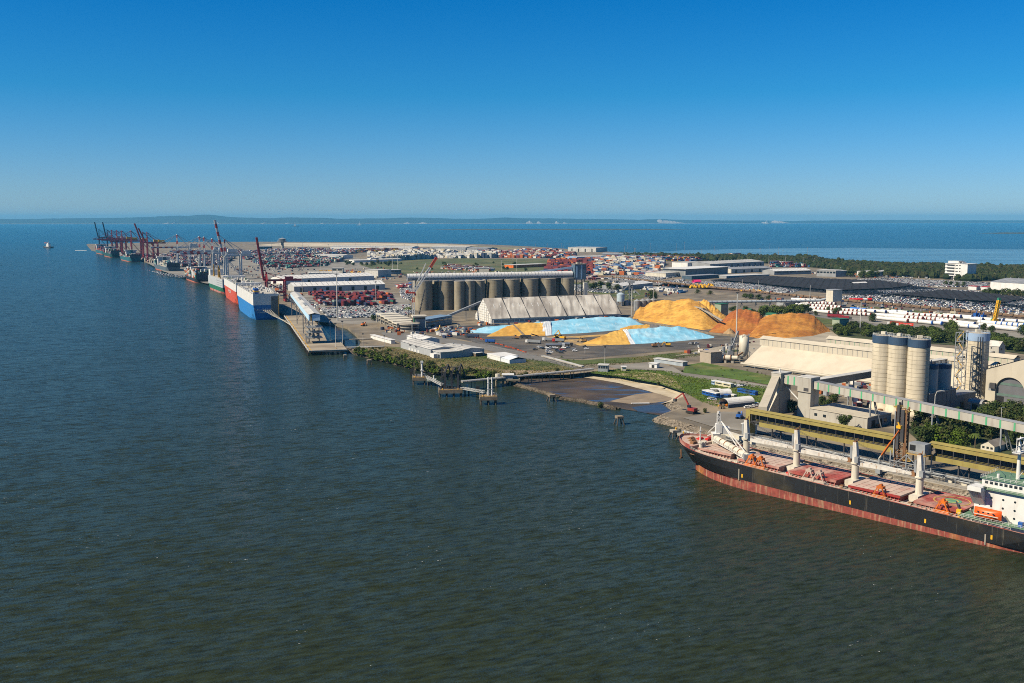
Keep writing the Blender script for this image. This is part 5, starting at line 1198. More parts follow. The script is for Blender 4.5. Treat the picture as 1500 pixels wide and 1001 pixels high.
dolphin(491, 517.5, 3.8, 'square concrete dolphin in front of the wharf platform', 4.6); dolphin(505.5, 525, 3.4, 'slim single post dolphin off the wharf corner', 2.2, cap=False)
# ================================================================ GRAIN TERMINAL (centre)
def bld(name, label, cat, a, c, depth, h, roof='gable', wall=white, rm=roofwhite, rise=3, doors=0, dh=None, dm=black, wins=0, over=.6, group=None, ridge='x', z=GL):
    p, q = at(*a, z), at(*c, z); L = (q-p).length; d = (q-p); rz = atan2(d.y, d.x); t = thing(name, label, cat, p, rz, group)
    b = MB(); b.box(0, L, 0, depth, 0, h)
    o = over; r = MB()
    if roof == 'gable' and ridge == 'x':
        b.face([(0,0,h),(0,depth/2,h+rise),(0,depth,h)]); b.face([(L,0,h),(L,depth,h),(L,depth/2,h+rise)])
        r.face([(-o,-o,h),(L+o,-o,h),(L+o,depth/2,h+rise+.15),(-o,depth/2,h+rise+.15)]); r.face([(-o,depth/2,h+rise+.15),(L+o,depth/2,h+rise+.15),(L+o,depth+o,h),(-o,depth+o,h)])
    elif roof == 'gable':
        b.face([(0,0,h),(L,0,h),(L/2,0,h+rise)]); b.face([(0,depth,h),(L/2,depth,h+rise),(L,depth,h)])
        r.face([(-o,-o,h),(L/2,-o,h+rise+.15),(L/2,depth+o,h+rise+.15),(-o,depth+o,h)]); r.face([(L/2,-o,h+rise+.15),(L+o,-o,h),(L+o,depth+o,h),(L/2,depth+o,h+rise+.15)])
    else: r.box(-o, L+o, -o, depth+o, h+.02, h+.45 if roof == 'flat' else h+.9)
    part(b, 'wall', wall, t); part(r, 'roof', rm, t)
    if roof == 'gable' and ridge == 'x' and L > 30:
        k = MB()
        for i in range(int(L/9)):
            x = 4 + i*9; sl = lambda y: h + rise*y/(depth/2) + .22
            k.face([(x,depth*.06,sl(depth*.06)),(x+1.1,depth*.06,sl(depth*.06)),(x+1.1,depth*.44,sl(depth*.44)),(x,depth*.44,sl(depth*.44))])
        stuff(part(k, 'roof_sheeting', roofgrey, t)); k = MB()
        for i in range(int(L/14)): k.cyl((7+i*14,depth/2,h+rise), (7+i*14,depth/2,h+rise+1.5), .7, n=6)
        stuff(part(k, 'ridge_vents', greysteel, t))
    dh = dh or h*.72
    for i in range(doors):
        x = L*(i+.6)/(doors+.2); w = min(5, L/doors*.34); k = MB(); k.box(x-w/2, x+w/2, -.12, -.03, .05, dh); part(k, 'door', dm, t)
    for i in range(wins):
        x0, x1 = L*(i+.12)/wins, L*(i+.88)/wins; k = MB(); k.box(x0, x1, -.1, -.03, h*.55, h*.82); part(k, 'window', glass, t)
    return t, L
# --- concrete grain silos in a row under a white gallery
s0, s1 = Vector((-127, 1296, GL)), Vector((86, 1366, GL)); sd = (s1-s0).normalized(); sz = atan2(sd.y, sd.x); sp_ = Vector((sd.y, -sd.x, 0))
HT = 38.5
def gsilo(u, vtop, r, near, lab, i):
    f = None
    dd = s0 + sp_*near; D = dd.y + (dd.y*0)    # stand on the row line at picture column u
    k = ((u-750)/F); lo, hi = -20.0, 240.0
    for _ in range(40):
        m = (lo+hi)/2; p = dd + sd*m
        if 750 + F*p.x/(p.y*CT + (H-20)*ST) < u: lo = m
        else: hi = m
    p = dd + sd*lo; t = thing('grain_silo', lab, 'silo', p, i*.7, 'concrete grain silos in the long row')
    b = MB(); b.lathe(0, 0, [(r, HT*j/9) for j in range(10)], 32); part(b, 'shell', concdark, t, smooth=True)
    for j in range(1, 9):
        b = MB(); z = HT*j/9; b.lathe(0, 0, [(r,z-.12),(r+.07,z-.06),(r+.07,z+.06),(r,z+.12)], 32); part(b, 'pour_joint', concdark, t)
    b = MB(); b.lathe(0, 0, [(r+.2,HT-.8),(r+.25,HT),(r-.3,HT),(.01,HT+.3)], 32); part(b, 'roof', concrete, t)
for i, (u, r, nr, lab) in enumerate([(621,11.3,0,'broad grey brown concrete grain silo at the left end beside the tower crane'), (654,11.3,0,'broad concrete grain silo second from the left end of the row'), (673,6.9,22,'slim concrete silo, left of the three slim ones standing forward'), (688,6.9,22,'slim concrete silo, middle of the three slim ones standing forward'), (702.5,6.9,20,'slim concrete silo, right of the three slim ones standing forward'), (724,11.6,0,'broad concrete silo just right of the three slim silos'), (749,11.6,0,'broad concrete silo behind the left part of the ribbed shed roof'), (776,11.6,0,'broad concrete silo behind the middle of the ribbed shed roof'), (802,11.6,0,'broad concrete silo second from the right end under the gallery'), (830,10,0,'concrete silo at the right end below the blue grey head tower')]):
    gsilo(u, 0, r, nr, lab, i)
b = MB(); Ls = (s1-s0).length
t = thing('silo_back_row', 'shaded rear row of concrete silo cells filling gaps behind the front silos', 'silo', s0 + sp_*-16, sz)
for k in range(9):
    b = MB(); b.lathe(12+k*24, -2, [(11, HT*.98*j/3) for j in range(4)] + [(.01, HT)], 24); part(b, 'cell', concdark, t, smooth=True)
b = MB()
for k in range(8): b.box(20+k*24, 28+k*24, 4, 12, 0, HT-1)
part(b, 'link_wall', concdark, t)
t = thing('silo_gallery', 'long white topped conveyor gallery running along the top of the grain silos', 'conveyor', s0 + sp_*-1, sz)
z0 = HT + .4
b = MB(); n = 8; rows = [[(x, 5*cos(pi*(i-1.2)/(n-2.4)) if 0 else 5*cos(pi*i/n), z0+4.6+4.2*sin(pi*i/n)) for i in range(n+1)] for x in (-10, Ls-4)]
b.grid(rows); b.box(-10, Ls-4, -5.02, -4.98, z0+3.0, z0+4.6); part(b, 'white_roof', white, t)
b = MB(); b.box(-10, Ls-4, -4.6, 4.6, z0, z0+1.0)
for k in range(46): x = -9.6+k*4.8; b.bar((x,-4.9,z0), (x,-4.9,z0+4.2), .4); b.bar((x,4.9,z0), (x,4.9,z0+4.2), .4)
b.bar((-10,-4.9,z0+2.4), (Ls-4,-4.9,z0+2.4), .3); b.bar((-10,-6.4,z0+.3), (Ls-4,-6.4,z0+.3), .5); rail(b, [(-10,-7,z0+.2), (Ls-4,-7,z0+.2)], 1.2, 6, .1); part(b, 'frame', greysteel, t)
b = MB(); b.box(-9, Ls-5, -3.6, 3.6, z0+1, z0+4.1); part(b, 'wall', roofgrey, t)
for k in range(45): x = -7.2+k*4.8; b = MB(); rows = [[(x+e, 5.06*cos(pi*i/n), z0+4.62+4.26*sin(pi*i/n)) for i in range(n+1)] for e in (-.25, .25)]; b.grid(rows); part(b, 'roof_rib', greysteel, t)
b = MB(); b.box(6, 96, -9, -5.2, z0-1.2, z0-.9); rail(b, [(6,-9,z0-.9),(96,-9,z0-.9)], 1.2, 6, .1); part(b, 'walkway', paleblue, t)
pt_ = s0 + sd*(Ls+1) + sp_*-1
t = thing('head_tower', 'blue grey clad head tower at the right end of the silo gallery', 'tower', pt_, sz)
zt_ = zt(pt_, 387.5) - GL
b = MB(); b.box(-3, 14, -6, 6, z0-3, zt_); part(b, 'cladding', M('blue_grey_cladding', (.10,.16,.22), .55, var=.2), t)
b = MB(); b.box(-3.5, 14.5, -6.5, 6.5, zt_+.02, zt_+.7); b.box(2,6,-3,3,zt_+.7,zt_+3); b.box(8,10,-2,2,zt_+.7,zt_+2.2); part(b, 'roof', concrete, t)
b = MB(); b.box(-1, 1, -6.1, -6.02, z0, zt_-2); b.box(6, 8, -6.1, -6.02, z0-2, zt_-1); part(b, 'window', skyblue, t)
b = MB()
for x in (0, 12):
    for y in (-5, 5): b.bar((x,y,0), (x,y,z0-3), 1.2)
for k in range(5): b.bar((0,-5,k*7), (12,-5,k*7+7), .4); b.bar((12,-5,k*7), (0,-5,k*7+7), .4)
part(b, 'trestle', concdark, t)
b = MB(); b.bar((-2, 2, zt_-4), (-60, 6, z0+7), 2.4); part(b, 'incline_conveyor', paleblue, t)
b = MB(); b.box(9, 14, -11, -6.1, 0, 32); part(b, 'white_duct', roofwhite, t)
# --- ribbed white store shed
ga_ = g(720, 474); ax = Vector((.925, .378, 0)).normalized(); gz = atan2(ax.y, ax.x)
t = thing('ribbed_shed', 'steep roofed white concrete store shed with dark panel joints in front of the silos', 'shed', ga_, gz)
Lr, wr, er, rr_ = 166, 54, 5.5, 26.5
b = MB(); b.box(0, Lr, 0, wr, 0, er); b.face([(0,0,er),(0,wr/2,rr_),(0,wr,er)]); b.face([(Lr,0,er),(Lr,wr,er),(Lr,wr/2,rr_)]); part(b, 'wall', white, t)
roofm = M('weathered_shed_roof', (.66,.62,.55), .85, var=.12, scale=.1, streak=(.27,.24,.21), sscale=(.2,.045,.02), sth=(.44,.66), patch=(.44,.40,.35), pscale=.03)
x0 = 0
nb = 7
for k in range(nb):
    xa, xb = lerp(-.8, Lr+.8, k/nb)+.35, lerp(-.8, Lr+.8, (k+1)/nb)-.35; b = MB(); n = 7
    for s in (0, 1): b.grid([[(x, (lerp(-1.2, wr/2, j/n) if s == 0 else lerp(wr+1.2, wr/2, j/n)), lerp(er-.5, rr_, j/n)+.25+.5*sin(pi*j/n)) for j in range(n+1)] for x in ((xa, xb) if s == 0 else (xb, xa))])
    rp_ = part(b, 'roof_panel', roofm, t)
    for f in (.38, .72):
        b = MB(); x = lerp(xa, xb, f); y0, y1 = wr*.24, wr*.33; zz = lambda y: lerp(er-.5, rr_, (y+1.2)/(wr/2+1.2))+.95
        b.face([(x,y0,zz(y0)), (x+.9,y0,zz(y0)), (x+.9,y1,zz(y1)), (x,y1,zz(y1))]); part(b, 'skylight', white, rp_)
for k in range(1, nb+1):
    x = lerp(-.8, Lr+.8, k/nb) if k < nb else Lr+.4
    b = MB(); b.bar((x,-1.3,er-.4), (x,wr/2,rr_+.2), 1.2, .8); part(b, 'roof_joint', darksteel, t)
    b = MB(); b.bar((x, wr/2-1, rr_), (x, wr/2-1, rr_+4), .35); b.bar((x,wr/2-1,rr_+1.2), (x+5,wr/2-2,rr_+.9), .5); part(b, 'vent_stub', darksteel, t)
for k in range(26): b = MB(); x = 2+k*6.4; b.box(x, x+.5, -.7, -.05, 0, er-1.2); part(b, 'buttress', white, t)
b = MB(); b.box(3, Lr-3, -.06, -.02, 1.2, 3.6); part(b, 'wall_shade_strip', greysteel, t)  # grey strip painting the shade under the eave, between the buttresses
for k in range(8): b = MB(); y = 2 + k*7.1; hh = lerp(er, rr_, 1-abs(y-wr/2)/(wr/2)) - 1; b.box(-.5, -.05, y-.4, y+.4, 0, hh); part(b, 'gable_fin', white, t)
b = MB()
for k in range(8): z = 2.5+k*2.8; half = (wr/2)*(1 if z < er else 1-(z-er)/(rr_-er)); b.box(-.3, -.02, wr/2-half, wr/2+half, z, z+.35)
part(b, 'gable_girt', offwhite, t)
t = thing('belt_conveyor', 'slim inclined grey conveyor rising into the gable of the ribbed shed', 'conveyor', g(638, 473), 0)
q = g(706, 468) - g(638, 473)
b = MB(); b.bar((0,0,2), (q.x, q.y, 21), 3, 2.4); part(b, 'gallery', greysteel, t)
for f in (.3, .65): b = MB(); b.bar((q.x*f, q.y*f, 0), (q.x*f, q.y*f, lerp(2,21,f)-1), .7); part(b, 'trestle', greysteel, t)
# --- tarpaulin covered heaps
def heap(name, label, rows, hts, mat, nu=46, nv=16, jag=.5, seed=1, rough=.06, profile=1.0, cat='stockpile', nz=.5, wr=0):
    """rows: near and far ground edges as world points, hts: ridge height along the heap."""
    rs = random.Random(seed); near, far = rows; b = MB(); R = []
    def along(pl, t):
        k = t*(len(pl)-1); i = min(int(k), len(pl)-2); return pl[i].lerp(pl[i+1], k-i)
    ph = [rs.uniform(0, 6.3) for _ in range(8)]
    for i in range(nu+1):
        t = i/nu; a, c = along(near, t), along(far, t); h = tab(hts, t); r = []
        for j in range(nv+1):
            s = j/nv; e = max(0, 1-abs(2*s-1))**profile; e = min(e, .9 + .1*sin(e*pi/2))
            w = 1 + rough*sin(t*37+ph[0]+s*5)*.5 + rough*sin(t*71+ph[1]-s*9)*.4 + rough*rs.uniform(-.5,.5)
            n = sum(sin(t*f1+s*f2+ph[k]) for k, (f1, f2) in enumerate([(23,7),(41,-13),(64,21),(97,-33)]))*.25*nz
            p = a.lerp(c, s); r.append((p.x + rs.uniform(-1,1)*jag*e, p.y + rs.uniform(-1,1)*jag*e, GL+.06 + max(0, h*e*w + n*min(1, e*3)*min(1, h/4) + wr*rs.uniform(-1,1)*e)))
        R.append(r)
    b.grid(R); o = b.build(name, mat, smooth=True); return tag(o, label, cat)
G = lambda *px: [g(u, v) for u, v in px]
yel_m = M('yellow_grain', (.66, .40, .085), .95, var=.14, scale=.15, patch=(.52, .28, .05), pscale=.04, streak=(.48,.26,.05), sscale=(.12,.12,.05), sth=(.55,.75), bump=.5)
chip_m = M('golden_chips', (.66, .37, .07), .95, var=.2, scale=.25, patch=(.55, .28, .045), pscale=.035, streak=(.36,.16,.03), sscale=(.1,.1,.03), sth=(.5,.72), bump=.8)
bark_m = M('orange_chips', (.34, .10, .018), .95, var=.25, scale=.25, patch=(.42, .16, .025), pscale=.03, bump=.8)
heap('tarped_stockpile', 'long heap under sky blue tarpaulin in front of the ribbed shed', (G((677,488),(720,489),(770,490.5),(807,491),(860,488),(905,484),(948,479.5)), G((677,486.5),(720,480),(770,477),(807,475),(860,472),(905,470),(948,478))), [(0,.2),(.14,4.2),(.3,6.2),(.5,9),(.75,10.5),(.9,9),(1,.4)], tarp, nu=90, rough=.03, seed=3, jag=.25, nz=.7, wr=.16)
heap('tarped_stockpile', 'sky blue tarpaulined heap tapering right in front of the yellow mound', (G((928,504.5),(960,503),(1000,499.8),(1046,495.6)), G((905,487),(945,485),(1000,483),(1046,493))), [(0,8.2),(.3,9),(.62,9),(.85,4),(1,.3)], tarp, nu=70, rough=.03, seed=4, jag=.25, nz=.7, wr=.16)
heap('tarp_edge', 'folded white tarpaulin edge lying over the bare yellow grain face', (G((920,505),(925,504.8),(931,504.6)), G((897,487.3),(902,487),(907,486.8))), [(0,7.5),(.6,8.5),(1,8.6)], tarpwhite, nu=14, rough=.02, seed=6, cat='tarpaulin')
heap('tarp_edge', 'rolled white tarpaulin bulge ending the bare grain behind the conveyor truck', (G((796,492),(802,492),(808,491.4)), G((790,478),(797,477),(806,476))), [(0,8.8),(.5,9.6),(1,9.2)], tarpwhite, nu=14, rough=.02, seed=7, cat='tarpaulin')
heap('grain_pile', 'bare yellow grain heap by the mobile stacker conveyor', (G((713,493.5),(745,493),(775,492.6),(799,492.2)), G((713,492.5),(740,481),(775,478),(795,477.5))), [(0,.2),(.25,4.8),(.5,8.6),(.8,8.6),(1,8.6)], yel_m, nu=60, rough=.03, seed=8, jag=.3, nz=.4)
heap('grain_pile', 'bare yellow grain heap spreading left of the smaller blue tarpaulin', (G((852,504.5),(880,506),(905,505.6),(924,505)), G((852,503.5),(872,497),(892,489),(904,487))), [(0,.2),(.3,4),(.7,7.8),(1,8.4)], yel_m, nu=50, rough=.03, seed=9, jag=.3, nz=.4)
heap('grain_pile', 'yellow grain ridge behind the smaller tarpaulin with grey cover beside it', (G((905,489),(925,487.5),(952,486)), G((912,481),(930,479.5),(952,479))), [(0,2.5),(.4,4.8),(1,5.2)], yel_m, nu=26, rough=.03, seed=10)
heap('tarped_stockpile', 'short grey covered stretch of heap next to the yellow grain ridge', (G((951,486.5),(969,486)), G((951,478.6),(969,479.5))), [(0,5.4),(.7,5),(1,3)], M('grey_tarpaulin', (.17,.155,.14), .8, var=.15), nu=14, seed=11)
heap('tarped_stockpile', 'low pale blue tarpaulin strip trailing right from the grey covered heap', (G((966,486.5),(1000,485)), G((964,479),(990,482))), [(0,4.2),(1,.4)], tarp, nu=14, seed=12)
sh_ = sheet('grain_spill', [(812,498),(850,497),(868,501),(900,503),(880,507),(850,507),(838,503),(815,500)], M('spilled_grain', (.48,.31,.10), .95, var=.25, scale=.2, patch=(.25,.19,.12), pscale=.08), Zc[0]+.02)
sheet('grain_spill', [(800,493.5),(850,492),(900,489),(930,485),(935,487),(900,491.5),(850,495),(805,496)], MATS['spilled_grain'], Zc[0]+.02)
# big golden and orange woodchip mounds
heap('woodchip_pile', 'tall golden woodchip mound with jagged crest right of the ribbed shed', (G((926,469),(945,471),(985,477),(1030,484),(1058,480)), G((936,458),(950,455),(985,452),(1020,452),(1058,466))), [(0,6),(.1,11),(.2,10.5),(.3,17),(.42,20),(.5,18.5),(.58,21.5),(.66,22.5),(.74,19.5),(.82,15),(.92,6),(1,.5)], chip_m, nu=110, nv=26, rough=.025, seed=21, jag=.3, nz=.2, profile=.95)
heap('woodchip_pile', 'steep golden ridge behind the jagged woodchip mound', (G((1015,468),(1062,474)), G((1015,452),(1064,462))), [(0,13),(.4,20),(.7,12),(1,3)], chip_m, nu=40, seed=22)
heap('woodchip_pile', 'dark orange bark mound between golden mound and light orange mound', (G((1036,489),(1060,490),(1090,492),(1120,491)), G((1056,470),(1075,464),(1100,464),(1130,470))), [(0,.5),(.2,7),(.42,17),(.62,18),(.85,15),(1,6)], bark_m, nu=80, nv=24, rough=.035, seed=23, nz=.3)
heap('woodchip_pile', 'light orange woodchip mound behind the clinker shed ridge', (G((1088,492),(1110,496),(1150,496),(1190,493),(1216,486)), G((1108,474),(1125,470),(1155,469),(1185,471),(1214,481))), [(0,1),(.15,8),(.3,15),(.5,16.5),(.66,16.5),(.78,14.5),(.9,7),(1,.3)], M('light_orange_chips', (.52, .235, .04), .95, var=.22, scale=.25, patch=(.36, .135, .02), pscale=.035, streak=(.30,.12,.02), sscale=(.1,.1,.03), sth=(.5,.7), bump=.8), nu=90, nv=24, rough=.035, seed=24, nz=.3)
heap('woodchip_pile', 'small tan conical heap at the foot of the dark orange mound', (G((1058,491),(1078,493)), G((1060,486),(1080,487))), [(0,.3),(.5,6),(1,.3)], M('tan_chips', (.36,.24,.12), .95, var=.2), nu=20, seed=25)
b = MB(); w = G((926,471),(945,473.5),(990,481),(1038,490),(1090,495))
for p, q in zip(w, w[1:]): b.bar(p+Vector((0,0,1)), q+Vector((0,0,1)), .8, 2.4)
tag(b.build('retaining_wall', timber), 'low dark retaining wall along the front of the golden woodchip mound', 'wall')
# conveyors feeding the mounds
t = thing('stacker_conveyor', 'long pale tube conveyor curving over the golden mound on trestles', 'conveyor', (0,0,0))
pp = [at(968, 431, 18), at(1000, 435, 19), at(1022, 437, 21), at(1038, 441, 22), at(1055, 453, 12), at(1060, 462, 8)]
pp = [at(966, 443, 17), at(1000, 447, 18), at(1025, 451, 19), at(1058, 470, 13)]
b = MB()
for p, q in zip(pp, pp[1:]): b.bar(p, q, 1.7, 1.5)
part(b, 'gallery', concrete, t)
for p in pp[:3]: b = MB(); b.bar((p.x,p.y,GL), (p.x,p.y,p.z-1), 1); part(b, 'trestle', greysteel, t)
b = MB(); b.bar(at(1030, 452, 20), at(1063, 477, 4), 1.6, 1.4); part(b, 'lower_belt', darksteel, t)
t = thing('tube_conveyor', 'pale blue grey tube conveyor crossing behind the golden mound to a box house', 'conveyor', (0,0,0))
p0, p1, p2 = at(1012, 443, 12), at(1200, 440.5, 12), at(1222, 435, 17)
b = MB(); b.cyl(p0, p1, 1.7, n=10); b.cyl(p1, p2, 1.7, n=10); part(b, 'tube', M('tube_grey', (.42,.47,.52), .5, var=.15), t)
for i in range(26): b = MB(); c = p0.lerp(p1, i/26); b.cyl(c, p0.lerp(p1, i/26+.006), 1.95, n=10); part(b, 'tube_ring', greysteel, t)
for i in range(9): b = MB(); c = p0.lerp(p1, (i+.5)/9); b.bar((c.x-1,c.y,GL), (c.x,c.y,c.z-1), .7); b.bar((c.x+3,c.y,GL), (c.x,c.y,c.z-1), .7); part(b, 'trestle', concrete, t)
def tower_box(name, lab, u, v, vt, w, d, stilts, wm, rm=green):
    p = g(u, v); h = zt(p, vt) - GL; t = thing(name, lab, 'building', p, .5)
    b = MB(); b.box(-w/2, w/2, 0, d, h*stilts, h); part(b, 'wall', wm, t); r = MB(); r.box(-w/2-.5, w/2+.5, -.5, d+.5, h+.02, h+.9); part(r, 'roof', rm, t)
    if stilts:
        for x in (-w/2+.5, w/2-.5):
            for y in (.5, d-.5): k = MB(); k.bar((x,y,0), (x,y,h*stilts), .7); part(k, 'leg', greysteel, t)
    return t
sage = M('sage_cladding', (.30,.36,.27), .65, var=.1); roofgreen = M('roof_green', (.03,.14,.08), .6)
tower_box('transfer_house', 'tall sage transfer house with green roof between the golden and orange mounds', 1061, 463, 446, 11, 11, 0, sage, roofgreen)
tower_box('transfer_house', 'sage box house with green roof on stilts behind the orange mound', 1236, 485, 468.5, 14, 10, .45, sage, roofgreen)
tower_box('transfer_house', 'cream and grey box house at the end of the tube conveyor', 1226, 452, 425.5, 17, 12, .38, offwhite, roofgrey)
bld('conveyor_shed', 'green roofed low shed behind the dark orange bark mound', 'shed', (1112,466), (1132,468), 14, 5, wall=sage, rm=roofgreen, rise=2)
bld('conveyor_shed', 'small green roofed shed behind the trees by the sage tower', 'shed', (1086,460), (1097,461), 10, 5, wall=sage, rm=roofgreen, rise=2)
# --- steel bins and pipework between shed and golden mound
for i, u in enumerate((933, 941.5, 949, 956.5)):
    p = g(u, 455-.6*i); t = thing('steel_bin', 'ribbed grey steel bin, number one nearest the ribbed shed' if 0 else ['ribbed grey steel bin nearest the ribbed shed', 'ribbed grey steel bin second of four by the golden mound', 'ribbed grey steel bin third of four by the golden mound', 'ribbed grey steel bin nearest the golden mound'][i], 'bin', p, 0, 'four steel bins by the golden mound')
    b = MB(); b.lathe(0, 0, [(4.4,0),(4.4,12.5),(.5,14.6),(.5,15.4)], 20); part(b, 'shell', greysteel, t)
    b = MB(); b.lathe(0, 0, [(4.5,12.2),(4.55,12.6),(4.5,12.8)], 20); part(b, 'rim', roofwhite, t)
    for k in range(6): r = MB(); a = k*1.05; r.bar((4.5*cos(a),4.5*sin(a),0), (4.5*cos(a),4.5*sin(a),12.4), .3); part(r, 'stiffener', darksteel, t)
p = g(909, 448); t = thing('process_tower', 'pale blue tank and grey bucket elevator tower behind the ribbed shed end', 'tower', p, 0)
b = MB(); b.lathe(0, 0, [(5.4,6),(5.4,16),(.4,18)], 20); part(b, 'tank', M('pale_tank', (.45,.55,.62), .5), t)
b = MB()
for x in (-3, 3): b.bar((x,0,0), (x,0,6), .8)
truss(b, (14,4,0), (14,4,31), 4, 4, 8, .4); b.bar((14,4,30), (-6,2,14), 1.2); b.bar((14,4,26), (26,2,15), 1.2); b.box(10,19,0,8,31,34); truss(b, (4,6,0), (4,6,24), 3, 3, 6, .35); part(b, 'elevator', greysteel, t)
b = MB(); rs = random.Random(2)
for k in range(16): x, y = rs.uniform(-8,26), rs.uniform(-6,6); h = rs.uniform(3,9); b.box(x, x+rs.uniform(1,4), y, y+3, 0, h)
part(b, 'plant_boxes', greysteel, t)
# --- tower crane and grain office
p = g(606, 482); hh = zt(p, 412) - GL
t = thing('tower_crane', 'red and white lattice tower crane with raised luffing jib at the silo row end', 'crane', p, .2)
b = MB()
for k in range(9):
    z0_, z1_ = hh*k/9, hh*(k+1)/9
    for x in (-1.1, 1.1):
        for y in (-1.1, 1.1): b.bar((x,y,z0_), (x,y,z1_), .42, m=0 if k in (0,1,5) else 1)
    for (a, c) in (((-1.1,-1.1),(1.1,-1.1)), ((1.1,-1.1),(1.1,1.1)), ((1.1,1.1),(-1.1,1.1)), ((-1.1,1.1),(-1.1,-1.1))):
        for q in range(2): zz = lerp(z0_, z1_, q/2); b.bar((*a,zz), (*c,lerp(z0_, z1_, (q+1)/2)), .26, m=0 if k in (0,1,5) else 1)
part(b, 'mast', [M('crane_red', (.62,.07,.03), .5), white], t)
b = MB(); zj = zt(p, 430) - GL
b.box(-7, 2, -1.6, 1.6, zj, zj+1.6); b.box(-8, -5, -1.6, 1.6, zj+.4, zj+3.4); part(b, 'counter_jib', MATS['crane_red'], t)
e = at(640, 378, 84) - p; tipz = zt(p, 378) - GL; X = (640-606)*p.y/F*1.02
for (a0, a1, nm, mm) in ((0, .72, 'jib', white), (.72, 1, 'jib_tip', MATS['crane_red'])):
    b = MB(); truss(b, (lerp(1,X,a0), 0, lerp(zj+1,tipz,a0)), (lerp(1,X,a1), 0, lerp(zj+1,tipz,a1)), 2.0, 2.0, 7, .42); part(b, nm, mm, t)
b = MB(); b.bar((-1,0,zj+1.6), (14,0,tipz-6), .6); b.bar((14,0,tipz-6), (6,0,zj+14), .8); part(b, 'a_frame', white, t)
b = MB(); b.box(1.2, 3, -1.2, 1.2, zj-2.4, zj); part(b, 'cab', red, t)
p = g(613, 465); b = MB(); b.bar((0,0,0), (8,2,34), 1.0); 
for k in range(6): b.bar((k*1.3, 0, 5+k*5), (k*1.3+2.5, 0, 7+k*5), .8)
t = thing('bucket_elevator', 'crooked dark elevator leg leaning against the leftmost grain silo', 'elevator', p); part(b, 'leg', darksteel, t)
# columned concrete office
p0, p1 = g(551, 472), g(588, 484); d = p1-p0; t = thing('concrete_office', 'two storey cream concrete office with tall columns and stepped flat roofs', 'building', p0, atan2(d.y, d.x)); L = d.length
for i in range(5):
    x0, x1 = L*i/5, L*(i+1)/5; y = -i*1.2; h = 10.2 - i*.7
    b = MB(); b.box(x0+.6, x1-.6, 3+y, 22, 0, h-1); w = part(b, 'wall', M('shaded_concrete_wall', (.30,.28,.24), .8, var=.1), t)  # recessed wall in darker concrete, the shade behind columns put into its colour
    b = MB(); b.box(x0+.1, x1-.1, y, 23+i*.05, h-1, h+.1); part(b, 'roof_slab', offwhite, t)
    b = MB(); b.box(x0+.3, x1-.3, 1+y, 22, h*.46, h*.46+.7); part(b, 'floor_slab', concrete, t)
    for x in (x0+1.2, x1-1.6): b = MB(); b.box(x, x+.9, y+.2, y+1.2, 0, h-1.02); part(b, 'column', offwhite, t)
    for z in (1.2, h*.56): b = MB(); b.box(x0+2, x1-2, 2.9+y, 2.97+y, z, z+2); part(b, 'window', glass, w)
b = MB(); b.lathe(L+10, 6, [(10,0),(10,7),(11,7.05),(11,8.4),(.1,8.6)], 28); part(b, 'round_wing', concrete, t)
b = MB(); b.lathe(L+10, 6, [(10.05,2),(10.08,4)], 28); b.lathe(L+10, 6, [(10.05,5),(10.08,6.6)], 28); part(b, 'ribbon_window', glass, t)
p = g(615, 484); h = zt(p, 461.5)-GL
t = thing('weigh_tower', 'grey tower block with oversailing cream flat roof beside the tower crane', 'building', p, .25)
b = MB(); b.box(-5, 6, 0, 9, 0, h-2.4); part(b, 'wall', greysteel, t); b = MB(); b.box(-7.5, 7.5, -2, 10.5, h-2.38, h-.8); part(b, 'roof', offwhite, t); b = MB(); b.box(-5.2,6.2,-.1,-.02,h-4.6,h-2.8); part(b, 'window', glass, t); b = MB(); b.box(-6.4, -5.1, .5, 8, 0, h-4); part(b, 'green_panel', roofgreen, t)
t, L = bld('wharf_office', 'long low blue grey office block with walkways behind the weigh tower', 'building', (624,481), (662,474), 16, 9, 'flat', M('office_bluegrey', (.22,.27,.31), .6, var=.15), M('blue_roof', (.17,.27,.40), .6, var=.2), wins=6)
for z in (3.5, 7): b = MB(); b.box(-.5, L+.5, -2, -.05, z, z+.35); part(b, 'walkway', offwhite, t)
# --- workshops near the bank
t, L = bld('workshop', 'large grey walled workshop with twin white roofs near the scrubby bank', 'shed', (587,510), (631,523), 24, 6.5, wall=M('light_grey_wall', (.38,.40,.42), .6, var=.08), rm=roofwhite, rise=1.6)
for x in (.28, .38, .48, .58): b = MB(); b.box(L*x, L*x+3, -.1, -.02, .3, 2.6); part(b, 'roller_door', white, t)
for x in (.3, .5): b = MB(); b.box(L*x, L*x+5, -.1, -.02, 4.6, 5.8); part(b, 'window', darksteel, t)
b = MB(); b.box(L+.05, L+16, 2, 22, 0, 5.4); part(b, 'annex', MATS['light_grey_wall'], t)
b = MB(); b.box(L+.05, L+17, 1.4, 22.6, 5.42, 5.9); part(b, 'annex_roof', roofwhite, t)
b = MB(); b.box(L+2, L+10, -1.6, 1.9, 0, 3.6); part(b, 'porch', white, t)
b = MB(); b.box(L+1.2, L+2.2, 1.9, 1.98, .3, 4); b.box(L+11, L+14.5, 1.9, 1.98, .3, 3.4); part(b, 'door', glass, t)
bld('workshop', 'white pitched roof shed directly behind the grey walled workshop', 'shed', (596,503), (618,509), 18, 7, wall=white, rm=white, rise=1.8)
bld('workshop', 'broad white roofed shed right of the twin roofed workshop', 'shed', (640,517), (672,524), 26, 6, wall=MATS['light_grey_wall'], rm=roofwhite, rise=1.5, doors=2)
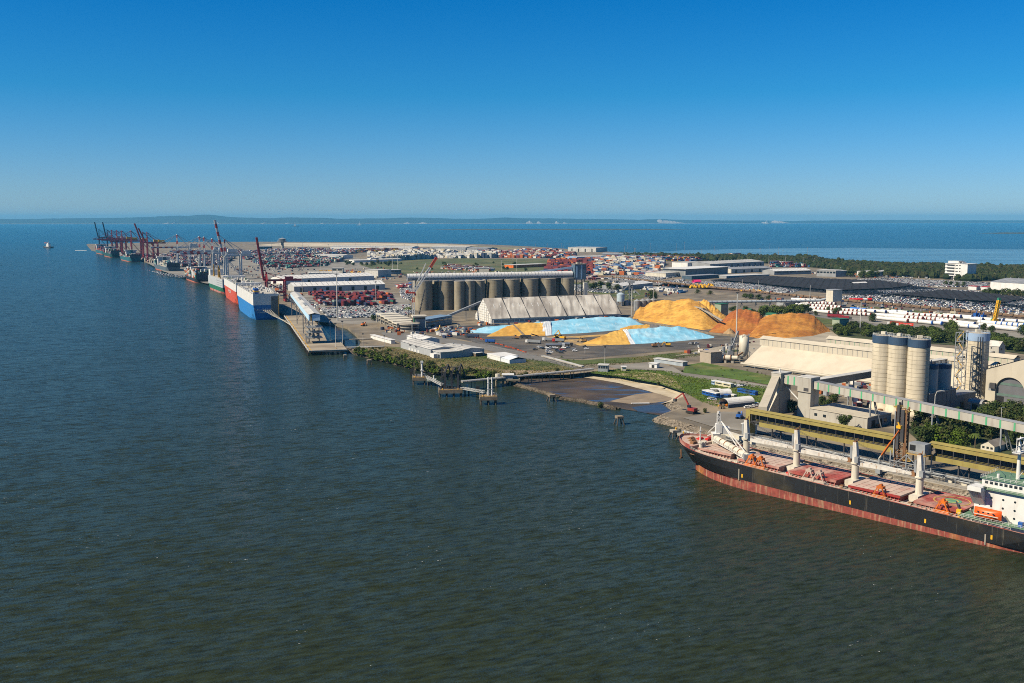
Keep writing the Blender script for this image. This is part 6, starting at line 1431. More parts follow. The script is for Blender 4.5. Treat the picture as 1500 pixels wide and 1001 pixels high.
p = g(676, 521); t = thing('water_tank', 'round blue grey water tank at the corner of the white roofed shed', 'tank', p); b = MB(); b.lathe(0,0,[(2.6,0),(2.6,3.4),(.1,4)], 18); part(b, 'shell', M('tank_blue', (.10,.19,.27), .5), t); b = MB(); b.lathe(0,0,[(2.65,3.2),(2.7,3.5),(2.4,3.6)], 18); part(b, 'rim', greysteel, t)
t, L = bld('marquee', 'white peaked marquee on the lawn below the grain yard', 'tent', (714,525), (733,530), 17, 3.4, wall=white, rm=white, rise=3, over=.2, ridge='y', roof='gabley')
b = MB(); b.box(L+.2, L+15, .5, 16, 0, 3.2); part(b, 'side_tent', tarpwhite, t)
b = MB(); b.face([(L+.2,.3,3.2),(L+15,.3,3.2),(L+15,8.5,5.2),(L+.2,8.5,5.2)]); b.face([(L+.2,8.5,5.2),(L+15,8.5,5.2),(L+15,16.2,3.2),(L+.2,16.2,3.2)]); part(b, 'side_tent_roof', tarpwhite, t)
bld('canopy_shed', 'small white flat canopy between workshop and marquee', 'shelter', (684,521), (697,523), 8, 3, 'flat', M('brown_wall', (.14,.10,.07), .8), white)
bld('site_wall', 'low white walled ramp shed by the terminal road', 'building', (543,496), (573,504), 4, 3.4, 'flat', white, white)
bld('pump_house', 'pale two storey control house at the root of the oil jetty', 'building', (876,545), (890,545.5), 7, 5.2, 'flat', M('pump_wall', (.33,.36,.38), .6), roofwhite, wins=4)
bld('site_cabin', 'small white cabin on the gravel lot', 'cabin', (951,539), (962,540), 5, 3.6, 'flat', white, white, doors=1)
bld('site_hut', 'small cream hut beside the oil jetty control house', 'cabin', (911,544), (917,544), 4, 3.2, 'flat', offwhite, white)
bld('long_shed', 'long low pale blue grey shed by the gravel lot', 'shed', (958,531), (1000,537), 6, 3.2, 'flat', M('shed_bluegrey', (.34,.39,.43), .6), roofwhite, doors=0)
bld('plant_house', 'blocky tan pump house at the left of the clinker plant', 'building', (1025,530), (1041,533), 12, 9, 'flat', M('tan_wall', (.40,.34,.27), .75, var=.08), MATS['tan_wall'])
t = thing('rotary_kiln', 'cream rotary drum beside the tan pump house', 'kiln', g(1044, 531), -.45)
b = MB(); b.cyl((0,3,4), (14,3,4.4), 2.2, n=16); b.cyl((14.2,3,4.4), (20,3,4.6), 1.7, n=16); part(b, 'drum', offwhite, t)
for x in (0, 9, 14): b = MB(); b.cyl((x,3,4+x*.03), (x+.7,3,4+x*.03), 2.6, n=16); part(b, 'tyre', rust, t)
b = MB()
for x in (1, 9, 15): b.box(x, x+2, 1, 5, 0, 2)
part(b, 'plinth', concrete, t)
p = g(1089, 529); h = zt(p, 492)-GL; t = thing('dust_silo', 'cream dust silo with steel frame and ducts beside the clinker shed', 'silo', p, 0)
b = MB(); b.lathe(0, 0, [(1.5,4),(4,8),(4,h),(.3,h+1.2)], 20); part(b, 'shell', offwhite, t, smooth=True)
b = MB()
for x in (-4, 4):
    for y in (-4, 4): b.bar((x,y,0), (x,y,9), .5)
rail(b, [(-4,-4,h),(4,-4,h),(4,4,h)], 1.2, 1.5, .1); b.bar((-5,0,0), (-5,0,h+4), .6); b.bar((-5,0,h+4), (-13,-3,6), .9); truss(b, (-9,2,0), (-9,2,h*.9), 2.4, 2.4, 7, .25); b.box(-14,-10,-4,0,0,9); b.box(-20,-15,-2,2,2,7); b.cyl((-17,0,7),(-17,0,12),1.3,n=10); b.cyl((-12,-2,9),(-12,-2,13),1.5,n=10); part(b, 'ductwork', greysteel, t)
b = MB(); b.bar((-2,-6,8), (-14,-10,1.5), 1.3, 1.0); part(b, 'belt', rust, t)
# ================================================================ OIL JETTY
def plat(u, v, w, d, z, lab, mat=None):
    p = at(u, v, z); t = thing('jetty_platform', lab, 'jetty', Vector((p.x, p.y, 0)), .12)
    b = MB(); b.box(-w/2, w/2, 0, d, z-1.6, z); part(b, 'deck', M('ochre_deck', (.33,.22,.09), .85, var=.3, scale=.3, patch=(.3,.22,.12), pscale=.2), t)
    b = MB(); b.box(-w/2-.15, w/2+.15, -.15, -.02, z-2.6, z-.3); b.box(-w/2-.15, -w/2-.02, -.15, d, z-2.6, z-.3); part(b, 'fascia', M('stained_fascia', (.17,.145,.11), .9, var=.35, scale=.4), t)
    n = max(2, int(w/3.6))
    for i in range(n):
        for y in (.8, d-.8): b = MB(); x = lerp(-w/2+.7, w/2-.7, i/(n-1)); b.cyl((x,y,-.7), (x,y,z-1.6), .55, n=8); part(b, 'pile', MATS['wet_pile'], t)
    b = MB(); rail(b, [(-w/2,d,z), (-w/2,0,z), (w/2,0,z), (w/2,d,z)], 1.1, 2, .06); part(b, 'railing', greysteel, t)
    for i in range(2): b = MB(); x = lerp(-w/3, w/3, i); b.cyl((x,1,z), (x,1,z+.8), .4, n=8); part(b, 'bollard', brightyellow, t)
    return t, z
P1, z_ = plat(614, 553, 9.5, 9, 5.8, 'left oil jetty platform with white column mast')
P2, z_ = plat(660, 571, 16, 9, 5.2, 'middle oil jetty platform carrying dark loading arms')
P3, z_ = plat(716, 581, 11, 8, 5.8, 'right oil jetty platform with twin white columns')
for i, (u, v) in enumerate(((603, 551), (629, 556), (700, 577))): 
    q = at(u, v, 0); b = MB(); b.box(-1.2, 1.2, -.5, .5, .6, 5.4); b.cyl((-.8,.8,-.7), (-.8,.8,5), .4, n=8); b.cyl((.8,.8,-.7), (.8,.8,5), .4, n=8)
    tag(b.build('breasting_fender', [rubber], loc=q), ['tall black fender panel left of the left jetty platform', 'tall black fender panel right of the left jetty platform', 'tall black fender panel left of the right jetty platform'][i], 'fender')
b = MB(); b.cyl((2.2,3,5.6), (2.2,3,16), .75, n=10); b.box(1.2,3.2,2,4,16,17.4); b.box(1,3.4,1.8,4.2,10.4,10.8); part(b, 'white_column', white, P1)
b = MB(); b.cyl((-3.4,4,5.6), (-3.4,4,16.5), .28, n=6); part(b, 'mast', timber, P1)
b = MB()
for x in (2, 4.4): b.cyl((x-2,3,5.6), (x-2,3,18), .55, n=8); b.box(x-2.8,x-1.2,2.4,3.6,10,10.3); b.box(x-2.7,x-1.3,2.4,3.6,14,14.3)
part(b, 'white_column', white, P3)
for i in range(3):
    b = MB(); x = -3.5 + i*4.4; b.bar((x,3,5.2), (x,3,17), 1.3); b.bar((x,3,16.6), (x+2.2,1.5,22.5 if i != 1 else 20), 1.0); b.bar((x+2.2,1.5,22.5 if i != 1 else 20), (x+5.5,4,9+i*2), .6); b.bar((x,3,17), (x-2.4,3.4,13), .8); b.box(x-3.2,x-1.8,2.8,4.2,11.6,13.2); part(b, 'loading_arm', darksteel, P2)
b = MB()
for x in (-5, 6.4): truss(b, (x,5,5.2), (x,5,20), 1.6, 1.6, 7, .16)
b.bar((-5,5,20), (6.4,5,20), .6); part(b, 'gantry', darksteel, P2)
b = MB(); rs = random.Random(8)
for k in range(34): x, y = rs.uniform(-7,7), rs.uniform(1,8); b.box(x, x+rs.uniform(.5,1.6), y, y+1, 5.2, 5.2+rs.uniform(.6,2.4))
part(b, 'valve_gear', darksteel, P2)
for P, w in ((P1, 4), (P3, 4.6)):
    b = MB()
    for k in range(12): x, y = rs.uniform(-w,w), rs.uniform(3,8); b.box(x, x+rs.uniform(.4,1.5), y, y+.8, 5.85, 5.85+rs.uniform(.5,1.8))
    part(b, 'deck_gear', greysteel, P)
def gangway(a, c, lab, w=1.8):
    t = thing('gangway', lab, 'walkway', (0,0,0)); b = MB(); truss(b, a, c, w, 1.3, 9, .13); b.bar(a-Vector((0,0,.7)), c-Vector((0,0,.7)), w, .12); part(b, 'truss', M('gangway_grey', (.48,.48,.46), .6, var=.2), t); return t
gangway(at(619,549,6), at(648,564,5.6), 'white lattice gangway between left and middle jetty platforms'); gangway(at(672,568,5.6), at(709,574,6), 'white lattice gangway between middle and right jetty platforms')
for i, (u, v) in enumerate(((632, 566), (681, 580))):
    q = at(u, v, 0); t = thing('mooring_dolphin', ['white topped dolphin under the left gangway', 'white topped dolphin right of the middle jetty platform'][i], 'dolphin', q)
    b = MB(); b.box(-3.4, 3.4, 0, 4.5, 3.6, 5.0); part(b, 'cap', M('pale_green_cap', (.42,.47,.42), .7), t)
    for x in (-2.6, 0, 2.6): b = MB(); b.cyl((x,2,-.7), (x,2,3.6), .5, n=8); part(b, 'pile', MATS['wet_pile'], t)
    b = MB(); b.cyl((1.6,2,5), (1.6,2,7.6), .55, n=8); part(b, 'post', white, t)
t = thing('pipe_bridge', 'long pale pipeline bridge from the oil jetty to the shore', 'bridge', (0,0,0))
pa, pb_ = at(676, 560, 6), at(868, 541.5, 5.2)
b = MB(); b.bar(pa, pb_, 3.4, .5); part(b, 'deck', concrete, t)
b = MB(); n = (pb_-pa).normalized().cross(Vector((0,0,1)))
for k in range(4): o_ = n*(-1.2+k*.8)+Vector((0,0,.75)); b.cyl(pa+o_, pb_+o_, .26, n=6)
part(b, 'pipes', white, t)
b = MB(); rail(b, [pa+n*1.7, pb_+n*1.7], 1.2, 4, .07); part(b, 'railing', greysteel, t)
for i in range(1, 12): b = MB(); c = pa.lerp(pb_, i/12); b.bar((c.x-1.2,c.y,-.7), (c.x-1.2,c.y,c.z-.2), .5); b.bar((c.x+1.2,c.y,-.7), (c.x+1.2,c.y,c.z-.2), .5); part(b, 'trestle', concdark, t)
q = at(741, 566, 0); t = thing('jetty_kiosk', 'round white tank and small kiosk on a pile platform behind the right jetty mast', 'kiosk', q, 0)
b = MB(); b.box(-8, 10, 0, 8, 4, 5); part(b, 'deck', concdark, t); b = MB(); b.cyl((-6,3,5), (-6,3,8.6), 1.8, n=14); part(b, 'tank', offwhite, t); b = MB(); b.box(-2, 5, 1, 6, 5, 8); part(b, 'wall', greysteel, t); b = MB(); b.box(-3, 6, 0, 7, 8.02, 8.5); part(b, 'roof', white, t)
for x in (-7, -2, 3, 8): b = MB(); b.cyl((x,3,-.7), (x,3,4), .8, n=8); part(b, 'pile', concdark, t)
b = MB(); pa, pb_ = at(858, 525, 3.4), at(818, 516, 3.4); 
t = thing('drain_bridge', 'pale concrete drain causeway slanting across the lawn', 'causeway', (0,0,0)); b.bar(at(795, 521.5, 3.6), at(853, 537, 3.6), 3.2, .9); part(b, 'deck', roofwhite, t); b = MB(); b.bar(at(795, 522.4, 4.2), at(853, 538, 4.2), .4, .6); part(b, 'parapet', concrete, t)
# ================================================================ WAREHOUSES AND OFFICES
greyrib = M('grey_ribbed_wall', (.20,.22,.23), .6, var=.12, streak=(.3,.31,.31), sscale=(.9,.9,.01), sth=(.5,.55))
for nm, lab, a, c, dep, h, k in [
 ('warehouse', 'big white wharf warehouse with long roof, rear half behind the front shed', (415,418), (548,412.5), 55, 11, dict(rise=5, rm=white, doors=2)),
 ('warehouse', 'big white wharf warehouse front shed with dark doorways facing the red containers', (431,428.5), (564,424.5), 48, 9.5, dict(rise=5, wall=M('shaded_white_wall', (.46,.47,.47), .6, var=.06), rm=white, doors=7)),  # front wall greyed: shade on white cladding put into its colour
 ('warehouse', 'small cream store behind the big white wharf warehouse', (452,405), (497,404.5), 30, 7, dict(rise=2, wall=offwhite)),
 ('warehouse', 'white boxy store at the left edge of the grass field', (554,407), (573,405.5), 34, 15, dict(roof='flat', wall=roofwhite)),
 ('office', 'grey site office right of the white boxy store', (573,402), (588,401.5), 22, 9, dict(roof='flat', wall=greysteel, wins=3)),
 ('office', 'small tan canteen block among parked yellow machines', (486,400.5), (502,400.5), 18, 11, dict(roof='flat', wall=offwhite, wins=2)),
 ('terminal', 'dark windowed terminal block left of the control tower', (378,368), (399,367.8), 60, 17, dict(roof='flat', wall=M('terminal_wall', (.16,.2,.22), .5), wins=5)),
 ('warehouse', 'pale roofed warehouse right of the distant container stacks', (460,378.5), (502,379.5), 50, 10, dict(rise=3)),
 ('warehouse', 'very long low white shed at the left end of the grass field', (519,385), (588,382.5), 40, 6, dict(rise=2)),
 ('warehouse', 'long white roofed shed on the reclaimed sand at the far shore', (484,364.5), (604,365.5), 80, 9, dict(rise=3)),
 ('warehouse', 'distant white roofed shed right of the long shore shed', (630,365.8), (682,366.6), 80, 10, dict(rise=3, wall=greysteel)),
 ('warehouse', 'distant blue grey shed behind the white container blocks', (684,367), (714,367.6), 70, 9, dict(rise=3, wall=greysteel, rm=roofgrey)),
 ('warehouse', 'white flat roofed hall standing alone by the far water', (832,368.8), (873,369.6), 90, 16, dict(roof='flat', wall=roofwhite, doors=4)),
 ('warehouse', 'low pale blue warehouse below the lone white hall', (845,381), (887,380), 50, 9, dict(rise=2, wall=paleblue)),
 ('warehouse', 'broad grey roofed warehouse right of the lone white hall', (882,377), (962,377.5), 90, 10, dict(rise=3, rm=roofgrey, wall=greysteel)),
 ('warehouse', 'pale warehouse in front of the broad grey roof', (884,381.6), (936,382.2), 40, 8, dict(rise=2)),
 ('warehouse', 'low grey hall among the coloured stacks near the tree belt', (940,380.5), (977,379), 60, 9, dict(rise=3, rm=roofgrey)),
 ('warehouse', 'cream low hall left of the ribbed glass hall', (975,407), (1008,404.5), 50, 9, dict(roof='flat', wall=offwhite, doors=1)),
 ('hall', 'large hall with white oversailing roof and dark ribbed front', (1004,406), (1066,402), 60, 16, dict(roof='flat', wall=greyrib, rm=white, over=4)),
 ('warehouse', 'low blue grey depot in front of the ribbed hall', (1013,410), (1054,407.5), 25, 7, dict(roof='flat', wall=M('depot_blue', (.06,.10,.14), .6), rm=roofgrey)),
 ('warehouse', 'white stepped warehouse behind the ribbed hall', (1007,394), (1040,393), 60, 14, dict(roof='flat', wall=white, doors=2)),
 ('warehouse', 'very long pale roofed warehouse before the mangrove belt', (1040,395), (1119,390.5), 80, 13, dict(rise=4, wall=roofgrey, doors=9)),
 ('warehouse', 'tan and grey roofed depot below the very long warehouse', (1071,400.5), (1131,398), 50, 9, dict(rise=3, rm=roofgrey, wall=offwhite, doors=5)),
 ('canopy', 'low flat pale canopy at the edge of the dark car lot', (1064,408.5), (1127,406), 40, 5, dict(roof='flat', wall=roofgrey)),
 ('showroom', 'white curved roof showroom above the dark car lot', (1134,403), (1188,401.5), 40, 8, dict(rise=4, rm=white, wall=roofgrey, wins=5)),
 ('office', 'grey two storey office with white window bands right of the showroom', (1196,405), (1224,406), 40, 13, dict(roof='flat', wall=roofgrey, wins=6)),
 ('office', 'plain blue grey block joined to the two storey office', (1224,406), (1242,405.5), 40, 12, dict(roof='flat', wall=greysteel)),
 ('warehouse', 'low white hall in trees left of the white office tower', (1278,405), (1333,402.5), 40, 9, dict(roof='flat', wall=white, wins=5)),
 ('warehouse', 'small white hall at the edge of the mangrove right of the office', (1243,398.5), (1266,398), 40, 8, dict(roof='flat', wall=white)),
 ('warehouse', 'big white walled warehouse with grey roof at the right edge', (1450,426), (1580,434.5), 90, 15, dict(rise=5, rm=roofgrey, wall=white)),
 ('kiosk', 'red fronted kiosk beside the big white warehouse', (1418,424.5), (1430,425.2), 12, 6, dict(roof='flat', wall=white, rm=red)),
 ('kiosk', 'small red fronted kiosk nearest the big white warehouse', (1437,425.6), (1446,426.2), 12, 6, dict(roof='flat', wall=white, rm=red)),
 ('warehouse', 'orange edged pale shed in the grass field by the red stacks', (752,393), (800,391), 34, 7, dict(roof='flat', wall=orange)),
 ('store', 'cream cube store in the grass field before the silo gallery', (702,402), (716,402), 18, 13, dict(roof='flat', wall=offwhite)),
 ('warehouse', 'silver curved roof sheds above the steel bins', (912,426), (956,421), 40, 8, dict(rise=3, wall=roofgrey, rm=white)),
 ('bus_shed', 'low dark shed between the trees and dark lot', (1150,449), (1172,448), 18, 5, dict(roof='flat', wall=roofgrey)),
]:
    bld(nm, lab, nm.replace('_', ' '), a, c, dep, h, **k)
# control tower
p = at(414, 367.5, GL); hC = zt(p, 349) - GL
t = thing('control_tower', 'mushroom topped port control tower on a pale shaft', 'tower', p)
b = MB(); b.lathe(0, 0, [(6,0),(5,hC*.62),(8,hC*.68)], 16); part(b, 'shaft', concrete, t)
b = MB(); b.lathe(0, 0, [(8,hC*.68),(20,hC*.74),(20,hC*.79),(11,hC*.8)], 20); part(b, 'gallery', greysteel, t)
b = MB(); b.lathe(0, 0, [(11,hC*.8),(14,hC*.9)], 20); part(b, 'window', glass, t)
b = MB(); b.lathe(0, 0, [(15,hC*.9),(15,hC*.93),(5,hC),(1,hC*1.02),(.4,hC*1.18)], 20); part(b, 'roof', greysteel, t)
# white office tower by the mangroves
p = g(1383.5, 409.5); q = g(1416, 411.5); d = q-p; L = d.length; t = thing('office_tower', 'white six storey office block with dark window bands before the mangroves', 'office', p, atan2(d.y, d.x))
ho = zt(p, 385.5) - GL; z0 = ho*.24
b = MB(); b.box(0, L, 0, 26, z0, ho); part(b, 'wall', white, t)
b = MB(); b.box(2, L-2, 2, 24, 0, z0); part(b, 'undercroft', darksteel, t)
for x in (L*.42, L*.6): b = MB(); b.box(x-.9, x+.9, -.3, 1.5, 0, z0); part(b, 'column', white, t)
for k in range(4):
    z = lerp(z0+2.2, ho-5, k/3); fl = (L*.1, L*.43)
    b = MB(); b.box(*fl, -.25, -.05, z, z+2.7); part(b, 'window_band', glass, t)
    for x0, x1 in ((L*.47,L*.58), (L*.63,L*.7)): b = MB(); b.box(x0, x1, -.2, -.05, z+.6, z+1.9); part(b, 'window', glass, t)
    b = MB(); b.box(0, L*.1, -1.2, -.05, z+2.75, z+3.4); part(b, 'balcony', white, t)
b = MB(); b.face([(-1,-1,ho+.05),(L+3,-1,ho+.05),(L+3,27,ho+.05),(-1,27,ho+.05)]); b.box(L*.08, L*.55, 3, 20, ho+.1, ho+4.5); b.box(L*.55+.1, L*.7, 4, 16, ho+.1, ho+2.8); part(b, 'roof', white, t)
b = MB(); b.box(L*.58, L*.68, 3.2, 4, ho+1, ho+4); b.bar((L*.66,6,ho+2.8),(L*.66,6,ho+8),.3); part(b, 'plant', darksteel, t)

# ================================================================ CONTAINERS
def lattice(px, rz, sx, sy, z=GL, aisle=0):
    P = [at(u, v, z) for u, v in px]; c, s = cos(rz), sin(rz); L = [(p.x*c + p.y*s, -p.x*s + p.y*c) for p in P]
    x0, x1 = min(p[0] for p in L), max(p[0] for p in L); y0, y1 = min(p[1] for p in L), max(p[1] for p in L); out = []; j = 0; y = y0 + sy/2
    while y < y1:
        x = x0 + sx/2; i = 0
        if not aisle or j % aisle != aisle-1:
            while x < x1:
                if inside((x, y), L): out.append((Vector((x*c - y*s, x*s + y*c, z)), i, j))
                x += sx; i += 1
        y += sy; j += 1
    return out
_n = lambda p, s, k=0: sin(p.x*s+k)*cos(p.y*s*1.3+k*2.1) + .5*sin(p.x*s*2.3-k)*cos(p.y*s*2.7+k)
QR = quay(1900)[1]
rs = random.Random(31)
GRP = 'containers stacked in the yard before the white warehouse'
cells = sorted(lattice([(452,431),(520,428.5),(572,428),(578,446),(560,448.5),(500,449.5),(470,447)], QR, 13, 3.1, Zc[0]+.02, 6), key=lambda c: c[0].y)
def describe(c, k, h, w): return '%s container %s %s' % (c, 'alone on the ground' if h == 1 else ('at the bottom of a stack' if k == 0 else ('topmost of its stack' if k == h-1 else 'inside a stack')), w)
for p, i, j in cells:
    f = _n(p, .03, 2)
    if f < -.15 or rs.random() < .12: continue
    h = max(1, min(4, int(1.2 + f*1.6 + rs.random()*1.2)))
    base = rs.choice(['maroon','red','maroon','maroon','red','maroon','maroon','navy','maroon','red'])
    for k in range(h):
        c = base if rs.random() < .86 else rs.choice(['red','blue','orange','grey','maroon','green'])
        q = p + Vector((rs.uniform(-.15,.15), 0, k*2.62))
        if NC[0] < 190: container(q, QR, c, describe(c, k, h, 'before the white warehouse'), GRP)
        else: small_box(q, QR, c)
def zone(px, pal, hmax, rz, thr=-.2, sc=.012, sx=13.2, sy=2.75, aisle=7, run=3, seed=0, ind=None, flat=False):
    rs = random.Random(seed); last = {}
    cl = lattice(px, rz, sx, sy, GL+.25, aisle)
    if ind: cl.sort(key=lambda c: c[0].y)
    for p, i, j in cl:
        f = _n(p, sc, seed)
        if f < thr: continue
        key = (i, j//run)
        if key not in last: last[key] = (rs.choice(pal), max(1, int(hmax*min(1.1, .6 + .5*f) + rs.uniform(-.8, 1))))
        base, h = last[key]; h = max(1, h + rs.choice((0,0,0,0,0,-1)))
        if flat: h = 1 if rs.random() < .8 else 2
        for k in range(h):
            c = base if rs.random() < .8 else rs.choice(pal); q = p + Vector((0,0,k*2.62))
            if ind and NC[0] < ind[0]: container(q, rz, c, describe(c, k, h, ind[1]), ind[2])
            else: small_box(q, rz, c)
zone([(800,403),(842,403),(872,402.5),(872,388),(805,388)], ['maroon','red','maroon','orange','navy','red'], 6, .55-1.2, -.5, seed=3, ind=(245, 'right of the silo gallery tower', 'orange and red containers stacked behind the silo head tower'))
zone([(872,403),(925,405),(970,402),(972,386),(872,386)], ['blue','white','white','cream','maroon','grey','orange','blue','cream'], 7, .55-1.2, -.45, seed=4, ind=(298, 'between rail line and ribbed hall', 'coloured containers stacked between rail line and ribbed hall'))
zone([(540,384),(600,381),(640,379),(725,378),(730,372),(620,371),(540,374)], ['white','cream','white','cream','white','grey','white','navy'], 7, .5-1.2, -.35, seed=5)
zone([(700,377),(760,378),(840,379),(845,372),(780,368.5),(700,369.5)], ['maroon','red','cream','white','orange','grey','blue','red'], 5, .5-1.2, -.4, seed=6)
zone([(842,386),(905,388),(965,385),(965,379),(880,379.5)], ['red','blue','orange','white','maroon','teal','cream'], 5, .5-1.2, -.4, seed=7)
zone([(965,383),(1012,383),(1080,380),(1085,375.5),(980,376.5)], ['red','blue','yellow','white','orange','maroon','teal'], 4, .5, -.15, seed=8)
zone([(1130,396),(1212,393.5),(1212,387),(1130,387)], ['red','maroon','teal','white','blue','red'], 4, .45, -.3, seed=9)
zone([(380,388),(470,386),(500,384),(505,377),(420,375),(350,377)], ['maroon','grey','red','navy','teal','cream','grey'], 4, QR, -.35, seed=10)
zone([(300,378),(420,373.5),(520,372),(525,366.5),(400,367.5),(270,370)], ['grey','white','maroon','navy','cream','red','blue'], 4, QR, -.3, seed=11)
zone([(380,396),(440,392),(478,390),(482,386),(400,386)], ['maroon','teal','maroon','green','grey','red'], 4, QR, -.3, seed=12)
zone([(215,384),(262,392),(330,388),(345,378),(260,374),(200,377)], ['grey','maroon','white','navy','cream','red'], 4, QR, -.3, seed=13)
zone([(525,371.5),(600,370.5),(700,368.8),(640,367),(520,367.5)], ['orange','red','blue','yellow','white','maroon'], 4, .5, -.2, seed=14)
zone([(648,394),(690,397.5),(720,399),(722,394),(660,389)], ['white','cream','orange','white','red'], 2, .5, -.2, seed=15, flat=True)
zone([(842,404.5),(872,407),(905,412),(905,416),(860,410)], ['red','white','cream','maroon','orange'], 2, .6, -.1, seed=16, flat=True)
zone([(945,424),(1000,430),(1005,427),(950,421)], ['white','white','white','blue'], 1, .65, -.6, seed=17, flat=True)
zone([(580,419),(606,416),(606,424),(590,428)], ['blue','red','orange','navy','white'], 2, QR, -.2, seed=18, flat=True)
zone([(430,425),(470,424.5),(470,430),(440,433)], ['orange','red','yellow','blue'], 1, QR, .0, seed=19, flat=True)
def joined(name, data, mats_of):           # many small copies in one mesh, each colour its own slot
    V, Fc, Mi, mats = [], [], [], []
    quads = np.array([(0,3,2,1),(4,5,6,7),(0,1,5,4),(1,2,6,5),(2,3,7,6),(3,0,4,7)])
    n0 = 0
    for col, items in data.items():
        mats.append(mats_of(col)); 
        for p, rz, L, h, w in items:
            c, s = cos(rz), sin(rz)
            for z in (0.02, h-.04):
                for x, y in ((-L/2,-w/2),(L/2,-w/2),(L/2,w/2),(-L/2,w/2)): V.append((p[0]+x*c-y*s, p[1]+x*s+y*c, p[2]+z))
            Fc.append(quads + n0); n0 += 8; Mi += [len(mats)-1]*6
    me = bpy.data.meshes.new(name); me.from_pydata(V, [], np.concatenate(Fc).tolist())
    for m in mats: me.materials.append(m)
    me.polygons.foreach_set('material_index', Mi); me.update(); return stuff(link(name, me))
# ================================================================ CARS
def car_mesh():
    b = MB(); W = .9
    def sec(x0, x1, y, z0, z1, xi0, xi1, yi, m): b.hexa([(x0,-y,z0),(x1,-y,z0),(x1,y,z0),(x0,y,z0),(xi0,-yi,z1),(xi1,-yi,z1),(xi1,yi,z1),(xi0,yi,z1)], m)
    sec(-2.25, 2.25, .9, .28, .85, -2.2, 2.1, .88, 0); sec(-2.0, .9, .84, .85, 1.38, -1.6, .35, .68, 1); sec(-1.6, .35, .68, 1.38, 1.46, -1.45, .2, .62, 0)
    for x in (-1.4, 1.4):
        for y in (-.82, .82): b.cyl((x,y-.1,.31), (x,y+.1,.31), .31, n=8, m=2)
    return b.mesh('parked_car', [carpaint, glass, rubber])
CAR = car_mesh()
CC = {'white': (.80,.80,.79), 'silver': (.42,.43,.45), 'dark grey': (.06,.065,.075), 'black': (.015,.016,.018), 'red': (.38,.02,.02), 'blue': (.02,.07,.22)}
def car(p, rz, col, label, group):
    o = bpy.data.objects.new('parked_car', CAR); C.objects.link(o); o.location = p; o.rotation_euler = (0,0,rz); o.color = (*[x*.88 for x in CC[col]], 1); return tag(o, label, 'car', group)
CARS = {}
def small_car(p, rz, col):
    CARS.setdefault(col, []).append((p, rz, 4.4, .92, 1.75)); q = p + Vector((-.35*cos(rz), -.35*sin(rz), .9)); CARS.setdefault('glass' if col != 'black' else 'black', []).append((q, rz, 2.4, .36, 1.5)); CARS.setdefault(col, []).append((q+Vector((0,0,.34)), rz, 1.9, .16, 1.4))
rs = random.Random(41)
wts = ['white']*13 + ['silver']*5 + ['dark grey']*3 + ['black']*3 + ['red', 'blue']
def lot(px, rz, sx=5.3, sy=2.5, aisle=0, skip=.06, pal=wts, ind=0, label=None, group=None, z=None):
    cl = lattice(px, rz, sx, sy, z or GL+.3, aisle); cl.sort(key=lambda c: c[0].y); n = 0
    for p, i, j in cl:
        if rs.random() < skip or i % 3 == 2 and rs.random() < .75: continue
        col = rs.choice(pal); a = rz + (pi if rs.random() < .5 else 0) + rs.uniform(-.03,.03)
        if n < ind: car(p, a, col, label % col, group); n += 1
        else: small_car(p, a, col)
lot([(466,452),(520,449),(600,447),(606,459),(588,463.5),(520,466),(482,466)], QR+.5, ind=200, label='%s car parked in the packed lot below the red containers', group='cars in the packed lot by the grain wharf')
lot([(585,421),(606,419),(606,442),(588,436)], QR)
lot([(880,407.5),(985,399.5),(1002,404),(960,411),(905,410)], .5)
lot([(1003,413),(1060,414),(1100,416),(1170,426),(1150,430),(1050,421.5),(1000,416)], .5, skip=.02)
lot([(1195,436),(1290,432),(1400,441),(1500,453),(1600,462),(1600,473),(1500,462),(1400,453),(1300,444),(1200,440)], .45, skip=.6)
lot([(1255,409.5),(1310,408),(1390,412),(1450,415),(1440,421.5),(1330,419)], .45, skip=.02)
lot([(1280,427),(1380,424),(1450,428),(1430,433),(1300,431.5)], .45)
lot([(1438,440),(1500,436),(1560,440),(1560,452),(1500,448),(1450,446)], .45, skip=.2)
lot([(842,417),(900,423),(912,430),(842,427)], .6, skip=.3, pal=['dark grey','silver','white','silver'])
lot([(445,440),(470,447),(462,452),(448,446)], QR, skip=.4)
lot([(960,413),(1003,409),(1003,412),(968,417)], .5, skip=.3)
lot([(215,396),(300,409),(300,412),(240,404)], QR, skip=.7)
lot([(842,456),(905,452),(905,460),(842,463)], .4, skip=.6)
dk = ['black','dark grey','black']
lot([(1045,411),(1110,406),(1200,410),(1290,413),(1330,419),(1420,429),(1500,440),(1500,452),(1400,445),(1320,436),(1220,429),(1150,423)], .45, 5.0, 2.4, skip=.25, pal=dk, z=GL+.35)
joined('car_rows', CARS, lambda c: glass if c == 'glass' else M('car_'+c.replace(' ', '_'), tuple(x*1.2 for x in CC[c]), .45, var=0, spec=.4))
for d in SB: pass
joined('container_stacks', SB, lambda c: M('box_'+c, CCOL[c], .6, var=.25, scale=.07))
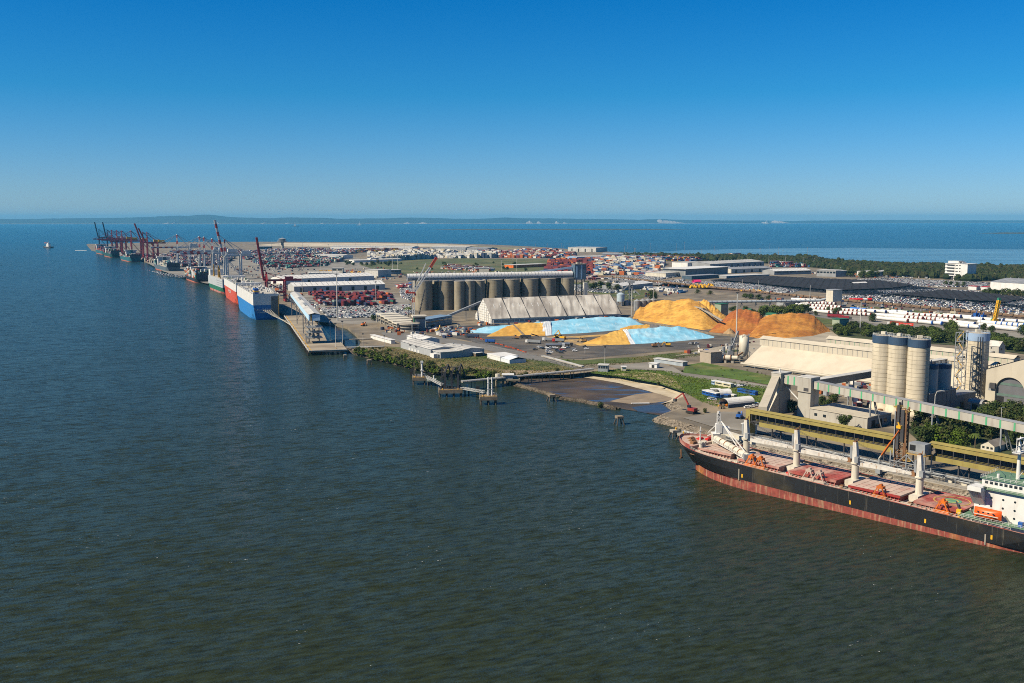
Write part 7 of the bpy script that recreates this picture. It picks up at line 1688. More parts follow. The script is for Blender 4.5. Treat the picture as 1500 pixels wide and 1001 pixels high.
# shade nets over the new car lots
netm = M('shade_net', (.020,.021,.026), .9, var=.35, scale=.04)
def nets(px, lab):
    pts = lattice(px, .45, 9, 9, GL, 0); b = MB()
    for p, i, j in pts:
        c, s = cos(.45), sin(.45); e = lambda x, y, z: (p.x+x*c-y*s, p.y+x*s+y*c, GL+z); h = 3.1+.25*((i+j) % 2)
        b.face([e(-4.5,-4.4,h), e(4.5,-4.4,h), e(4.5,0,h+.7), e(-4.5,0,h+.7)]); b.face([e(-4.5,0,h+.7), e(4.5,0,h+.7), e(4.5,4.4,h), e(-4.5,4.4,h)])
        if j % 2 == 0 and i % 2 == 0: b.bar(e(0,0,0), e(0,0,h+.6), .2)
    return tag(b.build('shade_canopy', netm), lab, 'shade canopy')
cover('lot_floor', [(466,452),(520,449),(600,447),(606,459),(588,463.5),(520,466),(482,466)], MATS['asphalt'])
nets([(1052,412),(1110,406),(1200,410.5),(1290,413.5),(1340,420),(1300,425),(1220,428),(1150,422)], 'vast black shade net canopy covering the new car lot behind the rail line')
nets([(1300,433),(1385,428),(1440,431.5),(1500,440),(1470,446),(1400,442),(1330,436)], 'second black shade net canopy right of the pale car rows')
t = thing('white_canopy', 'small white curved canopy breaking the black shade net', 'canopy', g(1257, 417.5), .45)
b = MB(); b.grid([[(x, y, 3.4+2*sin(pi*(y+6)/12)) for y in (-6,-3,0,3,6)] for x in (-17, 17)]); part(b, 'roof', white, t)
# ================================================================ TRAIN
wm = MB(); wm.box(-7, 7, -1.4, 1.4, 1.2, 3.6); wm.box(-6.6, 6.6, -1.2, 1.2, 3.61, 3.75, 1); wm.box(-6, -3.4, -1.1, 1.1, .1, 1.15, 2); wm.box(3.4, 6, -1.1, 1.1, .1, 1.15, 2)
for i in range(9): wm.box(-6.8+i*1.7-.1, -6.8+i*1.7+.1, -1.5, 1.5, 1.3, 3.5)
WM = wm.mesh('coal_wagon', [M('wagon_brown', (.20,.13,.08), .8, var=.35, scale=.08), M('wagon_load', (.34,.25,.17), .95, var=.3), rubber])
line = [g(u, v) for u, v in ((843,404.2),(900,408),(1000,418.5),(1100,428.8),(1250,443.4),(1400,457),(1500,467),(1640,480))]
def walk(pl, step, off=0):
    d = off; out = []
    for p, q in zip(pl, pl[1:]):
        L = (q-p).length
        while d < L: out.append((p.lerp(q, d/L), atan2(q.y-p.y, q.x-p.x))); d += step
        d -= L
    return out
for p, a in walk(line, 15.2):
    o = link('coal_wagon', WM, None, p+Vector((0,0,.35)), a); tag(o, 'brown open wagon in the long train crossing behind the mounds', 'wagon', 'wagons of the long train')
for off in (-.75, .75, 8, 9.5):
    b = MB(); P = [p + Vector((-sin(a), cos(a), 0))*off for p, a in walk(line, 40)]
    for p, q in zip(P, P[1:]): b.bar(p+Vector((0,0,.45)), q+Vector((0,0,.45)), .12, .16)
    struct(b.build('rail', rust))
# red domed tankers beside the train
for i in range(5):
    p = g(1252+i*6.6, 443.5-.1*i) + Vector((0, 14, 0)); t = thing('tank_wagon', ['bright red domed tank wagon at the left end of its row', 'bright red domed tank wagon second in its row', 'bright red domed tank wagon in the middle of its row', 'white domed tank wagon among bright red ones', 'bright red domed tank wagon at the right end of its row'][i], 'wagon', p, .1)
    b = MB(); b.cyl((-3,0,3), (3,0,3), 2.1, n=12); part(b, 'tank', white if i == 3 else M('bright_red', (.70,.02,.02), .5), t); b = MB(); b.box(-3,3,-1,1,.3,1); part(b, 'chassis', rubber, t)
# ================================================================ TOWER TUBES
tubes = {}
def tube_mesh(L, r, cm):
    b = MB(); n = 12; b.lathe(0, 0, [(r*.93,0),(r,L)], n); m = b; vv = [(z, x, y+r+.5) for x, y, z in b.v]; b.v = vv
    k = len(b.v); b.f.append(tuple(range(len(b.v)-n, len(b.v)))); b.m.append(1); b.f.append(tuple(reversed(range(n)))); b.m.append(0)
    c = MB(); c.cyl((L-.9,0,r+.5), (L+.05,0,r+.5), r+.07, n=n)
    return b.mesh('tube', [white, cm], smooth=False), c.mesh('end_cap', [cm])
capred = M('cap_red', (.28,.05,.035), .7, var=.3); capblue = M('cap_blue', (.03,.16,.55), .5, var=.15); capnavy = M('cap_navy', (.015,.05,.22), .5)
TM = {k: tube_mesh(L, r, c) for k, (L, r, c) in {'red': (26, 2.0, capred), 'longred': (44, 2.2, capred), 'blue': (24, 2.2, capblue), 'bigblue': (22, 2.5, capblue), 'navy': (24, 2.1, capnavy)}.items()}
TA = atan2(-.84, .54)
def tube_row(u0, v0, u1, v1, n, k, lab, group, rz=TA):
    for i in range(n):
        p = g(lerp(u0, u1, i/max(1, n-1)), lerp(v0, v1, i/max(1, n-1))); L = {'red': 26, 'longred': 44, 'blue': 24, 'bigblue': 22, 'navy': 24}[k]
        p = p - Vector((cos(rz), sin(rz), 0))*L; t = thing('tower_section', lab, 'tube', p, rz, group)
        link('tube', TM[k][0], t); c = link('end_cap', TM[k][1], t)
        for x in (4, L-5): pass
TR = RZ*.62
rows = [(1186,446,1224,448,8,'red','white tower tube with red end in the farthest left row'), (1188,450.5,1232,453,9,'red','white tower tube with red end in the second left row'), (1196,455,1268,459,13,'red','white tower tube with red end in the long middle row'), (1215,460.5,1276,464,10,'red','white tower tube with red end in the row by the road trains'),
 (1330,473.5,1360,475.5,3,'longred','very long white tower tube lying along the red container truck'), (1326,468.5,1352,470,5,'longred','very long white tower tube in the second long row'), (1352,469.5,1402,473,9,'red','white tower tube with red end in the row right of the long tubes'), (1330,463.5,1398,467.5,9,'red','white tower tube with red end in the back row of the right block'),
 (1282,459.5,1330,461,4,'navy','white tower tube with navy end behind the round tree'), (1408,467,1424,468,2,'navy','white tower tube with navy end near the lamp post'), (1366,476.5,1380,477.5,2,'blue','white tower tube with blue end beside the hedge'), (1400,475,1428,478,4,'navy','white tower tube with navy end behind the lone silo'),
 (1420,482,1436,483.5,2,'bigblue','thick white tower tube with bright blue end left of the blue row'), (1462,483,1496,487,6,'bigblue','thick white tower tube with bright blue end, front of the blue row'), (1460,478,1500,481,6,'bigblue','thick white tower tube with bright blue end, rear of the blue row'), (1440,471.5,1470,473,3,'navy','white tower tube with navy end by the yellow lattice crane'), (1490,474,1530,477,3,'navy','white tower tube with navy end at the right edge'), (1180,442.5,1215,444,6,'red','white tower tube with red end nearest the box house')]
for r in rows: tube_row(*r, 'turbine tower tubes in the storage yard')
for nm, u, c, lab in (('blue_cover', 1246, blue, 'bright blue covered tube among the white ones'),):
    p = g(u, 455); t = thing(nm, lab, 'tube', p, TA); link('tube', TM['navy'][0].copy(), t); t.children[0].data.materials[0] = capblue
# yellow lattice crane and blue machinery at right
p = g(1457, 473); h = zt(p, 437)-GL; t = thing('lattice_crane', 'yellow lattice boom crane with green tip in the tube yard', 'crane', p, .3)
b = MB(); truss(b, (0,0,4), (4,0,h*.9), 2.6, 2.6, 9, .5); part(b, 'boom', brightyellow, t); b = MB(); truss(b, (4,0,h*.9), (4.4,0,h), 2.2, 2.2, 2, .5); part(b, 'tip', M('tip_green', (.04,.25,.16), .6), t); b = MB(); b.box(-4,3,-2.5,2.5,1,4.5); b.box(-4,4,-2.8,-1.6,0,1); b.box(-4,4,1.6,2.8,0,1); part(b, 'carrier', brightyellow, t)
for i, (u, v, c) in enumerate([(1434, 470, blue), (1440, 469, blue), (1452, 477, M('mach_green', (.03,.3,.16), .5)), (1430, 466, blue)]):
    p = g(u, v); t = thing('site_machine', ['blue hydraulic power unit left of the yellow crane', 'tall blue hydraulic power unit nearest the yellow crane', 'green generator box in front of the yellow crane', 'blue frame machine behind the hydraulic units'][i], 'machine', p, .4); b = MB(); b.box(-3,3,-2,2,.6,4+i%2*2); part(b, 'body', c, t); b = MB(); b.bar((-2,0,4),(1,0,9),.7); part(b, 'arm', c, t)
# yellow machines by the rail line, pink marquee
rs = random.Random(77)
for i in range(11):
    u = lerp(1012, 1042, (i % 6)/5) if i < 6 else lerp(1022, 1043, (i-6)/4); v = 422.5 if i < 6 else 420.6
    p = g(u, v + rs.uniform(-.4,.4)); t = thing('loading_machine', 'yellow loading machine parked in the row beside the train', 'machine', p, rs.uniform(0, 3), 'yellow machines beside the train')
    b = MB(); b.box(-4,4,-1.6,1.6,1,3.4); b.box(-1,2,-1.4,1.4,3.4,5.2); part(b, 'body', brightyellow, t); b = MB(); b.bar((3,0,2.5),(8,0,5.5),.9); part(b, 'arm', brightyellow, t); b = MB()
    for x in (-3,3): b.cyl((x,-1.8,.9),(x,1.8,.9),.9,n=8)
    part(b, 'wheels', rubber, t)
for u0, u1, v, n in ((1088, 1113, 427.4, 4), (516, 555, 402, 14), (560, 590, 396, 0), (470, 490, 398, 4)):
    for i in range(n):
        p = g(lerp(u0,u1,i/max(1,n-1)), v+rs.uniform(-2.5,2.5)*(n>4)); b = MB(); b.box(-4,4,-1.3,1.3,.8,2.6); b.box(2,4,-1.2,1.2,2.62,3.8); o = b.build('yard_machine', brightyellow, None, loc=p, rz=rs.uniform(0,3)); tag(o, 'yellow yard machine left of the train by the dark lot' if n == 4 and u0 > 1000 else ('yellow yard machine beyond the white wharf warehouse' if n > 4 else 'yellow yard machine near the tan canteen block'), 'machine', 'yellow yard machines')
t = thing('pink_marquee', 'vivid pink pitched marquee beside parked cars at the dark lot', 'tent', g(1020, 415), .4); b = MB(); b.hexa([(-7,-5,0),(7,-5,0),(7,5,0),(-7,5,0),(-7,-5,3),(7,-5,3),(7,5,3),(-7,5,3)]); part(b, 'wall', M('pink_fabric', (.75,.03,.18), .6), t); b = MB(); b.face([(-7.5,-5.5,3),(7.5,-5.5,3),(7.5,0,6.5),(-7.5,0,6.5)]); b.face([(-7.5,0,6.5),(7.5,0,6.5),(7.5,5.5,3),(-7.5,5.5,3)]); part(b, 'roof', MATS['pink_fabric'], t)
# ================================================================ TREES AND SHRUBS
def crown_mesh(seed, h, w, n_lobes=9, leaves=70, leaf=.75, low=.25, mats=None, open_=0.0):
    rs = random.Random(seed); b = MB()
    for k in range(n_lobes):
        a = rs.uniform(0, 2*pi); r = w*.5*rs.uniform(.1, .72); z = h*rs.uniform(low+.12, .84); R = w*rs.uniform(.17, .30)*(1.15 if z < h*.6 else .9); c = Vector((r*cos(a), r*sin(a), z)); mi = rs.randrange(2)
        for _ in range(leaves):
            v = Vector((rs.gauss(0,1), rs.gauss(0,1), rs.gauss(0,1)*.85)).normalized()
            p = c + v*R*rs.uniform(.55, 1.12); n = (v + Vector((rs.uniform(-.8,.8), rs.uniform(-.8,.8), rs.uniform(-.2,.9)))).normalized()
            s = n.cross(Vector((rs.uniform(-1,1), rs.uniform(-1,1), rs.uniform(-1,1)))).normalized(); u = n.cross(s); L = leaf*rs.uniform(.6, 1.25); q = L*rs.uniform(.45,.9)
            b.face([p - s*L*.5 - u*q*.2, p + u*q*.55, p + s*L*.5 + u*q*.1, p - u*q*.5], mi)
    return b.mesh('crown', mats or [leafm[0], leafm[1]])
def trunk_mesh(seed, h, w):
    rs = random.Random(seed); b = MB(); b.cyl((0,0,0), (rs.uniform(-.3,.3),rs.uniform(-.3,.3),h*.5), .035*h, .02*h, 7)
    for k in range(4): a = rs.uniform(0,6.3); b.cyl((0,0,h*rs.uniform(.22,.42)), (w*.3*cos(a), w*.3*sin(a), h*rs.uniform(.55,.8)), .018*h, .006*h, 5, caps=False)
    return b.mesh('trunk', bark)
TV = []
for i in range(7):
    TV.append((crown_mesh(100+i, 10, 9, 11, 95, 1.0, .15, [leafm[(0,0,1,2,0,1,4)[i]], leafm[(1,4,1,2,1,2,1)[i]]]), trunk_mesh(i, 10, 9)))
BR = (crown_mesh(300, 10, 12, 12, 110, .9, .0, [leafm[3], leafm[2]]), trunk_mesh(30, 10, 12))
SHV = [crown_mesh(200+i, 3, 4.2, 7, 46, .7, -.05, [leafm[(2,2,4)[i]], leafm[(3,4,2)[i]]]) for i in range(3)]
STM = MB().cyl((0,0,0), (.1,.1,1.4), .12, .07, 6).mesh('stem', bark)
def tree(p, h, lab, group=None, v=None, wide=1.0):
    cm, tm = TV[v] if v is not None and v >= 0 else (BR if v == -1 else random.choice(TV))
    t = thing('tree', lab, 'tree', p, random.uniform(0, 6.3), group); t.scale = (h/10*wide, h/10*wide, h/10)
    link('crown', cm, t); link('trunk', tm, t); return t
def shrub(p, h, lab, group):
    t = thing('shrub', lab, 'shrub', p, random.uniform(0, 6.3), group); s = h/3; t.scale = (s*random.uniform(.9,1.3), s*random.uniform(.9,1.3), s); link('foliage', random.choice(SHV), t); link('stem', STM, t); return t
for u, v, h, lab in [(1160, 604, 9, 'dark tree in the gap between the two transfer towers'), (1212, 601, 8, 'dark bushy tree right of the second transfer tower'), (1222, 590, 7, 'dark tree under the inland gallery'), (1203, 596, 8, 'dark tree tight against the second transfer tower'), (1237, 628, 9, 'loose olive tree in front of the low workshop'), (1278, 472, 12, 'round dark tree standing alone beside the tube yard road')]:
    tree(g(u, v), h, lab, v=4 if 'olive' in lab else 0)
for u, v, h, w, k in [(1352,648,8,1.2,4),(1362,640,9,1.1,1),(1375,636,10,1.2,0),(1390,630,10,1.2,0),(1404,632,9,1.1,1),(1418,636,10,1.2,1),(1432,640,9,1.1,4),(1446,634,10,1.2,0),(1460,628,10,1.2,0),(1475,632,11,1.2,1),(1490,636,11,1.2,0),(1503,640,10,1.2,1),(1448,614,9,1.2,0),(1462,611,9,1.2,0),(1476,614,10,1.2,0),(1490,618,10,1.2,1),(1504,622,10,1.2,0),(1380,648,9,1.2,1),(1396,646,9,1.2,0),(1412,650,9,1.2,1),(1424,628,10,1.2,0),(1452,644,8,1.1,1),(1486,650,9,1.2,0),(1408,622,9,1.1,0),(1350,622,9,1.0,4),(1340,634,8,1.0,1),(1345,660,6,1.1,1)]:
    tree(g(u, v), h*1.25, 'leafy green tree in the grove behind the yellow gallery', 'grove behind the yellow gallery', k, w)
for i, (u, v, h) in enumerate([(1366,645,8),(1381,648,8.5),(1397,650,8),(1411,653,7.5)]): tree(g(u, v), h*1.15, 'bright lime green bushy tree along the back of the yellow gallery', 'lime green trees by the gallery', -1, 1.1)
for u, v in [(1428, 657), (598, 466)]:       # palms
    p = g(u, v); t = thing('palm_tree', 'tall palm behind the yellow gallery' if u > 1000 else 'dark palm beside the columned concrete office', 'palm', p, 1)
    k = 1 if u > 1000 else 1.7; b = MB(); b.cyl((0,0,0), (.4,.2,7*k), .3*k, .2*k, 7); part(b, 'trunk', bark, t)
    for q in range(13):
        a = q*2*pi/13; b = MB(); pr = [Vector((.4,.2,7*k))]; 
        for s in range(1, 5): r = s*.8*k; pr.append(Vector((.4+r*cos(a), .2+r*sin(a), 7*k + .9*k*sin(s*.7) - s*s*.10*k)))
        for m_, n_ in zip(pr, pr[1:]): d = Vector((-sin(a), cos(a), 0))*.45*k; b.face([m_-d, n_-d*.7, n_+d*.7, m_+d])
        part(b, 'frond', leafm[2], t)
MID = [(1112,466,14),(1120,463,13),(1128,466,15),(1136,462,13),(1144,461,12),(1152,465,16),(1160,461,14),(1168,463,15),(1176,460,13),(1183,458,11),(1100,468,12),(1092,460,10),(1073,458,9)]
for u, v, h in MID: tree(g(u, v), h, 'dark rounded tree in the clump behind the orange bark mound', 'tree clump behind the orange mound', wide=1.25)
for u, v, h in [(1212,459,9),(1224,461,10),(1229,459,8),(1195,463,7),(1242,482,7)]: tree(g(u, v), h, 'small dark roadside tree near the white tower tubes', 'roadside trees by the tubes')
for u, v, h in [(858,421,12),(872,424,13),(882,423,14),(893,425,14),(903,426,12),(866,424,10)]: tree(g(u, v), h, 'grey green tree on the rail side grass behind the ribbed shed', 'trees on the rail side grass', wide=1.3)
tree(g(956, 440), 17, 'single large dark tree behind the golden mound', v=0, wide=1.2)
for u, v, h in [(1092,437,8),(1100,438,9),(1112,440,9),(1125,440,8),(1040,432,7),(1022,430,7)]: tree(g(u, v), h, 'low dark tree along the train behind the mounds', 'low trees along the train', wide=1.5)
tree(g(548, 470), 8, 'dark tree at the left corner of the columned concrete office', v=0, wide=1.3); 
rs = random.Random(51)
for i in range(170):
    u = rs.uniform(1225, 1530); v = tab([(1225,488),(1300,491),(1400,500),(1530,514)], u) + rs.uniform(-7, 6); p = g(u, v)
    tree(p, rs.uniform(6.5, 10.5), 'dense green tree in the hedge belt between tube yard and clinker shed', 'hedge belt trees', wide=rs.uniform(1.2,1.6))
for u, v, h in [(1392,489,15),(1396,492,13),(1388,486,11),(1440,488,11),(1452,489,10),(1500,492,14)]: tree(g(u, v), h, 'tall dark tree rising from the hedge belt near the lone silo', 'tall hedge belt trees')
for u in range(1442, 1506, 7): tree(g(u, 431.5+(u-1442)*.07), rs.uniform(9, 13), 'street tree in the row before the big white warehouse', 'street trees before the white warehouse', wide=1.2)
for i in range(46):
    u = rs.uniform(1240, 1400); v = rs.uniform(402, 408); tree(g(u, v), rs.uniform(9, 15), 'dark tree among the low halls before the mangroves', 'trees before the mangroves', wide=1.4)
for u, v in [(1385,418),(1393,419),(1402,420),(1411,420)]: tree(g(u, v), 9, 'small street tree below the white office block', 'street trees below the office block')
for i in range(26): tree(g(rs.uniform(610, 850), rs.uniform(386, 398)), rs.uniform(5, 9), 'small dark tree dotted over the green grass field', 'trees dotted over the grass field', wide=1.3)
for i in range(22): u = rs.uniform(500, 590); tree(g(u, rs.uniform(386,390)), rs.uniform(6,11), 'dark tree in the strip below the long low white shed', 'trees below the long low shed', wide=1.4)
# round mangrove bushes near the jetty and scrub along the bank
for u, v, h, lab in [(752,556,7.5,'round dark mangrove bush under the pipeline bridge, largest of three'), (742,557,6,'round mangrove bush at the left of the pipeline bridge'), (764,556,6.5,'round mangrove bush at the right of the pipeline bridge clump'), (770,553,4.5,'low mangrove bush at the edge of the cove'), (880,595,5,'lone bush growing on the rock wall in the cove mouth'), (817,545,3.5,'small bush by the pipeline bridge landfall'), (965,565,3,'small bush on the crest of the beach'), (1032,605,3.2,'small bush beside the red excavator')]:
    p = g(u, v); p.z = .8 if 'rock wall' in lab else (1.5 if v > 553 and u < 780 else GL); t = tree(p, h, lab, v=1, wide=1.35)
rs = random.Random(61); n = 0
while n < 160:
    t_ = rs.random()**1.3; u = lerp(522, 725, t_); vb = tab([(522,517),(540,523),(575,531),(612,541),(650,549),(725,554)], u); d = rs.random()**1.6; v = vb - d*tab([(522,8),(560,16),(650,14),(725,7)], u) - .6
    shrub(g(u, v), rs.uniform(2.0, 4.6)*(1-.4*d), 'green mangrove shrub on the bank behind the oil jetty', 'shrubs on the scrubby bank'); n += 1
for i in range(40): shrub(g(rs.uniform(640, 1120), rs.choice([rs.uniform(541,546), rs.uniform(524,531)])), rs.uniform(.8, 1.8), 'low shrub dotted on the rough grass above the cove', 'shrubs on the rough grass')
for i in range(30): shrub(g(rs.uniform(1010, 1125), rs.uniform(540, 575)), rs.uniform(.5, 1.1), 'small tussock on the lush green slope by the cove', 'tussocks on the lush slope')
# far mangrove belt, one unbroken wood
def wood(name, px, n, hs, mats, seed, leaf=2.2):
    rs = random.Random(seed); P = [at(u, v, GL) for u, v in px]; b = MB()
    for x, y in scatter(P, n, rs):
        h = rs.uniform(*hs)*(1.25 if rs.random() < .06 else 1); R = h*rs.uniform(.45, .75); mi = rs.randrange(len(mats)); c = Vector((x, y, GL+h*.5))
        m = 7; rings = []
        for f, z in ((.75, .0), (1, .35), (.8, .72), (.35, .97)):
            rings.append([(x + R*f*cos(2*pi*i/m)*rs.uniform(.75,1.2), y + R*f*sin(2*pi*i/m)*rs.uniform(.75,1.2), GL+h*z*rs.uniform(.9,1.08)) for i in range(m)])
            rings[-1].append(rings[-1][0])
        b.grid(rings, mi); b.face(rings[-1][:-1], mi)
        for _ in range(9):
            v = Vector((rs.gauss(0,1), rs.gauss(0,1), abs(rs.gauss(0,1)))).normalized(); p = c + Vector((v.x*R, v.y*R, v.z*h*.55)); s = Vector((rs.uniform(-1,1), rs.uniform(-1,1), rs.uniform(-1,1)))*leaf; u_ = v.cross(s).normalized()*leaf*.6
            b.face([p-s*.5, p+u_, p+s*.5, p-u_*.4], mi)
    return stuff(b.build(name, mats))
wood('mangrove_forest', [(905,375.5),(1000,378),(1100,379),(1190,380.5),(1215,386.5),(1300,391),(1400,393.5),(1500,396),(1640,402),(1640,421),(1500,413),(1460,411),(1420,413),(1380,409),(1300,405),(1240,399),(1200,393),(1120,386),(1000,381),(920,378.5)], 5200, (9, 15), [M('mangrove_%d' % i, c, .85, var=.4, scale=.08, spec=.1) for i, c in enumerate([(.024,.036,.012),(.034,.046,.014),(.046,.05,.02)])], 71)
# reed and grass tufts over the lawns
def tufts(name, px, n, m, seed, hs=(.3,.8)):
    rs = random.Random(seed); b = MB(); P = [g(u, v) for u, v in px]
    for x, y in scatter(P, n, rs):
        for _ in range(3): a = rs.uniform(0,6.3); L = rs.uniform(.4,1.1); h = rs.uniform(*hs); b.face([(x,y,GL+.1), (x+L*cos(a),y+L*sin(a),GL+.1), (x+L*cos(a)*.7,y+L*sin(a)*.7,GL+.1+h)])
    return stuff(b.build(name, m))
tufts('grass_tufts', [(860,546),(905,541),(980,544),(1005,551),(1128,568),(1128,590),(1060,600),(1030,590),(1003,575),(965,562)], 5200, leafm[3], 81); tufts('grass_tufts', [(517,515),(556,507),(640,522),(760,538),(845,541),(840,548),(748,552),(690,551),(575,529)], 4200, M('straw', (.24,.19,.07), .9, var=.3), 82); tufts('grass_tufts', [(632,523),(680,514),(845,535),(940,522),(1090,508),(1090,514),(960,530),(800,543),(735,541)], 3600, leafm[2], 83, (.2,.5))
# loose gear spread over the open yards, and the many thin masts beyond
rs = random.Random(101); CL = {}
for px, n in (([(470,398),(560,392),(600,406),(560,412),(480,402)], 130), ([(600,399),(850,399),(850,404),(610,405)], 200), ([(330,392),(400,388),(480,398),(430,405),(400,420)], 160), ([(860,408),(1000,420),(1000,430),(930,440),(860,425)], 120), ([(620,482),(680,478),(700,487),(650,496)], 90), ([(690,478),(720,470),(900,466),(940,470),(930,474),(800,474)], 60), ([(1100,440),(1180,436),(1500,470),(1500,474),(1240,452)], 110), ([(1000,505),(1100,498),(1130,528),(1000,535)], 30), ([(1180,560),(1280,560),(1340,610),(1210,606)], 70), ([(1140,398),(1260,402),(1400,409),(1270,408)], 120), ([(560,470),(640,480),(620,500),(560,486)], 70), ([(395,420),(432,412),(432,432),(445,445),(425,448)], 110), ([(500,364),(700,366),(840,372),(800,376),(560,370)], 200), ([(230,378),(420,366),(480,368),(300,380)], 220)):
    for x, y in scatter([g(u, v) for u, v in px], n, rs):
        c = rs.choice(['white','grey','grey','navy','cream','maroon','orange','navy']); CL.setdefault(c, []).append((Vector((x, y, GL+.3)), rs.uniform(0,3), rs.uniform(1.5,7), rs.uniform(.8,3), rs.uniform(1.2,2.6)))
joined('yard_clutter', CL, lambda c: MATS['box_'+c] if 'box_'+c in MATS else M('box_'+c, CCOL[c], .6))
mm = MB(); mm.cyl((0,0,0),(0,0,24),.5,.3,6); mm.box(-2,2,-.5,.5,23.4,24.4); mm = mm.mesh('light_mast', greysteel)
for i in range(60):
    u = rs.choice([rs.uniform(300,560), rs.uniform(560,900), rs.uniform(900,1200)]); v = rs.uniform(363,384); o = link('light_mast', mm, None, g(u, v)); o.scale = (1, 1, rs.uniform(.8,1.3)); tag(o, 'thin grey light mast in the distant container yards', 'lamp post', 'distant light masts')
# ================================================================ LIGHT POLES
def pole(u, v, vt, lab, m=None, two=True):
    p = g(u, v) if v < 515 or u > 600 else at(u, v, 4.2); h = max(4, zt(p, vt) - p.z); r = max(.16, h*.012); t = thing('light_mast', lab, 'lamp post', p, 0, 'light masts of the port')
    b = MB(); b.cyl((0,0,0), (0,0,h), r*1.3, r*.8, 8); part(b, 'mast', m or roofwhite, t); b = MB(); b.box(-h*.035, h*.035, -.4, .4, h-.1, h+.5)
    for x in (-.03, 0, .03): b.box(h*x-.4, h*x+.4, -.7, .3, h-.6, h+.1)
    part(b, 'lamp_head', darksteel, t); return t
for u, v, vt, lab in [(494.5,470,402,'tall light mast with yellow band by the packed car lot'),(551,447,413,'light mast beside the red containers at the car lot corner'),(484,501,468,'light pole on the inlet side of the grain loader'),(492,510,474,'light pole on the square wharf platform, nearest the water'),(502,505,471,'light pole at the right edge of the wharf platform'),(532,508,489,'small light pole at the end of the wharf walkway'),(1078.5,496,429,'tall light mast in front of the orange bark mound'),(925,464,421,'light mast at the end of the ribbed shed'),(956.5,458,418,'light mast by the steel bins'),(1259.5,489,440,'tall light mast in the hedge belt by the sage box house'),(1398,463,435,'light mast among the tubes before the dark lot'),(1087,427,408,'light mast left in the lot by the yellow machines'),(1111,428,409,'twin headed light mast by the dark net edge'),(1186,444,416,'light mast near the cream box house'),(575,401,375,'tall light mast left of the white boxy store'),(583,401,373,'tall red banded light mast beside the white boxy store'),(470,398,377,'light mast in the yard beyond the wharf warehouse'),(443,430,402,'light mast at the left gable of the white warehouse'),(735,398,380,'light mast in the grass field behind the silo gallery'),(757,398,378,'second light mast in the grass field'),(902,421,398,'light mast at the rail side trees'),(965,419,396,'light mast on the rail side before the ribbed hall'),(1126,388,374,'light mast at the mangrove edge, left one'),(1150,390,375,'light mast at the mangrove edge, second one'),(1176,390,376,'light mast at the mangrove edge, third one'),(1192,391,377,'light mast at the mangrove edge, fourth one'),(857,518,506,'thin mast on the lawn edge by the parked cars'),(886,536,508,'thin white mast beside the oil jetty control house'),(563,508,492,'street light on the terminal road'),(604,506,470,'thin pole beside the tower crane foot') ]: pole(u, v, vt, lab)
p = g(1367, 634); h = zt(p, 571)-GL; t = thing('street_lamp', 'tall curved arm street lamp before the dark plant building', 'lamp post', p, RZ); b = MB(); b.cyl((0,0,0),(0,0,h*.86),.28,.2,8); b.bar((0,0,h*.86),(1,0,h*.97),.3); b.bar((1,0,h*.97),(4,0,h),.3); part(b,'post',roofwhite,t); b = MB(); b.box(3.4,5.4,-.3,.3,h-.2,h+.1); part(b,'lamp_head',greysteel,t)
p = g(1464, 652); t = thing('street_lamp', 'slim grey pole beside the cottage at right', 'lamp post', p); b = MB(); h = zt(p, 597)-GL; b.cyl((0,0,0),(0,0,h),.2,.12,8); part(b,'post',roofwhite,t); b = MB(); b.box(-.2,1.6,-.15,.15,h-.1,h+.1); part(b,'lamp_head',greysteel,t)
# ================================================================ TRUCKS, MACHINES, CABINS
def truck(u, v, rz, lab, body, cabc, kind='box', L=12, z=None, cat='truck'):
    p = g(u, v); p.z = z or Zc[0]+.06; t = thing('truck', lab, cat, p, rz)
    b = MB(); b.box(L/2+.4, L/2+2.8, -1.2, 1.2, .7, 3.2); c = part(b, 'cab', cabc, t); b = MB(); b.box(L/2+2.82, L/2+2.88, -1, 1, 1.9, 2.9); part(b, 'windscreen', glass, c)
    b = MB()
    if kind == 'tank': b.cyl((-L/2,0,2.3), (L/2-.2,0,2.3), 1.25, n=14); b.box(-L/2,L/2,-.3,.3,3.5,3.75)
    elif kind == 'tip': b.hexa([(-L/2,-1.2,1.2),(L/2,-1.2,1.2),(L/2,1.2,1.2),(-L/2,1.2,1.2),(-L/2,-1.3,3.3),(L/2,-1.3,3.3),(L/2,1.3,3.3),(-L/2,1.3,3.3)])
    else: b.box(-L/2, L/2, -1.25, 1.25, 1.2, 3.9)
    bd = part(b, 'trailer_body', body, t)
    b = MB(); b.box(-L/2, L/2+2.4, -.5, .5, .7, 1.15); part(b, 'chassis', rubber, t)
    for x in (-L/2+1, -L/2+2.3, L/2-1.2, L/2+1.8):
        for y in (-1.05, 1.05): b = MB(); b.cyl((x,y-.2,.5), (x,y+.2,.5), .5, n=10); part(b, 'wheel', rubber, t)
    return t, bd
silver = M('polished_tank', (.45,.46,.47), .3, metal=.6, var=.1)
truck(811, 509.5, .1, 'long silver tanker parked broadside behind the cars in the grain yard', silver, white, 'tank', 15); truck(826, 508, .1, 'second silver tanker close behind the long one in the grain yard', silver, darksteel, 'tank', 11)
truck(806, 500.5, 2.9, 'white cabbed grey bulk truck left of the excavator in the grain yard', greysteel, white, 'tip', 10); truck(820, 502, 2.9, 'grey bulk truck with red bin near the excavator', greysteel, red, 'tip', 9); truck(783, 504, 2.7, 'white and grey tipper truck alone in the grain yard', greysteel, white, 'tip', 13)
truck(1222, 465.8, -.5, 'dark red road train front half on the access road', M('truck_red', (.25,.02,.03), .5), red, 'box', 16); truck(1236, 468.3, -.5, 'dark red road train rear half on the access road', MATS['truck_red'], darksteel, 'box', 12)
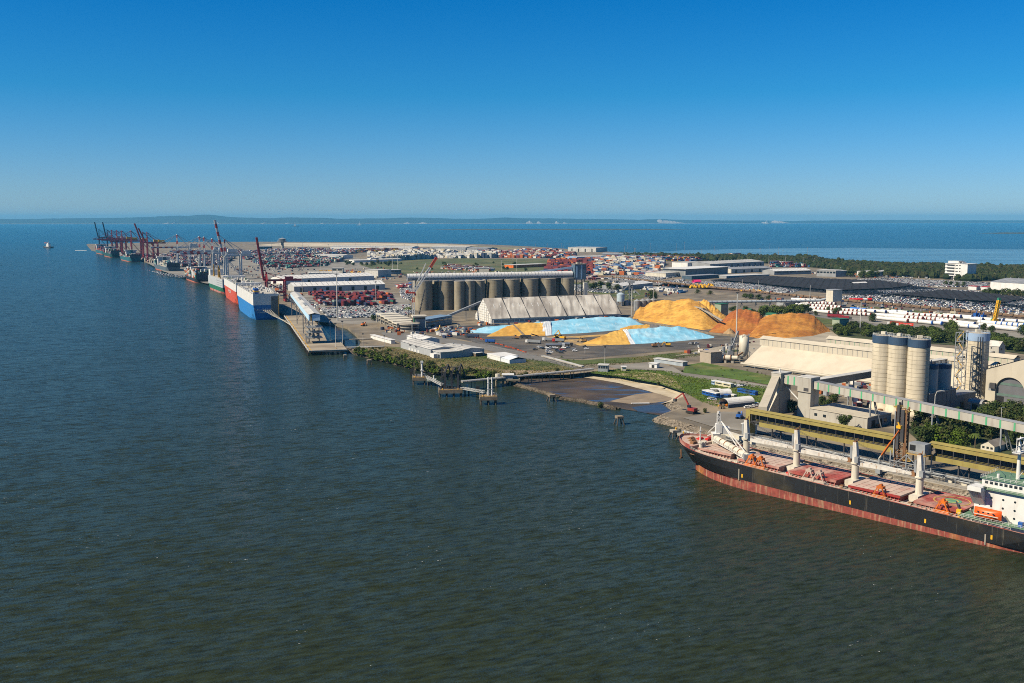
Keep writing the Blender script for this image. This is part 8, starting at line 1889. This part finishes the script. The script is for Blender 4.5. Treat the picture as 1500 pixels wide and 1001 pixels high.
t, bd = truck(1327, 479.2, pi-.42, 'truck with bright red lettered container by the hedge belt', M('hs_red', (.72,.05,.02), .5, var=.05), white, 'box', 15); 
truck(1313, 476.8, pi-.42, 'truck with rust red container ahead of the lettered one', M('rust_red', (.33,.07,.03), .6), white, 'box', 14)
lettering('HAMBURG SUD', 1.7, (0, 1.29, 2.0), (pi/2, 0, pi), white, t)
truck(693, 495.5, 2.8, 'dark blue flatbed truck at the traffic cones in the grain yard', M('truck_blue',(.03,.05,.10),.5), darksteel, 'tip', 12); truck(720, 503, 2.8, 'small blue truck beside the orange cones', blue, blue, 'tip', 7); truck(651, 494, 3, 'white ute truck by the weigh tower', white, white, 'tip', 5)
t = thing('mobile_stacker', 'dark mobile grain stacker with long boom raised over the yellow heap', 'conveyor', g(768, 496), 0)
q = at(752, 475.5, 12) - g(768, 496); b = MB(); b.bar((0,0,3), q, 1.4, .8); part(b, 'boom', timber, t); b = MB(); b.box(-4,7,-1.8,1.8,1,3.4); b.bar((7,0,4.5),(14,3,2),2.2,1); part(b, 'hopper', darksteel, t)
for x in (-2, 3):
    for y in (-1.9, 1.9): b = MB(); b.cyl((x,y-.3,.8),(x,y+.3,.8),.8,n=10); part(b,'wheel',rubber,t)
def digger(u, v, rz, lab, m, reach=7, s=1.0, z=None, up=5):
    p = g(u, v); p.z = z or Zc[0]+.06; t = thing('excavator', lab, 'excavator', p, rz); t.scale = (s,s,s)
    for y in (-1.3,1.3): b = MB(); b.box(-2.2,2.2,y-.4,y+.4,0,1); part(b,'track',rubber,t)
    b = MB(); b.box(-2.4,1.4,-1.4,1.4,1.1,2.5); part(b,'body',m,t); b = MB(); b.box(.2,1.7,.2,1.3,2.5,3.7); part(b,'cab',glass,t)
    b = MB(); b.bar((1.2,-.4,2),(1.2+reach*.5,-.4,up+1.6),.6); b.bar((1.2+reach*.5,-.4,up+1.6),(1.2+reach,-.4,up-1.8),.45); part(b,'boom',m,t); b = MB(); b.box(reach+.6,reach+2,-1,.2,up-3,up-1.7); part(b,'bucket',darksteel,t)
digger(1013, 606, 2.3, 'dark bodied excavator with red boom on the rocky point by the cove', M('digger_red',(.30,.04,.03),.5), 9, 1.3, up=7); digger(824, 498, 2.5, 'yellow excavator loading the trucks by the tarpaulined heap', brightyellow, 6, 1.3); digger(815, 496, .5, 'second yellow loader beside the heap', brightyellow, 4, 1, up=3); digger(855, 502, 2.8, 'dark wheel loader at the edge of the grain spill', M('loader_brown',(.25,.15,.05),.6), 4, 1.1, up=2.5)
digger(978, 508, 2.9, 'yellow bulldozer at the right side of the grain yard', brightyellow, 4, 1.1, up=2.2); digger(959, 509, .2, 'tan loader left of the yellow bulldozer', M('loader_tan',(.4,.2,.08),.6), 4, 1.1, up=2.2); digger(757, 497, 3, 'tan loader in front of the mobile stacker', M('loader_tan',(.4,.2,.08),.6), 3, 1, up=2.2); digger(641,487,1,'small yellow crane truck by the weigh tower',brightyellow,5,1.0); digger(1083, 614, 1, 'blue and orange loader on the compound road', blue, 3, 1.0, up=2.2); digger(532, 478, 1, 'orange digger on the inlet bank', orange, 4, 1, up=2.5)
rs = random.Random(91)
for i, (u, v, c) in enumerate([(790,510,'white'),(793,511.5,'dark grey'),(797,512,'black'),(801,511,'white'),(803,513,'white'),(807,511,'white'),(811,510.5,'white'),(814,511,'white'),(803,516,'white'),(807,517.5,'white'),(816,514.5,'black'),(818,516.5,'dark grey'),(823,514,'red'),(826,516,'dark grey'),(822,518,'black'),(804,520,'black'),(784,513.5,'black'),(826,510.8,'white'),(832,510.5,'silver'),(840,513,'silver'),(842,515.5,'white'),(857,509.5,'black'),(859,512,'white'),(1020,504,'white'),(1012,505,'silver')]):
    p = g(u, v); p.z = Zc[0]+.06; car(p, rs.uniform(-.5,.5), c, '%s car %s in the grain yard car park' % (c, ['in the middle', 'at the left', 'at the front', 'at the back', 'near the tankers'][i % 5]), 'cars in the grain yard')
for i, (u, v, c) in enumerate([(1095,598.5,'white'),(1100,598,'white'),(1105,596.5,'white'),(1110,594,'white'),(1041,586,'white'),(1045,587,'silver'),(1078,567.5,'white'),(1083,567,'white'),(1088,566.5,'silver'),(1052,585,'blue')]):
    p = g(u, v); p.z = Zc[0]+.06; car(p, rs.uniform(-.3,.4), c, '%s car parked %s' % (c, ['beside the dark blue arched shelter', 'beside the blue cabins', 'by the cream site office'][0 if i < 4 else (2 if i in (6,7,8) else 1)]), 'cars in the construction compound')
for i in range(28):
    t_ = i/27; p = g(lerp(672, 770, t_), tab([(672,491),(700,496),(730,505),(770,517)], lerp(672, 770, t_))+rs.uniform(-.5,.5)); p.z = Zc[0]+.06; b = MB(); b.box(-.9,.9,-.25,.25,0,.9); b.box(-1,1,-.5,.5,0,.15); tag(b.build('barrier', M('barrier_orange',(.7,.12,.03),.5), loc=p, rz=rs.uniform(-.5,.5)), 'orange plastic barrier in the line across the grain yard', 'barrier', 'orange barriers in the grain yard')
# construction compound
cab = lambda lab, a, c, d, wall, h=2.8, rm=white: bld('site_cabin', lab, 'cabin', a, c, d, h, 'flat', wall, rm, over=.1, wins=2)
cab('long cream site office with blue ends on the lush slope', (1047,564.5), (1070,569), 3.4, M('cream_cabin',(.58,.54,.36),.6,var=.05))
cab('blue cabin end at the left of the cream site office', (1042,563.5), (1046.6,564.4), 3.4, paleblue); cab('white and blue site cabin farthest left in the compound', (1028,578), (1038,581), 5, blue); cab('second white and blue site cabin in the compound', (1039,581), (1049,583.5), 5, blue); cab('grey site cabin behind the blue cabins', (1042,577), (1056,577), 4, greysteel)
for i in range(6): cab(['low blue container cabin behind the white arched shelter', 'low blue container cabin left of the pile of blue frames', 'dark blue store box in the right of the compound', 'blue store box beside the slanting chute', 'dark blue box in front of the white arch', 'pale box beside the white arch'][i], (1080+i*6 if i < 4 else 1060+(i-4)*9, 575+i*1.2 if i < 4 else 584), (1088+i*6 if i < 4 else 1066+(i-4)*9, 576.5+i*1.2 if i < 4 else 585), 3, [blue, blue, bandblue, blue, bandblue, offwhite][i], 2.5, [blue, bandblue, bandblue, blue, blue, white][i])
def archshelter(u, v, u1, v1, w, h, lab, side):
    p, q = g(u, v), g(u1, v1); d = q-p; L = d.length; t = thing('arch_shelter', lab, 'shelter', p, atan2(d.y, d.x)); n = 10
    b = MB(); b.box(0, L, 0, .5, 0, 2.6); b.box(0, L, w-.5, w, 0, 2.6); part(b, 'container_side', side, t); b = MB(); b.grid([[(x, w/2-w/2*cos(pi*i/n), 2.6+h*sin(pi*i/n)) for i in range(n+1)] for x in (-.2, L+.2)]); part(b, 'fabric_roof', white, t); b = MB(); b.face([(L*.92, w/2-w/2*cos(pi*i/n), 2.6+h*sin(pi*i/n)) for i in range(n+1)]); part(b, 'end_wall', M('arch_shade',(.12,.05,.03),.8), t)  # dark end face: the shelter's inner shade laid on as colour
archshelter(1067, 599, 1105, 595, 9, 3.2, 'long white arched shelter on dark blue containers in the compound', bandblue); archshelter(1055, 584, 1072, 583, 8, 3.0, 'short white arched shelter among the blue cabins', blue)
for i in range(9): u, v = rs.uniform(1052, 1068), rs.uniform(594, 600); b = MB(); b.box(-.9,.9,-.7,.7,0,rs.uniform(.8,1.8)); tag(b.build('material_stack', rs.choice([orange, brightyellow, timber, rust]), loc=(*g(u,v)[:2], Zc[0]+.05), rz=rs.uniform(0,3)), 'small stack of orange and brown materials left of the long arched shelter', 'stack', 'material stacks in the compound')
b = MB(); tag(b.box(-6,6,-.6,.6,.2,.8).build('pontoon_log', [white], loc=at(938, 592, .1), rz=.1), 'white pontoon pipe lying on the mud in the cove', 'pontoon'); bld('white_cabin', 'white cabin truck parked at the left end of the yellow gallery', 'cabin', (1087,634), (1099,637), 5, 5, 'flat', white, white, wins=1)
for i in range(40):
    u, v = rs.choice([(rs.uniform(640,665), rs.uniform(480,490)), (rs.uniform(1010,1100), rs.uniform(505,528)), (rs.uniform(1280,1440), rs.uniform(602,640)), (rs.uniform(585,640), rs.uniform(480,500))]); b = MB(); s = rs.uniform(.7,2.2); b.box(-s,s,-1,1,0,rs.uniform(.8,2.6)); tag(b.build('crate', rs.choice([white, offwhite, greysteel, rust, blue, darksteel]), loc=(*g(u,v)[:2], Zc[0]+.03), rz=rs.uniform(0,3)), 'small equipment box left about the works yards', 'box', 'equipment boxes about the yards')
# fences round the grain yard and along the compound
def fence(px, lab, h=2.0, step=6, m=None):
    t = thing('fence', lab, 'fence', (0,0,0)); P = [g(u, v) for u, v in px]; b = MB()
    for p, q in zip(P, P[1:]):
        for z in (.25, h*.6, h): b.bar(p+Vector((0,0,z)), q+Vector((0,0,z)), .07)
    part(b, 'rails', greysteel, t); n = 0; c = MB()
    for p, q in zip(P, P[1:]):
        k = max(1, int((q-p).length/step))
        for i in range(k): a = p.lerp(q, i/k); c.bar(a, a+Vector((0,0,h+.2)), .12)
    stuff(part(c, 'posts', greysteel, t)); return t
fence([(690,501),(735,513),(778,521),(818,526),(852,527)], 'wire fence along the lower edge of the grain yard by the marquee'); fence([(852,527),(900,522),(1000,513),(1085,506)], 'wire fence between grain yard and green lawn'); fence([(1046,628),(1062,631),(1086,634)], 'wire fence on the grass beside the white ship loader')
